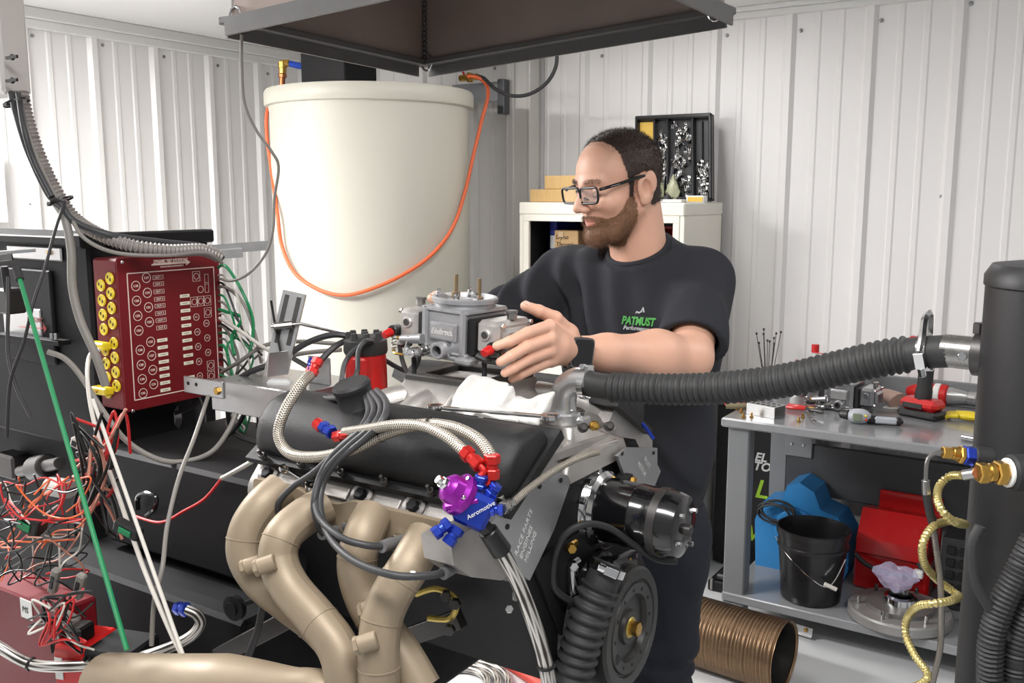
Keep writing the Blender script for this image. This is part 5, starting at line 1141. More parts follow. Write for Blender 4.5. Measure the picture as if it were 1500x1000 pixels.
cables = [
 ('thick grey-brown cable running down from the junction box', .0085, m_greyw, [(22, 136, 1.93), (34, 185, 1.9), (52, 235, 1.89), (78, 290, 1.88), (95, 320, 1.86), (104, 365, 1.85), (106, 420, 1.84), (118, 470, 1.83), (140, 520, 1.82), (155, 565, 1.82)]),
 ('dark cable beside the ribbed conduit', .007, m_lead, [(16, 136, 1.92), (28, 180, 1.89), (45, 230, 1.88), (72, 285, 1.87), (90, 300, 1.86), (110, 325, 1.86), (165, 345, 1.87), (240, 355, 1.95), (300, 362, 2.0), (326, 378, 2.03)]),
 ('second dark cable of the bundle under the junction box', .006, m_lead, [(27, 138, 1.91), (36, 190, 1.87), (50, 236, 1.87), (76, 288, 1.86)]),
 ('thin black wire hanging from the bundle at the left', .003, m_rub, [(95, 295, 1.85), (80, 340, 1.8), (65, 395, 1.75), (50, 440, 1.72), (35, 500, 1.7), (15, 560, 1.7), (10, 640, 1.7)]),
 ('long thin black wire hanging across the black cabinet', .0035, m_lead, [(12, 405, 1.75), (12, 450, 1.74), (12, 520, 1.73), (25, 570, 1.72), (45, 610, 1.72)]),
 ('grey cable crossing the front of the red box top', .004, m_greyw, [(105, 320, 1.86), (125, 350, 1.84), (170, 370, 1.86), (240, 374, 1.9), (300, 370, 1.97), (325, 385, 2.02)]),
 ('grey wire falling from the upper yellow plug', .0042, m_wht_w, [(146, 512, 1.86), (132, 520, 1.85), (128, 550, 1.8), (134, 600, 1.75), (150, 660, 1.7), (175, 730, 1.62), (210, 830, 1.5), (250, 925, 1.42), (272, 968, 1.38)]),
 ('grey cable looping under the red box', .0052, m_greyw, [(70, 515, 1.8), (95, 525, 1.8), (118, 550, 1.8), (150, 600, 1.78), (185, 645, 1.76), (230, 672, 1.76), (270, 676, 1.78), (310, 662, 1.8), (335, 630, 1.82), (348, 600, 1.84)]),
 ('grey cable hanging beside the absorber housing', .004, m_greyw, [(305, 580, 1.84), (285, 640, 1.72), (262, 700, 1.62), (245, 770, 1.56), (238, 830, 1.5), (226, 880, 1.48), (222, 945, 1.47)]),
 ('black cable behind the rear header tube', .006, m_lead, [(395, 830, 1.42), (388, 870, 1.4), (378, 920, 1.4), (360, 970, 1.4)]),
 ('thin grey cable hanging from the hood in front of the tank', .003, m_greyw, [(354, 50, 1.86), (354, 95, 1.9), (358, 150, 1.93), (375, 190, 1.95), (398, 222, 1.96), (408, 245, 1.97), (402, 290, 1.98), (400, 335, 1.98), (390, 370, 1.99), (365, 400, 2.0), (340, 411, 2.02), (322, 408, 2.05)]),
]
for lab, r, m, pts in cables: wire('cable', [P(a, b, d=d) for a, b, d in pts], r, m, lab, 'cable', n=10)
# cable ties on the bundle
for k_, (a, b, d) in enumerate(((24, 150, 1.90), (88, 294, 1.875))):
    o = MB().lathe([(.024, -.002), (.026, -.002), (.026, .002), (.024, .002), (.024, -.002)], P(a, b, d=d), (.3, .2, -1), 14).cbox(P(a - 14, b + 3, d=d - .02), (.012, .008, .006)).build('cable_tie', m_zip); tag(o, ('cable tie just below the junction box', 'cable tie where the cable bundle divides')[k_], 'cable tie')
# rods
t = thing('green_rod', 'long thin green rod leaning down to the exhaust', 'rod', P(186, 950, d=1.36))
MB().tube([P(28, 405, d=1.72), P(186, 952, d=1.36)], .0042, 8).build('rod', m_green, t); MB().cyl(P(24, 393, d=1.73), P(29, 410, d=1.717), .008, n=10).build('rod_cap', m_rub, t)
MB().cyl(P(160, 862, d=1.418), P(169, 893, d=1.397), .0047, n=8).build('blue_sleeve', m_blue, t)
o = MB().tube([P(136, 585, d=1.66), P(270, 965, d=1.38)], .0034, 8).build('white_rod', m_wht_w); tag(o, 'long thin white rod standing beside the green one', 'rod')
# braided hose, lower left
t, pth = hose('braided_hose', [P(-30, 930, d=1.5), P(0, 948, d=1.5), P(45, 972, d=1.5), (P(100, 976, d=1.5)), P(170, 970, d=1.5), P(230, 955, d=1.52), P(275, 935, d=1.53), P(293, 915, d=1.54), P(288, 900, d=1.54), P(272, 892, d=1.54)], .0095, m_bstripe, 'striped braided hose curving along the lower left edge')
an(pth[-1] + Vector((.005, 0, 0)), P(255, 889, d=1.56) - pth[-1], m_blue, 'hose_end', t, .032, .011)
MB().lathe([(.0098, -.002), (.012, -.002), (.012, .002), (.0098, .002)], P(45, 972, d=1.5), (1, .4, -.3), 12).build('cable_tie', m_zip, t)
# boxes, lower left
a = P(0, 868, d=1.62); b = P(88, 868, d=1.62)
t = thing('control_module', 'maroon steel control box in the lower left corner', 'control box', (a.x, a.y, .75))
bx = MB().box(-.16, .075, 0, .075, -.30, 0, .004); Mb = face_M(P(48, 880, d=1.58), (1, 0, 0), (0, 1, 0)); bx.xf(Mb).build('module_body', m_maroon, t)
q = P(10, 885, d=1.58); lb = MB().box(q.x, q.x + .035, Mb.translation.y - .002, Mb.translation.y, q.z - .032, q.z + .004, .0005).build('paper_label', m_white, t)
text('MS', .016, m_ink, t, face_M((q.x + .006, Mb.translation.y - .0024, q.z - .02), (1, 0, 0), (0, 0, 1)), 'label_writing', .0002, .1)
MB().box(-1.9, -1.45, Mb.translation.y + .01, Mb.translation.y + .065, 0, Mb.translation.z - .30, .01).build('support_pedestal', m_dblk, t)
q = P(76, 945, d=1.52)
t = thing('ignition_box', 'bright red ignition box at the bottom left', 'ignition box', q)
Mq = face_M(q, (.95, .3, 0), (-.3, .95, 0)); MB().box(0, .062, 0, .09, -.16, 0, .004).xf(Mq).build('case', m_redp, t)
MB().box(.062, .15, .0, .09, -.16, .0, .004).xf(Mq).build('heat_sink', m_black, t)
for i in range(7): MB().box(.066 + i * .011, .070 + i * .011, -.006, .0, -.155, -.01, .001).xf(Mq).build('fin', m_black, t)
MB().box(.004, .02, -.002, .0, -.06, -.02, .0005).xf(Mq).build('paper_label', m_white, t)
MB().box(.02, .05, .01, .05, 0, .03, .004).xf(Mq).build('connector', m_zip, t)
MB().box(-.02, .3, -.02, .12, -.18, -.161, .002).xf(Mq).box(q.x + .05, q.x + .12, q.y + .03, q.y + .1, 0, q.z - .18, .002).build('bracket_shelf', m_dblk, t)
# connectors in the loom
for k_, (a, b, d, s_, m, lab) in enumerate(((80, 850, 1.5, (.014, .014, .05), m_greyw, 'grey inline connector, left of the pair'), (117, 858, 1.5, (.016, .014, .05), m_greyw, 'grey inline connector, right of the pair'), (188, 775, 1.55, (.05, .02, .022), m_zip, 'black multi pin connector with a green seal'), (45, 765, 1.55, (.05, .03, .03), m_zip, 'black rectangular relay socket in the wiring'), (100, 910, 1.5, (.03, .03, .02), m_greyw, 'grey round connector above the ignition box'), (112, 648, 1.65, (.02, .012, .02), m_wht_w, 'white plastic connector by the green rod'))):
    c = P(a, b, d=d); t = thing('wire_connector', lab, 'connector', c, 'wire connectors in the loom')
    R3 = Matrix.Rotation(.4, 3, 'Y') @ Matrix.Rotation(.3, 3, 'Z')
    MB().cbox(c, s_, R3, .003).build('shell', m, t); MB().cbox(c + R3 @ Vector((0, -s_[1] * .55, 0)), (s_[0] * .5, .003, s_[2] * .5), R3, .001).build('latch', m_zip if m is not m_zip else m_green, t)
# random thin wires: lower-left loom and the tangle right of the red box
rn = random.Random(11)
cols = {'red': mat('wire_red', S(190, 40, 40), .45), 'orange': mat('wire_orange', S(220, 100, 50), .45), 'white': m_wht_w, 'black': m_zip, 'yellow': m_yel, 'blue': mat('wire_blue', S(40, 60, 120), .45), 'brown': mat('wire_pink', S(190, 130, 110), .5)}
def loomw(n, box, d0, d1, names, grp, place, r=.002, step=45):
    for i in range(n):
        nm = names[i % len(names)]; x = rn.uniform(box[0], box[2]); y = rn.uniform(box[1], box[3]); pts = []
        a_ = rn.uniform(0, 2 * PI); d = rn.uniform(d0, d1)
        for j in range(rn.randint(5, 8)):
            pts.append(P(x, y, d=d)); a_ += rn.uniform(-.8, .8); a_ = a_ if box[0] < x + step * math.cos(a_) < box[2] and box[1] < y + step * math.sin(a_) < box[3] else math.atan2((box[1] + box[3]) / 2 - y, (box[0] + box[2]) / 2 - x) + rn.uniform(-.7, .7); x += step * math.cos(a_); y += step * math.sin(a_); d = min(max(d + rn.uniform(-.04, .04), d0), d1)
        wire('loom_wire', pts, r, cols[nm], 'thin %s wire %s' % (nm, place), 'wire', grp, n=6, k=6)
loomw(30, (-20, 690, 135, 865), 1.48, 1.68, ['red', 'orange', 'black', 'white', 'black', 'orange', 'black', 'brown', 'red', 'black'], 'wires of the lower left loom', 'tangled in the lower left loom', .0016, 32)
loomw(12, (40, 860, 150, 960), 1.46, 1.5, ['black', 'red', 'white', 'black'], 'wires above the ignition box', 'tangled above the ignition box', .002, 35)
loomw(10, (100, 590, 190, 790), 1.6, 1.72, ['black', 'black', 'black', 'red', 'brown'], 'wires hanging under the red box', 'hanging under the red box', .003, 60)
for i in range(22):
    y0 = 395 + i * 9.5; nm = ['green', 'white', 'black', 'grey', 'green', 'grey'][i % 6]; mm = {'green': m_green, 'white': m_wht_w, 'black': m_zip, 'grey': m_greyw}[nm]
    x1 = rn.uniform(340, 372); y1 = y0 + rn.uniform(10, 60); x2 = rn.uniform(330, 390); y2 = min(max(y1 + rn.uniform(20, 90), 520), 640)
    wire('sensor_wire', [P(316, y0, d=2.12), P(330, y0 + rn.uniform(-6, 8), d=2.08), P(x1, y1, d=2.05), P((x1 + x2) / 2 + rn.uniform(-15, 15), (y1 + y2) / 2, d=2.03), P(x2, y2, d=2.0)], .0026 if i % 3 else .0038, mm, 'thin %s sensor wire hanging from the right side of the red box' % nm, 'wire', 'sensor wires behind the red box', n=6)
for i, (pts, m, r, lab) in enumerate((([(322, 466, 2.05), (345, 480, 2.0), (380, 505, 1.95), (400, 520, 1.9), (380, 540, 1.9)], m_wht_w, .004, 'white cable curving toward the throttle bracket'), ([(325, 545, 2.05), (350, 530, 2.0), (390, 505, 1.97), (440, 500, 1.95), (500, 504, 1.9)], m_greyw, .0045, 'grey cable running behind the slotted bar'), ([(330, 640, 1.9), (350, 620, 1.88), (362, 590, 1.86), (352, 560, 1.86), (335, 580, 1.88), (340, 630, 1.9), (380, 650, 1.86)], m_lead, .005, 'black cable coiled under the throttle bracket'))):
    wire('cable', [P(a, b, d=d) for a, b, d in pts], r, m, lab, 'cable')
o = wire('sensor_cable', [P(398, 655, Y=1.07), P(375, 672, Y=1.08), P(335, 695, Y=1.10), P(325, 700, Y=1.105)], .0045, m_wht_w, 'cream sleeved sensor cable beside the rear of the valve cover', 'cable')
wire('cable', [P(325, 700, Y=1.105), P(300, 730, Y=1.10), P(270, 748, Y=1.09), P(235, 765, Y=1.08), P(195, 755, Y=1.08)], .003, cols['red'], 'thin red wire lying across the absorber housing', 'wire')
# ------------------------------------------------------------------ throttle bracket
TB = thing('throttle_bracket', 'folded aluminium throttle actuator bracket left of the engine', 'bracket', P(380, 590, d=1.85))
def tb(a, b, d): return P(a, b, d=d)
X0, X1 = -1.56, -1.275; TY = 1.24; TZ = 1.335
MB().box(X0 + .03, X1, TY, TY + .17, TZ - .004, TZ, .0015).build('top_plate', m_aluS, TB)
MB().box(X0 + .03, X1, TY - .003, TY, TZ - .062, TZ, .0015).build('front_skirt', m_aluS, TB)
MB().box(X1 - .003, X1, TY, TY + .17, TZ - .05, TZ, .0015).build('end_skirt', m_aluS, TB)
MB().box(X0 - .05, X0 + .07, TY - .007, TY - .003, TZ - .035, TZ + .0, .0015).build('side_tab', m_aluS, TB)
for dx in (-.035, -.01): MB().cyl((X0 + dx, TY - .008, TZ - .014), (X0 + dx, TY - .0065, TZ - .014), .004, n=10).build('tab_hole', m_ink, TB)
MB().hexn((X0 + .055, TY - .012, TZ - .02), (X0 + .055, TY - .006, TZ - .02), .008).build('tab_bolt', m_brass, TB)
MB().box(-1.40, -1.36, TY + .06, TY + .10, .9, TZ - .004, .003).build('leg', m_aluS, TB)
q0 = P(405, 545, d=1.83); q1 = P(432, 428, d=1.86)
ba = Vector((q1.x - q0.x, q1.y - q0.y, q1.z - q0.z)); 
MB().bar(q0, q1, .046, .012, Vector((.5, -.8, 0))).build('slotted_bar', m_aluS, TB)
bd = ba.normalized(); sn = Vector((.5, -.8, 0)); sn = (sn - bd * sn.dot(bd)).normalized(); sx = sn.cross(bd)
for s_ in (-.012, .012): MB().bar(q0.lerp(q1, .35) + sx * s_ + sn * .006, q0.lerp(q1, .95) + sx * s_ + sn * .006, .002, .009, sx).build('slot', m_dsteel, TB)
MB().bar(P(405, 550, d=1.80), P(408, 515, d=1.80), .05, .003).build('upright_plate', m_aluS, TB)
MB().box(-1.34, -1.28, TY + .08, TY + .085, TZ, TZ + .055, .002).build('cable_stop', m_aluS, TB)
MB().box(-1.26, -1.215, TY + .10, TY + .105, TZ - .03, TZ + .05, .002).build('cable_stop', m_aluS, TB)
MB().tube([P(397, 478, d=1.82), P(440, 474, d=1.84), P(480, 483, d=1.86), P(520, 492, d=1.88)], .0035, 8).cyl(P(400, 478, d=1.82), P(428, 475, d=1.83), .008, n=10).build('throttle_rod', m_steel, TB)
MB().tube([P(430, 525, d=1.8), P(452, 538, d=1.78)], .005, 8).build('cable_end', m_dsteel, TB)
MB().tube([P(397, 440, d=1.84), P(402, 470, d=1.84), P(411, 515, d=1.82)], .0025, 6).build('wire_stay', m_zip, TB)
MB().cbox(P(410, 560, d=1.76), (.045, .03, .014), Matrix.Rotation(.5, 3, 'Z'), .005).build('clear_clip', m_clear, TB)
a = P(305, 366, d=2.15); b = P(395, 359, d=2.2)
t = thing('shelf_bracket', 'thin pale metal strip behind the red box', 'bracket', a)
MB().bar(a, b, .004, .022, Vector((0, 0, 1))).build('strip', m_aluS, t); MB().bar(a + Vector((0, 0, -.012)), b.lerp(a, .45) + Vector((0, 0, -.012)), .02, .02).build('strip_fold', m_aluS, t)
# ------------------------------------------------------------------ black cooling tower on the right
TWR = .10; tc = P(1572, 520, d=1.11); TWX, TWY = tc.x, tc.y
m_tow = mat('tower_black', S(28, 28, 30), .42, 0, .12, 8, bump=.06)
TW = thing('cooling_tower', 'tall black cylindrical water tower at the right edge', 'tower', (TWX, TWY, 0))
tz = P(1480, 386, d=1.1).z
MB().lathe([(TWR * 1.3, 0), (TWR * 1.3, .02), (TWR, .02), (TWR, tz - .03), (TWR + .002, tz - .028), (TWR + .002, tz - .016), (TWR - .006, tz - .003), (TWR - .03, tz), (.001, tz)], (TWX, TWY, 0), n=56).build('tower_body', m_tow, TW, 40)
dirh = Vector((TWX, TWY, 0)) - Vector((e0.x, e0.y, 0)); dirh.normalize()
def th(L): return e0 + dirh * L
MB().cyl(th(-.01), th(.034), .0215, n=24).build('steel_sleeve', m_steel, TW)
MB().lathe([(.0215, .03), (.028, .031), (.028, .045), (.0215, .046)], e0, dirh, 24).hexn(th(.034) + Vector((0, 0, .026)), th(.034) + Vector((0, 0, .04)), .009).build('steel_collar', m_dsteel, TW)
MB().lathe([(.026, .044), (.033, .046), (.034, .052), (.032, .056), (.032, .085), (.038, .1), (.038, .14)], e0, dirh, 28).build('rubber_coupling', m_rub, TW)
MB().cyl(th(.018) + Vector((.0, -.0215, -.002)), th(.018) + Vector((0, -.024, -.002)), .0055, n=10).build('plug', m_chrome, TW)
def tside(px, py): return P(px, py, d=1.02)
q = P(1486, 692, d=.985); ax = Vector((-.80, -.55, 0))
MB().cyl(q - ax * .03, q + ax * .006, .020, n=22).build('port_boss', m_rub, TW)
f0 = q; GF = thing('brass_fitting', 'brass hose adaptor with white seal on the tower', 'fitting', q)
MB().cyl(f0 + ax * .006, f0 + ax * .010, .016, n=18).build('seal', m_white, GF)
MB().hexn(f0 + ax * .010, f0 + ax * .022, .0135).cyl(f0 + ax * .022, f0 + ax * .03, .0105, n=14).hexn(f0 + ax * .03, f0 + ax * .042, .0115).build('adaptor', m_brass, GF)
g0 = P(1436, 692, d=1.03); 
MB().cyl(f0 + ax * .040, g0, .007, n=12).build('copper_ferrule', MATS['copper'], GF)
MB().cyl(g0, P(1410, 696, d=1.04), .0062, n=12).build('crimp_sleeve', m_aluS, GF)
gold = [(1410, 696), (1392, 697), (1377, 710), (1373, 728), (1380, 748), (1398, 764), (1414, 768), (1400, 763), (1384, 764), (1366, 772), (1352, 795), (1354, 825), (1372, 848), (1396, 866), (1404, 874), (1390, 880), (1365, 884), (1345, 888), (1329, 905), (1327, 930), (1340, 960), (1358, 985), (1352, 1000), (1320, 1012)]
dd = [1.04 + .03 * math.sin(i * 1.1) for i in range(len(gold))]
m_gold = mat('gold_flex_tube', S(206, 190, 128), .3, .75, .08)
pth = cr([P(a, b, d=d) for (a, b), d in zip(gold, dd)], 26)
o = MB().tube(pth, .005, 10, rf=lambda L: .0036 + .0014 * (.5 + .5 * math.cos(L / .0052 * 2 * PI))).build('gauge_tube', m_gold, None, 60); tag(o, 'gold flexible tube coiling down in front of the bench', 'tube')
q = P(1444, 668, d=1.04)
t = thing('sensor_fitting', 'blue and brass sensor fitting on the tower', 'fitting', q)
MB().cyl(P(1452, 672, d=1.04), P(1424, 668, d=1.04), .0125, n=18).build('black_stub', m_rub, t)
MB().hexn(P(1426, 668, d=1.04), P(1411, 666, d=1.04), .0115).build('blue_nut', m_blue, t)
MB().hexn(P(1411, 666, d=1.04), P(1404, 665, d=1.04), .0105).cyl(P(1405, 665, d=1.04), P(1394, 663, d=1.04), .0075, n=12).hexn(P(1394, 663, d=1.04), P(1380, 662, d=1.04), .007).build('brass_nut', m_brass, t)
MB().tube(cr([P(1382, 662, d=1.04), P(1368, 664, d=1.04), P(1358, 676, d=1.04), P(1356, 704, d=1.04)], 6), .0024, 8).build('thin_pipe', m_steel, t)
MB().cyl(P(1356, 703, d=1.04), P(1357, 724, d=1.04), .0048, n=12).build('ferrule', m_steel, t)
MB().tube(cr([P(1357, 722, d=1.04), P(1361, 745, d=1.04), P(1366, 765, d=1.04)], 5), .0048, 10).build('black_sleeve', m_rub, t)
pf = cr([P(a, b, d=1.045) for a, b in ((1365, 760), (1371, 800), (1377, 850), (1379, 900), (1377, 950), (1366, 1000), (1360, 1020))], 30)
MB().tube(pf, .0035, 10, rf=lambda L: .0032 + .0007 * (.5 + .5 * math.cos(L / .004 * 2 * PI))).build('armoured_lead', mat('armour_grey', S(138, 132, 126), .35, .7), t, 60)
for pts, r, m, lab in (([(1436, 770), (1424, 800), (1428, 850), (1450, 890), (1475, 930), (1510, 960)], .0055, m_rubg, 'grey hose curving round the lower tower'), ([(1515, 790), (1490, 840), (1466, 890), (1452, 940), (1450, 1010)], .014, m_rub, 'thick ribbed black hose at the lower right corner'), ([(1530, 850), (1505, 900), (1490, 950), (1486, 1010)], .014, m_rub, 'second thick black hose at the lower right corner')):
    p_ = [P(a, b, d=.93) for a, b in pts]
    o = MB().tube(cr(p_, 24), r, 14, rf=(lambda L, r=r: r - .001 + .001 * math.cos(L / .005 * 2 * PI)) if r > .01 else None).build('black_hose', m, None, 60); tag(o, lab, 'hose')
# red air line and braided coil on the floor below the engine
wire('air_line', [P(655, 925, Z=.02), P(720, 955, Z=.02), P(790, 1000, Z=.02), P(850, 1040, Z=.02)], .024, mat('red_air_hose', S(190, 70, 58), .5), 'red air line on the floor under the engine', 'hose')
for i in range(3):
    c = P(672 + i * 3, 1000, Z=.015); R = .10 + .03 * i
    o = MB().tube([c + Vector((R * math.cos(a), R * math.sin(a), .0)) for a in np.linspace(0, 2 * PI, 40, endpoint=False)], .0135, 10, True).build('coiled_hose', m_bstripe); tag(o, ('inner', 'middle', 'outer')[i] + ' turn of the striped hose coiled on the floor', 'hose', 'coiled hose on the floor')
# ------------------------------------------------------------------ signed-distance modelling for the figure
def smin(a, b, k):
    h = np.clip(.5 + .5 * (b - a) / k, 0, 1); return b * (1 - h) + a * h - k * h * (1 - h)
def smax(a, b, k): return -smin(-a, -b, k)
def cap(p, a, b, ra, rb):
    a = np.array(a, np.float32); b = np.array(b, np.float32); ba = b - a; L2 = float(ba @ ba)
    q = [p[i] - a[i] for i in range(3)]
    h = np.clip((q[0] * ba[0] + q[1] * ba[1] + q[2] * ba[2]) / L2, 0, 1)
    return np.sqrt((q[0] - ba[0] * h) ** 2 + (q[1] - ba[1] * h) ** 2 + (q[2] - ba[2] * h) ** 2) - (ra + (rb - ra) * h)
def ell(p, c, r):
    q = [(p[i] - c[i]) for i in range(3)]
    k0 = np.sqrt(sum((q[i] / r[i]) ** 2 for i in range(3))) + 1e-9; k1 = np.sqrt(sum((q[i] / (r[i] * r[i])) ** 2 for i in range(3))) + 1e-9
    return k0 * (k0 - 1) / k1
def surfnets(sdf, lo, hi, h):
    ax = [np.arange(lo[i], hi[i] + h, h, dtype=np.float32) for i in range(3)]
    G = np.meshgrid(*ax, indexing='ij'); V = sdf(G).astype(np.float32); s = V < 0
    nx, ny, nz = V.shape
    c = np.zeros((nx - 1, ny - 1, nz - 1), np.uint8)
    for i in (0, 1):
        for j in (0, 1):
            for k in (0, 1): c += s[i:nx - 1 + i, j:ny - 1 + j, k:nz - 1 + k]
    act = (c > 0) & (c < 8); I = np.argwhere(act); idx = -np.ones(act.shape, np.int64); idx[act] = np.arange(len(I))
    acc = np.zeros((len(I), 3)); cnt = np.zeros(len(I))
    cor = [(i, j, k) for i in (0, 1) for j in (0, 1) for k in (0, 1)]
    for a in range(8):
        for b in range(a + 1, 8):
            d = [cor[b][t] - cor[a][t] for t in range(3)]
            if sum(abs(x) for x in d) != 1: continue
            va = V[I[:, 0] + cor[a][0], I[:, 1] + cor[a][1], I[:, 2] + cor[a][2]]; vb = V[I[:, 0] + cor[b][0], I[:, 1] + cor[b][1], I[:, 2] + cor[b][2]]
            m = (va < 0) != (vb < 0); t = np.where(m, va / np.where(m, va - vb, 1), 0)
            pt = np.array(cor[a])[None] + t[:, None] * np.array(d)[None]
            acc[m] += pt[m]; cnt[m] += 1
    vs = (I + acc / cnt[:, None]) * h + np.array([a[0] for a in ax])
    F_ = []
    for t in range(3):
        u, w = (t + 1) % 3, (t + 2) % 3
        sl0 = [slice(None)] * 3; sl1 = [slice(None)] * 3; sl0[t] = slice(0, -1); sl1[t] = slice(1, None)
        for q in (u, w): sl0[q] = slice(1, -1); sl1[q] = slice(1, -1)
        a = s[tuple(sl0)]; b = s[tuple(sl1)]; E = np.argwhere(a != b)
        if not len(E): continue
        fl = a[E[:, 0], E[:, 1], E[:, 2]]
        base = E.copy(); base[:, u] += 1; base[:, w] += 1
        def cell(du, dw):
            q = base.copy(); q[:, u] += du; q[:, w] += dw; return idx[q[:, 0], q[:, 1], q[:, 2]]
        quad = np.stack([cell(-1, -1), cell(0, -1), cell(0, 0), cell(-1, 0)], 1)
        quad[~fl] = quad[~fl][:, ::-1]; F_.append(quad)
    return vs, np.concatenate(F_)
def np_mesh(name, vs, fs, m, parent, c=None, smooth=0, tris=False):
    c = vs.mean(0) if c is None else np.array(c)
    me = bpy.data.meshes.new(name); me.vertices.add(len(vs)); me.vertices.foreach_set('co', (vs - c).astype(np.float32).ravel())
    k = fs.shape[1]; me.loops.add(fs.size); me.loops.foreach_set('vertex_index', fs.astype(np.int32).ravel())
    me.polygons.add(len(fs)); me.polygons.foreach_set('loop_start', np.arange(0, fs.size, k, dtype=np.int32))
    me.update(calc_edges=True); me.validate()
    return finish(me, name, m, parent, Vector(c.tolist()), 180)
def merge(parts):
    V_ = []; F_ = []; o = 0
    for v, f in parts: V_.append(v); F_.append(f + o); o += len(v)
    return np.concatenate(V_), np.concatenate(F_)
def sub(vs, fs, mask):
    keep = mask[fs].all(1); f = fs[keep]; u, inv = np.unique(f, return_inverse=True); return vs[u], inv.reshape(f.shape)
def vnorm(vs, fs):
    n = np.cross(vs[fs[:, 1]] - vs[fs[:, 0]], vs[fs[:, 2]] - vs[fs[:, 0]]); out = np.zeros_like(vs)
    for k in range(fs.shape[1]): np.add.at(out, fs[:, k], n)
    return out / (np.linalg.norm(out, axis=1)[:, None] + 1e-12)
# ---- head frame
psi = math.radians(28); th_ = math.radians(9)
HF = Vector((-math.sin(psi) * math.cos(th_), -math.cos(psi) * math.cos(th_), -math.sin(th_))); HL_ = Vector((math.cos(psi), -math.sin(psi), 0)); HU = HF.cross(HL_)
HS_ = 1.02
EARW = P(945, 277, d=2.0)
HO = EARW - (HF * -.010 + HL_ * .076 - HU * .008) * HS_
HR = Matrix((HF, HL_, HU)).transposed()
def hw(f, l, u): return HO + HR @ (Vector((f, l, u)) * .01 * HS_)
def to_world(vs): return (np.array(HR) @ (vs * .01 * HS_).T).T + np.array(HO)
NB = Vector((-.90, 1.925, 1.50))
nbl = HR.transposed() @ ((NB - HO) / (.01 * HS_))
def face_sdf(p, ears=True, feats=True):
    q = [p[0], np.abs(p[1]), p[2]]
    d = ell(p, (-1.0, 0, 3.6), (9.0, 7.4, 8.0))
    d = smin(d, ell(p, (3.2, 0, 3.0), (5.9, 6.3, 6.6)), 2.0)
    d = smin(d, ell(p, (3.2, 0, -2.6), (5.7, 5.9, 7.5)), 2.0)
    d = smin(d, cap(q, (0.0, 5.2, -4.5), (5.2, 3.6, -8.6), 1.7, 1.5), 2.0)          # jaw line
    d = smin(d, ell(p, (7.0, 0, -9.2), (2.3, 2.7, 2.1)), 1.8)                        # chin
    d = smin(d, ell(q, (5.9, 4.3, -2.4), (2.2, 2.0, 1.9)), 1.8)                      # cheekbone
    d = smin(d, cap(q, (8.5, .4, 1.9), (7.2, 4.0, 2.2), 1.0, .9), 1.2)               # brow ridge
    if feats:
        d = smax(d, -ell(q, (9.7, 3.0, -.1), (1.9, 2.1, 1.4)), 1.2)                    # eye socket
        d = smin(d, ell(q, (7.25, 3.1, -.1), (1.45, 1.5, 1.3)), .35)                 # closed lids
        d = smin(d, cap(p, (8.8, 0, 1.0), (11.0, 0, -2.9), .75, 1.05), .9)
        d = smin(d, ell(q, (9.9, 1.25, -3.3), (1.2, .85, .85)), .5)
        d = smax(d, -ell(q, (10.4, .75, -4.2), (.6, .45, .5)), .3)
        d = smin(d, cap(q, (8.6, 0, -5.5), (7.8, 2.2, -6.0), .7, .45), .6)
        d = smin(d, cap(q, (8.45, 0, -6.75), (7.7, 1.9, -6.4), .75, .45), .5)
        d = smax(d, -cap(q, (9.5, 0, -6.1), (8.2, 2.5, -6.2), .18, .12), .25)
    # neck
    d = smin(d, cap(p, (-3.0, 0, -4), (nbl.x, nbl.y, nbl.z), 5.9, 6.4), 2.2)
    if ears:
        e = ell(q, (-1.2, 7.55, -.6), (2.0, .75, 3.3)); e = smin(e, ell(q, (-2.2, 8.25, .6), (1.5, .5, 2.3)), .6)
        e = smax(e, -ell(q, (-.9, 8.3, -.6), (1.0, .75, 1.7)), .4); e = smin(e, ell(q, (-.5, 7.5, -3.2), (.9, .6, .9)), .6)
        d = smin(d, e, .5)
    return d
m_skin = mat('skin', S(216, 168, 144), .48, 0, .07, 22, bump=.12, bscale=500)
m_skin.node_tree.nodes['Principled BSDF'].inputs['Subsurface Weight'].default_value = .12
m_skin.node_tree.nodes['Principled BSDF'].inputs['Subsurface Radius'].default_value = (.01, .004, .002)
MAN = thing('person', 'bearded person in glasses and a dark t-shirt lifting the carburettor', 'person', (-.90, 1.95, 0))
hv, hf_ = surfnets(face_sdf, (-13, -10, -21), (13.5, 10, 13), .24)
head_w = to_world(hv)
# ---- left arm and hand
SL = Vector((-.772, 1.955, 1.518)); SR = Vector((-1.09, 1.915, 1.518))
ELB = P(1010, 524, d=1.85); WRI = P(838, 513, d=1.70)
c_r = CC.x + .122            # outboard end of the right bowl
fing = [  # MCP, PIP, DIP, TIP
 [(c_r + .026, 1.392, 1.478), (c_r + .020, 1.330, 1.474), (c_r + .010, 1.290, 1.463), (c_r - .006, 1.276, 1.456)],
 [(c_r + .030, 1.385, 1.457), (c_r + .024, 1.320, 1.451), (c_r + .016, 1.284, 1.440), (c_r + .004, 1.272, 1.431)],
 [(c_r + .029, 1.388, 1.436), (c_r + .023, 1.328, 1.429), (c_r + .016, 1.294, 1.419), (c_r + .005, 1.284, 1.411)],
 [(c_r + .026, 1.398, 1.417), (c_r + .019, 1.347, 1.409), (c_r + .013, 1.318, 1.402), (c_r + .003, 1.308, 1.396)]]
fr = [(.0118, .0100, .0090, .0076), (.0122, .0103, .0091, .0078), (.0118, .0098, .0088, .0075), (.0105, .0088, .0078, .0068)]
thumb = [(c_r + .020, 1.470, 1.455), (c_r + .014, 1.432, 1.487), (c_r - .001, 1.402, 1.502), (c_r - .016, 1.380, 1.512)]
tr3 = (.0165, .0128, .0108, .0088)
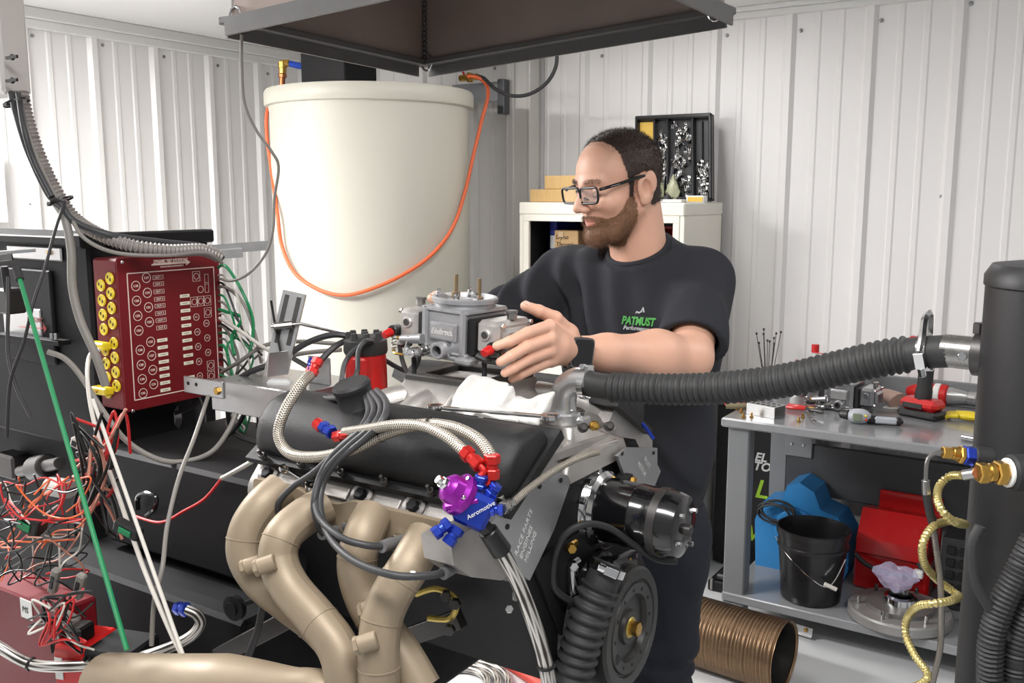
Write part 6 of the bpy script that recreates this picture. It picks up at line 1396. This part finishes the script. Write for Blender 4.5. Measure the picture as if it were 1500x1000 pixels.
def hand_sdf(p, fing, thumb, wri, elb):
    w = np.array(wri); d = None
    for F4, r4 in zip(fing, fr):
        c0 = cap(p, w * .75 + np.array(F4[0]) * .25, F4[0], .0165, .0128)
        d = c0 if d is None else smin(d, c0, .014)
    mid = (np.array(fing[1][0]) + np.array(fing[2][0])) / 2
    d = smin(d, cap(p, w, w * .4 + mid * .6, .0265, .021), .016)
    tb_ = None
    for i in range(3):
        s_ = cap(p, thumb[i], thumb[i + 1], tr3[i], tr3[i + 1]); tb_ = s_ if tb_ is None else smin(tb_, s_, .004)
    tb_ = smin(tb_, cap(p, w * .75 + np.array(thumb[0]) * .25, thumb[0], .017, .0165), .012)
    d = smin(d, tb_, .010)
    for F4, r4 in zip(fing, fr):
        f_ = None
        for i in range(3):
            s_ = cap(p, F4[i], F4[i + 1], r4[i], r4[i + 1]); f_ = s_ if f_ is None else smin(f_, s_, .0025)
        f_ = np.minimum(f_, np.sqrt(sum((p[i] - F4[1][i]) ** 2 for i in range(3))) - r4[1] * 1.06)
        d = smin(d, f_, .0035)
    return arm_sdf(p, wri, elb, d)
def arm_sdf(p, wri, elb, d=None):
    w = np.array(wri); e = np.array(elb); m1 = w * .72 + e * .28; m2 = w * .30 + e * .70 
    a = cap(p, w, m1, .0265, .033); a = smin(a, cap(p, m1, m2, .033, .046), .02); a = smin(a, cap(p, m2, e, .046, .043), .03)
    return a if d is None else smin(d, a, .015)
lo = [min(min(q[i] for F4 in fing for q in F4), min(q[i] for q in thumb), WRI[i]) - .035 for i in range(3)]; hi = [max(max(q[i] for F4 in fing for q in F4), max(q[i] for q in thumb), WRI[i]) + .035 for i in range(3)]
lo[2] -= .005; axn = (ELB - WRI).normalized()
hvL, hfL = surfnets(lambda p: hand_sdf(p, fing, thumb, WRI, ELB), lo, hi, .0019)
m_ = ((hvL - np.array(WRI)) @ np.array(axn)) < .0; hvL, hfL = sub(hvL, hfL, m_)
def uarm(p, s, e): return cap(p, s, e, .046, .045)
avL, afL = surfnets(lambda p: smin(arm_sdf(p, WRI, ELB), uarm(p, SL, ELB), .02), [min(WRI[i], ELB[i], SL[i]) - .07 for i in range(3)], [max(WRI[i], ELB[i], SL[i]) + .07 for i in range(3)], .005)
m_ = ((avL - np.array(WRI)) @ np.array(axn)) > -.009; avL, afL = sub(avL, afL, m_)
# ---- right arm and hand (mostly behind the carburettor)
c_l = CC.x - .125; ELR = Vector((-1.225, 1.745, 1.375)); WRR = Vector((c_l - .03, 1.515, 1.435))
tt_ = P(612, 436, Y=1.37)
fingR = [[(c_l - .024, 1.430, 1.462), (c_l - .030, 1.385, 1.440), (c_l - .012, 1.365, 1.422), (c_l + .012, 1.362, 1.414)],
         [(c_l - .026, 1.445, 1.445), (c_l - .028, 1.405, 1.422), (c_l - .010, 1.388, 1.408), (c_l + .014, 1.385, 1.402)],
         [(c_l - .024, 1.458, 1.430), (c_l - .024, 1.425, 1.408), (c_l - .006, 1.410, 1.398), (c_l + .014, 1.407, 1.394)],
         [(c_l - .020, 1.470, 1.417), (c_l - .018, 1.445, 1.400), (c_l - .002, 1.432, 1.392), (c_l + .012, 1.430, 1.390)]]
fingR = [[(x_, y_ + .035, z_ + .01) for x_, y_, z_ in F4] for F4 in fingR]
thumbR = [(c_l - .02, 1.492, 1.458), (c_l - .012, 1.455, 1.492), (c_l + .008, 1.418, CC.z + .042), (c_l + .022, 1.385, CC.z + .043)]
lo = [min(min(q[i] for F4 in fingR for q in F4), min(q[i] for q in thumbR), WRR[i]) - .035 for i in range(3)]; hi = [max(max(q[i] for F4 in fingR for q in F4), max(q[i] for q in thumbR), WRR[i]) + .035 for i in range(3)]
hvR, hfR = surfnets(lambda p: hand_sdf(p, fingR, thumbR, WRR, ELR), lo, hi, .0024)
axr = (ELR - WRR).normalized(); m_ = ((hvR - np.array(WRR)) @ np.array(axr)) < .014; hvR, hfR = sub(hvR, hfR, m_)
avR, afR = surfnets(lambda p: smin(arm_sdf(p, WRR, ELR), uarm(p, SR, ELR), .02), [min(WRR[i], ELR[i], SR[i]) - .07 for i in range(3)], [max(WRR[i], ELR[i], SR[i]) + .07 for i in range(3)], .006)
m_ = ((avR - np.array(WRR)) @ np.array(axr)) > .004; avR, afR = sub(avR, afR, m_)
bv, bf = merge([(head_w, hf_), (hvL, hfL), (avL, afL), (hvR, hfR), (avR, afR)])
body = np_mesh('body', bv, bf, m_skin, MAN)
# finger nails
m_nail = mat('finger_nail', S(222, 182, 168), .3, 0, .03)
for T4 in (thumb, thumbR):
    a = Vector(T4[2]); b = Vector(T4[3]); d = (b - a).normalized(); n = Vector((.3, -.5, .8)); n = (n - d * n.dot(d)).normalized()
    MB().sphere((0, 0, 0), 1, 10, (.0055, .0075, .0016), None).xf(Matrix.Translation(b + n * .0078) @ Matrix((d.cross(n), d, n)).transposed().to_4x4()).build('finger_nail', m_nail, body)
# ---- shirt
m_shirt = mat('charcoal_cotton', S(44, 45, 50), .85, 0, .07, 30, bump=.2, bscale=900, spec=.25)
BC = (-.915, 1.945)
nk_top = hw(-3.0, 0, -4); CAX = (nk_top - NB).normalized(); COLC = NB + CAX * .088; CNR = (CAX + Vector((0, -.35, 0))).normalized()
slv_e = SL.lerp(ELB, .80); slv_r = SR.lerp(ELR, .80)
def shirt_sdf(p, fold=True):
    d = ell(p, (BC[0], BC[1], 1.385), (.198, .135, .215))
    d = smin(d, ell(p, (BC[0], BC[1] - .005, 1.15), (.183, .142, .26)), .06)
    d = smin(d, cap(p, (BC[0] - .11, BC[1] - .01, 1.505), (BC[0] + .11, BC[1] + .005, 1.515), .068, .068), .05)
    d = smin(d, cap(p, (NB.x, NB.y + .01, 1.55), SL, .054, .058), .04); d = smin(d, cap(p, (NB.x, NB.y + .01, 1.55), SR, .054, .056), .04)
    d = smin(d, cap(p, NB - CAX * .03, COLC, .074, .0695), .045)
    a1 = cap(p, SL, slv_e, .064, .070); a2 = cap(p, SR, slv_r, .064, .068)
    d = smin(d, a1, .03); d = smin(d, a2, .03)
    if fold:
        x, y, z = p; w = np.sin(9 * x + 7 * z) * .6 + np.sin(13 * y - 6 * z + 1) * .4
        f1 = np.sin(95 * (x + .25 * (z - 1.4)) + 5 * w) ; f2 = np.sin(60 * (z + .9 * x) + 6 * w + 2); f3 = np.sin(85 * (x * .6 - y * .5 + .35 * z) + 4 * w)
        g1 = np.exp(-((z - 1.46) / .10) ** 2); g2 = np.exp(-((z - 1.16) / .14) ** 2)
        d = d + .010 * f1 * g1 * (.5 + .5 * np.sin(7 * x + 3)) + .009 * f2 * g2 * (.4 + .6 * np.sin(11 * x + 5 * z)) + .0035 * f3
    # hollow sleeve mouths, hem and neck
    axl = np.array((slv_e - SL).normalized()); axr_ = np.array((slv_r - SR).normalized())
    pl = sum((p[i] - slv_e[i]) * axl[i] for i in range(3)); pr_ = sum((p[i] - slv_r[i]) * axr_[i] for i in range(3))
    d = np.where(a1 < .03, np.maximum(d, pl - .012), d)
    d = np.where(a2 < .03, np.maximum(d, pr_ - .012), d)
    d = smax(d, -cap(p, SL.lerp(slv_e, .72), ELB + (ELB - SL) * .35, .051, .060), .006); d = smax(d, -cap(p, SR.lerp(slv_r, .72), ELR + (ELR - SR) * .35, .050, .058), .006)
    d = np.maximum(d, .955 + .012 * np.sin(18 * p[0]) - p[2])
    cp_ = sum((p[i] - COLC[i]) * CNR[i] for i in range(3)); rr_ = np.sqrt(sum((p[i] - COLC[i]) ** 2 for i in range(3)))
    d = np.where((cp_ > 0) & (rr_ < .085), np.maximum(d, cp_), d)
    return d
sv, sf = surfnets(shirt_sdf, (-1.32, 1.68, .93), (-.62, 2.14, 1.62), .0062)
shirt = np_mesh('t_shirt', sv, sf, m_shirt, MAN)
# collar band
cx_ = CNR.cross(Vector((0, 1, 0))).normalized(); cy_ = CNR.cross(cx_)
ring = [COLC + (cx_ * math.cos(a) + cy_ * math.sin(a)) * .068 for a in np.linspace(0, 2 * PI, 40, endpoint=False)]
MB().tube(ring, .0075, 10, True).build('collar', m_shirt, shirt, 60)
# printed logo, laid on the cloth along its normal
def cast(px, py):
    for d in np.arange(1.6, 2.2, .0015):
        p = P(px, py, d=float(d))
        if shirt_sdf([np.array([p[i]]) for i in range(3)])[0] < 0: return p
    return P(px, py, d=1.95)
m_lg = mat('logo_green', S(84, 168, 84), .8); m_lw = mat('logo_grey', S(176, 178, 180), .8)
def decal(s_, size, m, px, py, slant, dpx=40, dpy=10, sh=.15, xs=1.0, bold=.0006):
    o0 = cast(px, py); r = (cast(px + dpx, py + slant) - o0).normalized(); u = (cast(px, py - dpy) - o0); u = (u - r * u.dot(r)).normalized(); n = r.cross(u)
    o = text(s_, size, m, shirt, face_M(o0, r, u), 'shirt_print', 0, sh, bold, 'LEFT', xs)
    me = o.data; wc = LOC[o.name]; vz = np.array([list(v.co + wc) for v in me.vertices]); nn_ = np.array(n)
    t = np.full(len(vz), .03); done = np.zeros(len(vz), bool); P0 = vz + nn_ * .03
    for k in range(60):
        q = P0 - nn_ * (np.arange(len(vz))[:, None] * 0 + k * .001); dv = shirt_sdf([q[:, i] for i in range(3)]); hit = (dv < .0005) & ~done; t[hit] = .03 - k * .001; done |= hit
    t[~done] = 0; vz2 = vz + nn_ * (t + .0045)[:, None]
    for i, v in enumerate(me.vertices): v.co = Vector(vz2[i].tolist()) - wc
    me.update()
decal('PATMUST', .0235, m_lg, 911, 474, 3, sh=.18, xs=.72, bold=.001)
decal('Performance', .012, m_lw, 914, 482, 3, sh=.2, xs=.92, bold=.0004)
decal('~^', .024, m_lw, 932, 462, 0, dpx=20, xs=.8, bold=.0008)
# ---- trousers and shoes
m_pant = mat('navy_work_trousers', S(38, 40, 48), .85, 0, .1, 20, bump=.2, bscale=800, spec=.25)
def pant_sdf(p):
    d = ell(p, (BC[0], 1.955, .945), (.172, .128, .15)); x, y, z = p
    for hx, kx, axx in ((-.995, -1.0, -1.01), (-.835, -.845, -.845)):
        l = smin(cap(p, (hx, 1.955, .92), (kx, 1.93, .52), .098, .076), cap(p, (kx, 1.93, .52), (axx, 1.97, .10), .076, .064), .03); d = smin(d, l, .025)
    d = d + .005 * np.sin(40 * z + 14 * x + 9 * np.sin(11 * z)) * np.exp(-((z - .55) / .2) ** 2) + .003 * np.sin(70 * x + 30 * z)
    return np.maximum(np.maximum(d, .06 - z), z - 1.02)
pv, pf_ = surfnets(pant_sdf, (-1.15, 1.80, .04), (-.70, 2.12, 1.04), .009)
np_mesh('trousers', pv, pf_, m_pant, MAN)
for axx in (-1.01, -.845):
    v_, f_ = surfnets(lambda p: np.maximum(smin(cap(p, (axx, 1.985, .05), (axx - .01, 1.82, .042), .05, .044), cap(p, (axx, 1.975, .05), (axx, 1.972, .13), .05, .05), .03), .001 - p[2]), (axx - .08, 1.74, -.005), (axx + .08, 2.06, .2), .008)
    np_mesh('work_boot', v_, f_, m_rub, MAN)
# ---- hair, beard, brows
def cm(m): return m
m_hair = mat('dark_brown_hair', S(58, 44, 38), .55, 0, .25, 60)
m_beard = mat('brown_beard_hair', S(130, 95, 70), .6, 0, .25, 60)
rs = np.random.RandomState(4)
def fline(u, l):
    base = np.interp(u, [-6, 0, 3, 5, 7, 8.5, 10, 12], [2.2, 2.3, 2.8, 3.2, 3.4, 3.9, 4.8, 5.6])
    return base + .5 * np.exp(-(l / 1.8) ** 2) * (u > 7)
def hair_mask(v):
    f, l, u = v[:, 0], v[:, 1], v[:, 2]; ok = f < fline(u, l)
    low = np.where(f > .9, -2.8, np.where(f > -3.2, 2.3 - .0 * f, -4.6 - .12 * (f + 3.2)))
    return ok & (u > low)
def beard_mask(v):
    f, l, u = v[:, 0], np.abs(v[:, 1]), v[:, 2]
    top = np.interp(f, [1, 2.6, 4, 5.5, 7, 8.2, 12], [-1.6, -2.0, -4.0, -5.2, -5.6, -4.9, -4.4]); m = (u < top) & (f > .9 + .25 * np.clip(-7.5 - u, 0, 9)) & (u > -12.4)
    lips = ((l / 2.3) ** 2 + ((u + 6.15) / .78) ** 2 < 1) & (f > 6.8); nose = (u > -4.55) & (f > 8)
    return m & ~lips & ~nose
def strands(v, n, cnt, L, w, dirf, jit=.5):
    k = rs.randint(0, len(v), cnt); p = v[k] + rs.normal(0, .1, (cnt, 3)); nn = n[k]
    d = nn * .55 + dirf(p) + rs.normal(0, jit * .4, (cnt, 3)); d /= np.linalg.norm(d, axis=1)[:, None]
    s_ = np.cross(d, rs.normal(0, 1, (cnt, 3))); s_ /= np.linalg.norm(s_, axis=1)[:, None]; ln = L * (.6 + .8 * rs.rand(cnt, 1))
    V_ = np.stack([p - s_ * w, p + s_ * w, p + d * ln], 1).reshape(-1, 3); return V_, np.arange(cnt * 3).reshape(-1, 3)
def quads2tris(f): return np.concatenate([f[:, [0, 1, 2]], f[:, [0, 2, 3]]])
cv, cf = surfnets(lambda p: face_sdf(p, False, False) - .14 - .06 * np.sin(p[0] * 5 + p[2] * 3) * np.sin(p[1] * 5), (-13, -9.5, -8), (11, 9.5, 13), .25)
mk = hair_mask(cv); v1, f1_ = sub(cv, cf, mk); n1 = vnorm(v1, f1_)
scal, _f = sub(hv, hf_, hair_mask(hv) & (np.abs(hv[:, 1]) < 7.9)); 
V1, F1 = strands(v1, n1, 14000, .7, .026, lambda p: np.stack([np.full(len(p), .15) - .5 * (p[:, 2] < 6), np.zeros(len(p)), np.where(p[:, 2] < 7, -.8, .0)], 1))
# thinning front: strands only
fr_m = (hv[:, 0] < fline(hv[:, 2], hv[:, 1]) + 1.3) & (hv[:, 2] > 7.4) & ~hair_mask(hv); fv = hv[fr_m]; fn = vnorm(hv, hf_)[fr_m]
V2, F2 = strands(fv, fn, 420, .6, .012, lambda p: np.stack([np.full(len(p), .5), np.zeros(len(p)), np.full(len(p), -.1)], 1))
V_, F_ = merge([(v1, quads2tris(f1_)), (V1, F1), (V2, F2)]); np_mesh('hair', to_world(V_), F_, m_hair, MAN)
bv_, bf_ = surfnets(lambda p: face_sdf(p, False) - .2 - .08 * np.sin(p[0] * 6 + p[2] * 4) * np.sin(p[1] * 6 + p[2] * 3), (-1, -8, -14), (12.5, 8, 0), .2)
mk = beard_mask(bv_); v1, f1_ = sub(bv_, bf_, mk); n1 = vnorm(v1, f1_)
V1, F1 = strands(v1, n1, 11000, .7, .018, lambda p: np.stack([np.full(len(p), .1), np.zeros(len(p)), np.full(len(p), -.8)], 1), .8)
V_, F_ = merge([(v1, quads2tris(f1_)), (V1, F1)]); np_mesh('beard', to_world(V_), F_, m_beard, MAN)
bm = (hv[:, 0] > 5.5) & (np.abs(hv[:, 1]) > .9) & (np.abs(hv[:, 1]) < 4.8) & (np.abs(hv[:, 2] - 2.35 + .12 * (np.abs(hv[:, 1]) - 3) ** 2 * .5) < .42)
V1, F1 = strands(hv[bm], vnorm(hv, hf_)[bm], 700, .6, .025, lambda p: np.stack([np.zeros(len(p)), np.sign(p[:, 1]) * 1.2, np.full(len(p), .1)], 1), .3); np_mesh('eyebrows', to_world(V1), F1, m_hair, MAN)
mb = MB()
for s_ in (-1, 1): mb.tube(cr([hw(7.9, s_ * 1.9, -.55), hw(8.55, s_ * 2.6, -.85), hw(8.6, s_ * 3.4, -.9), hw(7.9, s_ * 4.3, -.6)], 4), .0009, 6)
mb.build('eyelashes', m_hair, MAN)
m_lip = mat('lips', S(184, 124, 108), .5, 0, .05)
lv, lf = surfnets(lambda p: np.maximum(face_sdf(p, False) - .035, ell([p[0], p[1], p[2]], (8.9, 0, -6.2), (1.5, 2.1, .9))), (6.5, -3, -8), (11.5, 3, -4.5), .12)
np_mesh('lips', to_world(lv), lf, m_lip, MAN)
# ---- glasses
m_frame = mat('black_acetate', S(22, 22, 24), .3)
m_lens = mat('spectacle_lens', S(240, 244, 245), .05, 0, 0, alpha=.12, spec=.6)
GL = thing('eyeglasses', 'black rectangular glasses worn by the person', 'glasses', hw(9.5, 0, -.2))
for s_ in (-1, 1):
    o_ = rpoly([(-2.75, -1.75), (2.75, -1.55), (2.95, 1.55), (-2.9, 1.5)], 1.0, 4)
    pth = [hw(10.35 - .10 * abs(a * s_ + 3.4) ** 1.3 * .5, s_ * 3.4 + a, -.35 + b) for a, b in o_]
    if s_ < 0: pth = [hw(10.35 - .10 * abs(-a + 3.4) ** 1.3 * .5, -3.4 - a, -.35 + b) for a, b in o_]
    MB().tube(pth, .0027, 8, True).build('lens_rim', m_frame, GL, 60)
    c_ = sum(pth, Vector()) / len(pth); n_ = len(pth)
    MB().add(pth + [c_], [(i, (i + 1) % n_, n_) for i in range(n_)]).build('lens', m_lens, GL)
    MB().tube(cr([hw(9.25, s_ * 6.2, .7), hw(8.2, s_ * 7.0, .9), hw(4, s_ * 7.55, 1.4), hw(.5, s_ * 7.95, 1.9), hw(-1.6, s_ * 8.0, 1.7), hw(-3.2, s_ * 7.9, -.4)], 6), .0034, 8).build('temple', m_frame, GL, 60)
    MB().bar(hw(7.2, s_ * 7.28, 1.02), hw(5.2, s_ * 7.66, 1.25), .0012, .0045, HL_).build('temple_inlay', m_aluS, GL)
    MB().tube([hw(9.7, s_ * .9, -.9), hw(9.0, s_ * 1.5, -1.4)], .0018, 6).build('nose_pad', m_frame, GL)
MB().tube(cr([hw(10.3, -.75, .5), hw(10.55, 0, .75), hw(10.3, .75, .5)], 5), .0022, 8).build('bridge', m_frame, GL, 60)
# ---- watch
wc = WRI + axn * -.004; vn = (Vector((0, 0, CAMH)) - wc); vn = (vn - axn * vn.dot(axn)).normalized(); vn = (vn + Vector((0, 0, -.10))).normalized(); vn = (vn - axn * vn.dot(axn)).normalized(); wt = axn.cross(vn)
WA = thing('wrist_watch', 'black square smart watch with a steel link band on the left wrist', 'watch', wc)
Mw = Matrix((axn, wt, vn)).transposed().to_4x4(); Mw.translation = wc + vn * .0345
def rbox(x, y, z0, z1, r): 
    mb = MB(); pl = rpoly([(-x, -y), (x, -y), (x, y), (-x, y)], r, 5); return mb.prism(pl, z0, z1)
rbox(.0245, .028, -.006, .0045, .011).xf(Mw).build('case', mat('watch_steel', S(120, 118, 116), .25, .8), WA, 40)
rbox(.021, .0245, .0045, .0062, .009).xf(Mw).build('glass', m_blackS, WA, 40)
MB().cyl((.0205, .007, 0), (.0235, .007, 0), .0035, n=12).xf(Mw).build('crown', m_dsteel, WA)
m_link = mat('black_link', S(48, 47, 47), .25, .85)
for i in range(14):
    a = .75 + i * (2 * PI - 1.5) / 13
    dr = vn * math.cos(a) + wt * math.sin(a); tg = -vn * math.sin(a) + wt * math.cos(a); Rl = Matrix((axn, tg, dr)).transposed()
    for j in (-1, 0, 1): MB().cbox(wc + dr * .0312 + axn * (j * .0068), (.0062, .0118, .003), Rl, .0008).build('band_link', m_link if (i + j) % 2 else m_steel, WA)
# ------------------------------------------------------------------ white towel on the manifold
m_towel = mat('white_terry', S(205, 203, 199), .9, 0, .06, 40, bump=.5, bscale=350)
TWc = P(712, 600, Y=1.225)
def towel_sdf(p):
    x, y, z = p[0] - TWc.x, p[1] - TWc.y, p[2] - TWc.z
    q = [x, y, z]
    def rb(c, h, r, a, b):
        X_, Y_, Z_ = x - c[0], y - c[1], z - c[2]; ca, sa = math.cos(a), math.sin(a); X_, Z_ = X_ * ca + Z_ * sa, -X_ * sa + Z_ * ca; cb, sb = math.cos(b), math.sin(b); Y_, Z_ = Y_ * cb + Z_ * sb, -Y_ * sb + Z_ * cb
        w = .006 * np.sin(X_ * 55 + Y_ * 30 + c[0] * 90); Z_ = Z_ - w
        u_ = [np.abs(X_) - h[0] + r, np.abs(Y_) - h[1] + r, np.abs(Z_) - h[2] + r]
        return np.sqrt(sum(np.maximum(k, 0) ** 2 for k in u_)) + np.minimum(np.maximum(np.maximum(u_[0], u_[1]), u_[2]), 0) - r
    d = rb((.035, .03, .0), (.065, .04, .009), .007, .12, .35); d = smin(d, rb((-.032, .035, .016), (.038, .035, .012), .010, -.15, .75), .006)
    d = smin(d, rb((-.02, .02, .004), (.05, .04, .010), .008, .1, .35), .006); d = smin(d, rb((.02, -.03, -.014), (.055, .03, .008), .007, .15, .3), .005); d = smin(d, rb((.01, -.022, -.006), (.036, .026, .008), .007, -.25, .5), .005)
    return d + .0022 * np.sin(x * 140 + y * 90 + 2 * np.sin(z * 120)) + .0045 * np.abs(np.sin(x * 48 - y * 60 + 1)) - .001
tv, tf = surfnets(towel_sdf, (TWc.x - .12, TWc.y - .09, TWc.z - .06), (TWc.x + .12, TWc.y + .1, TWc.z + .07), .0032)
o = np_mesh('shop_towel', tv, tf, m_towel, None); tag(o, 'crumpled white towel lying on the intake manifold', 'towel')
a = P(-30, 225, d=2.4); b = P(11, 325, d=2.4)
t = thing('white_board', 'plain white board at the far left edge', 'board', (b.x, b.y, 0))
xb_ = P(10, 300, X=WX + .05)
MB().box(WX + .03, WX + .055, P(-60, 300, X=WX + .05).y, xb_.y, P(5, 326, X=WX + .05).z, P(0, 226, X=WX + .05).z, .003).build('board', m_white, t)
MB().box(WX + .0, WX + .03, P(-40, 300, X=WX + .05).y, xb_.y - .03, P(5, 320, X=WX + .05).z, P(0, 300, X=WX + .05).z, .002).build('batten', m_white, t)
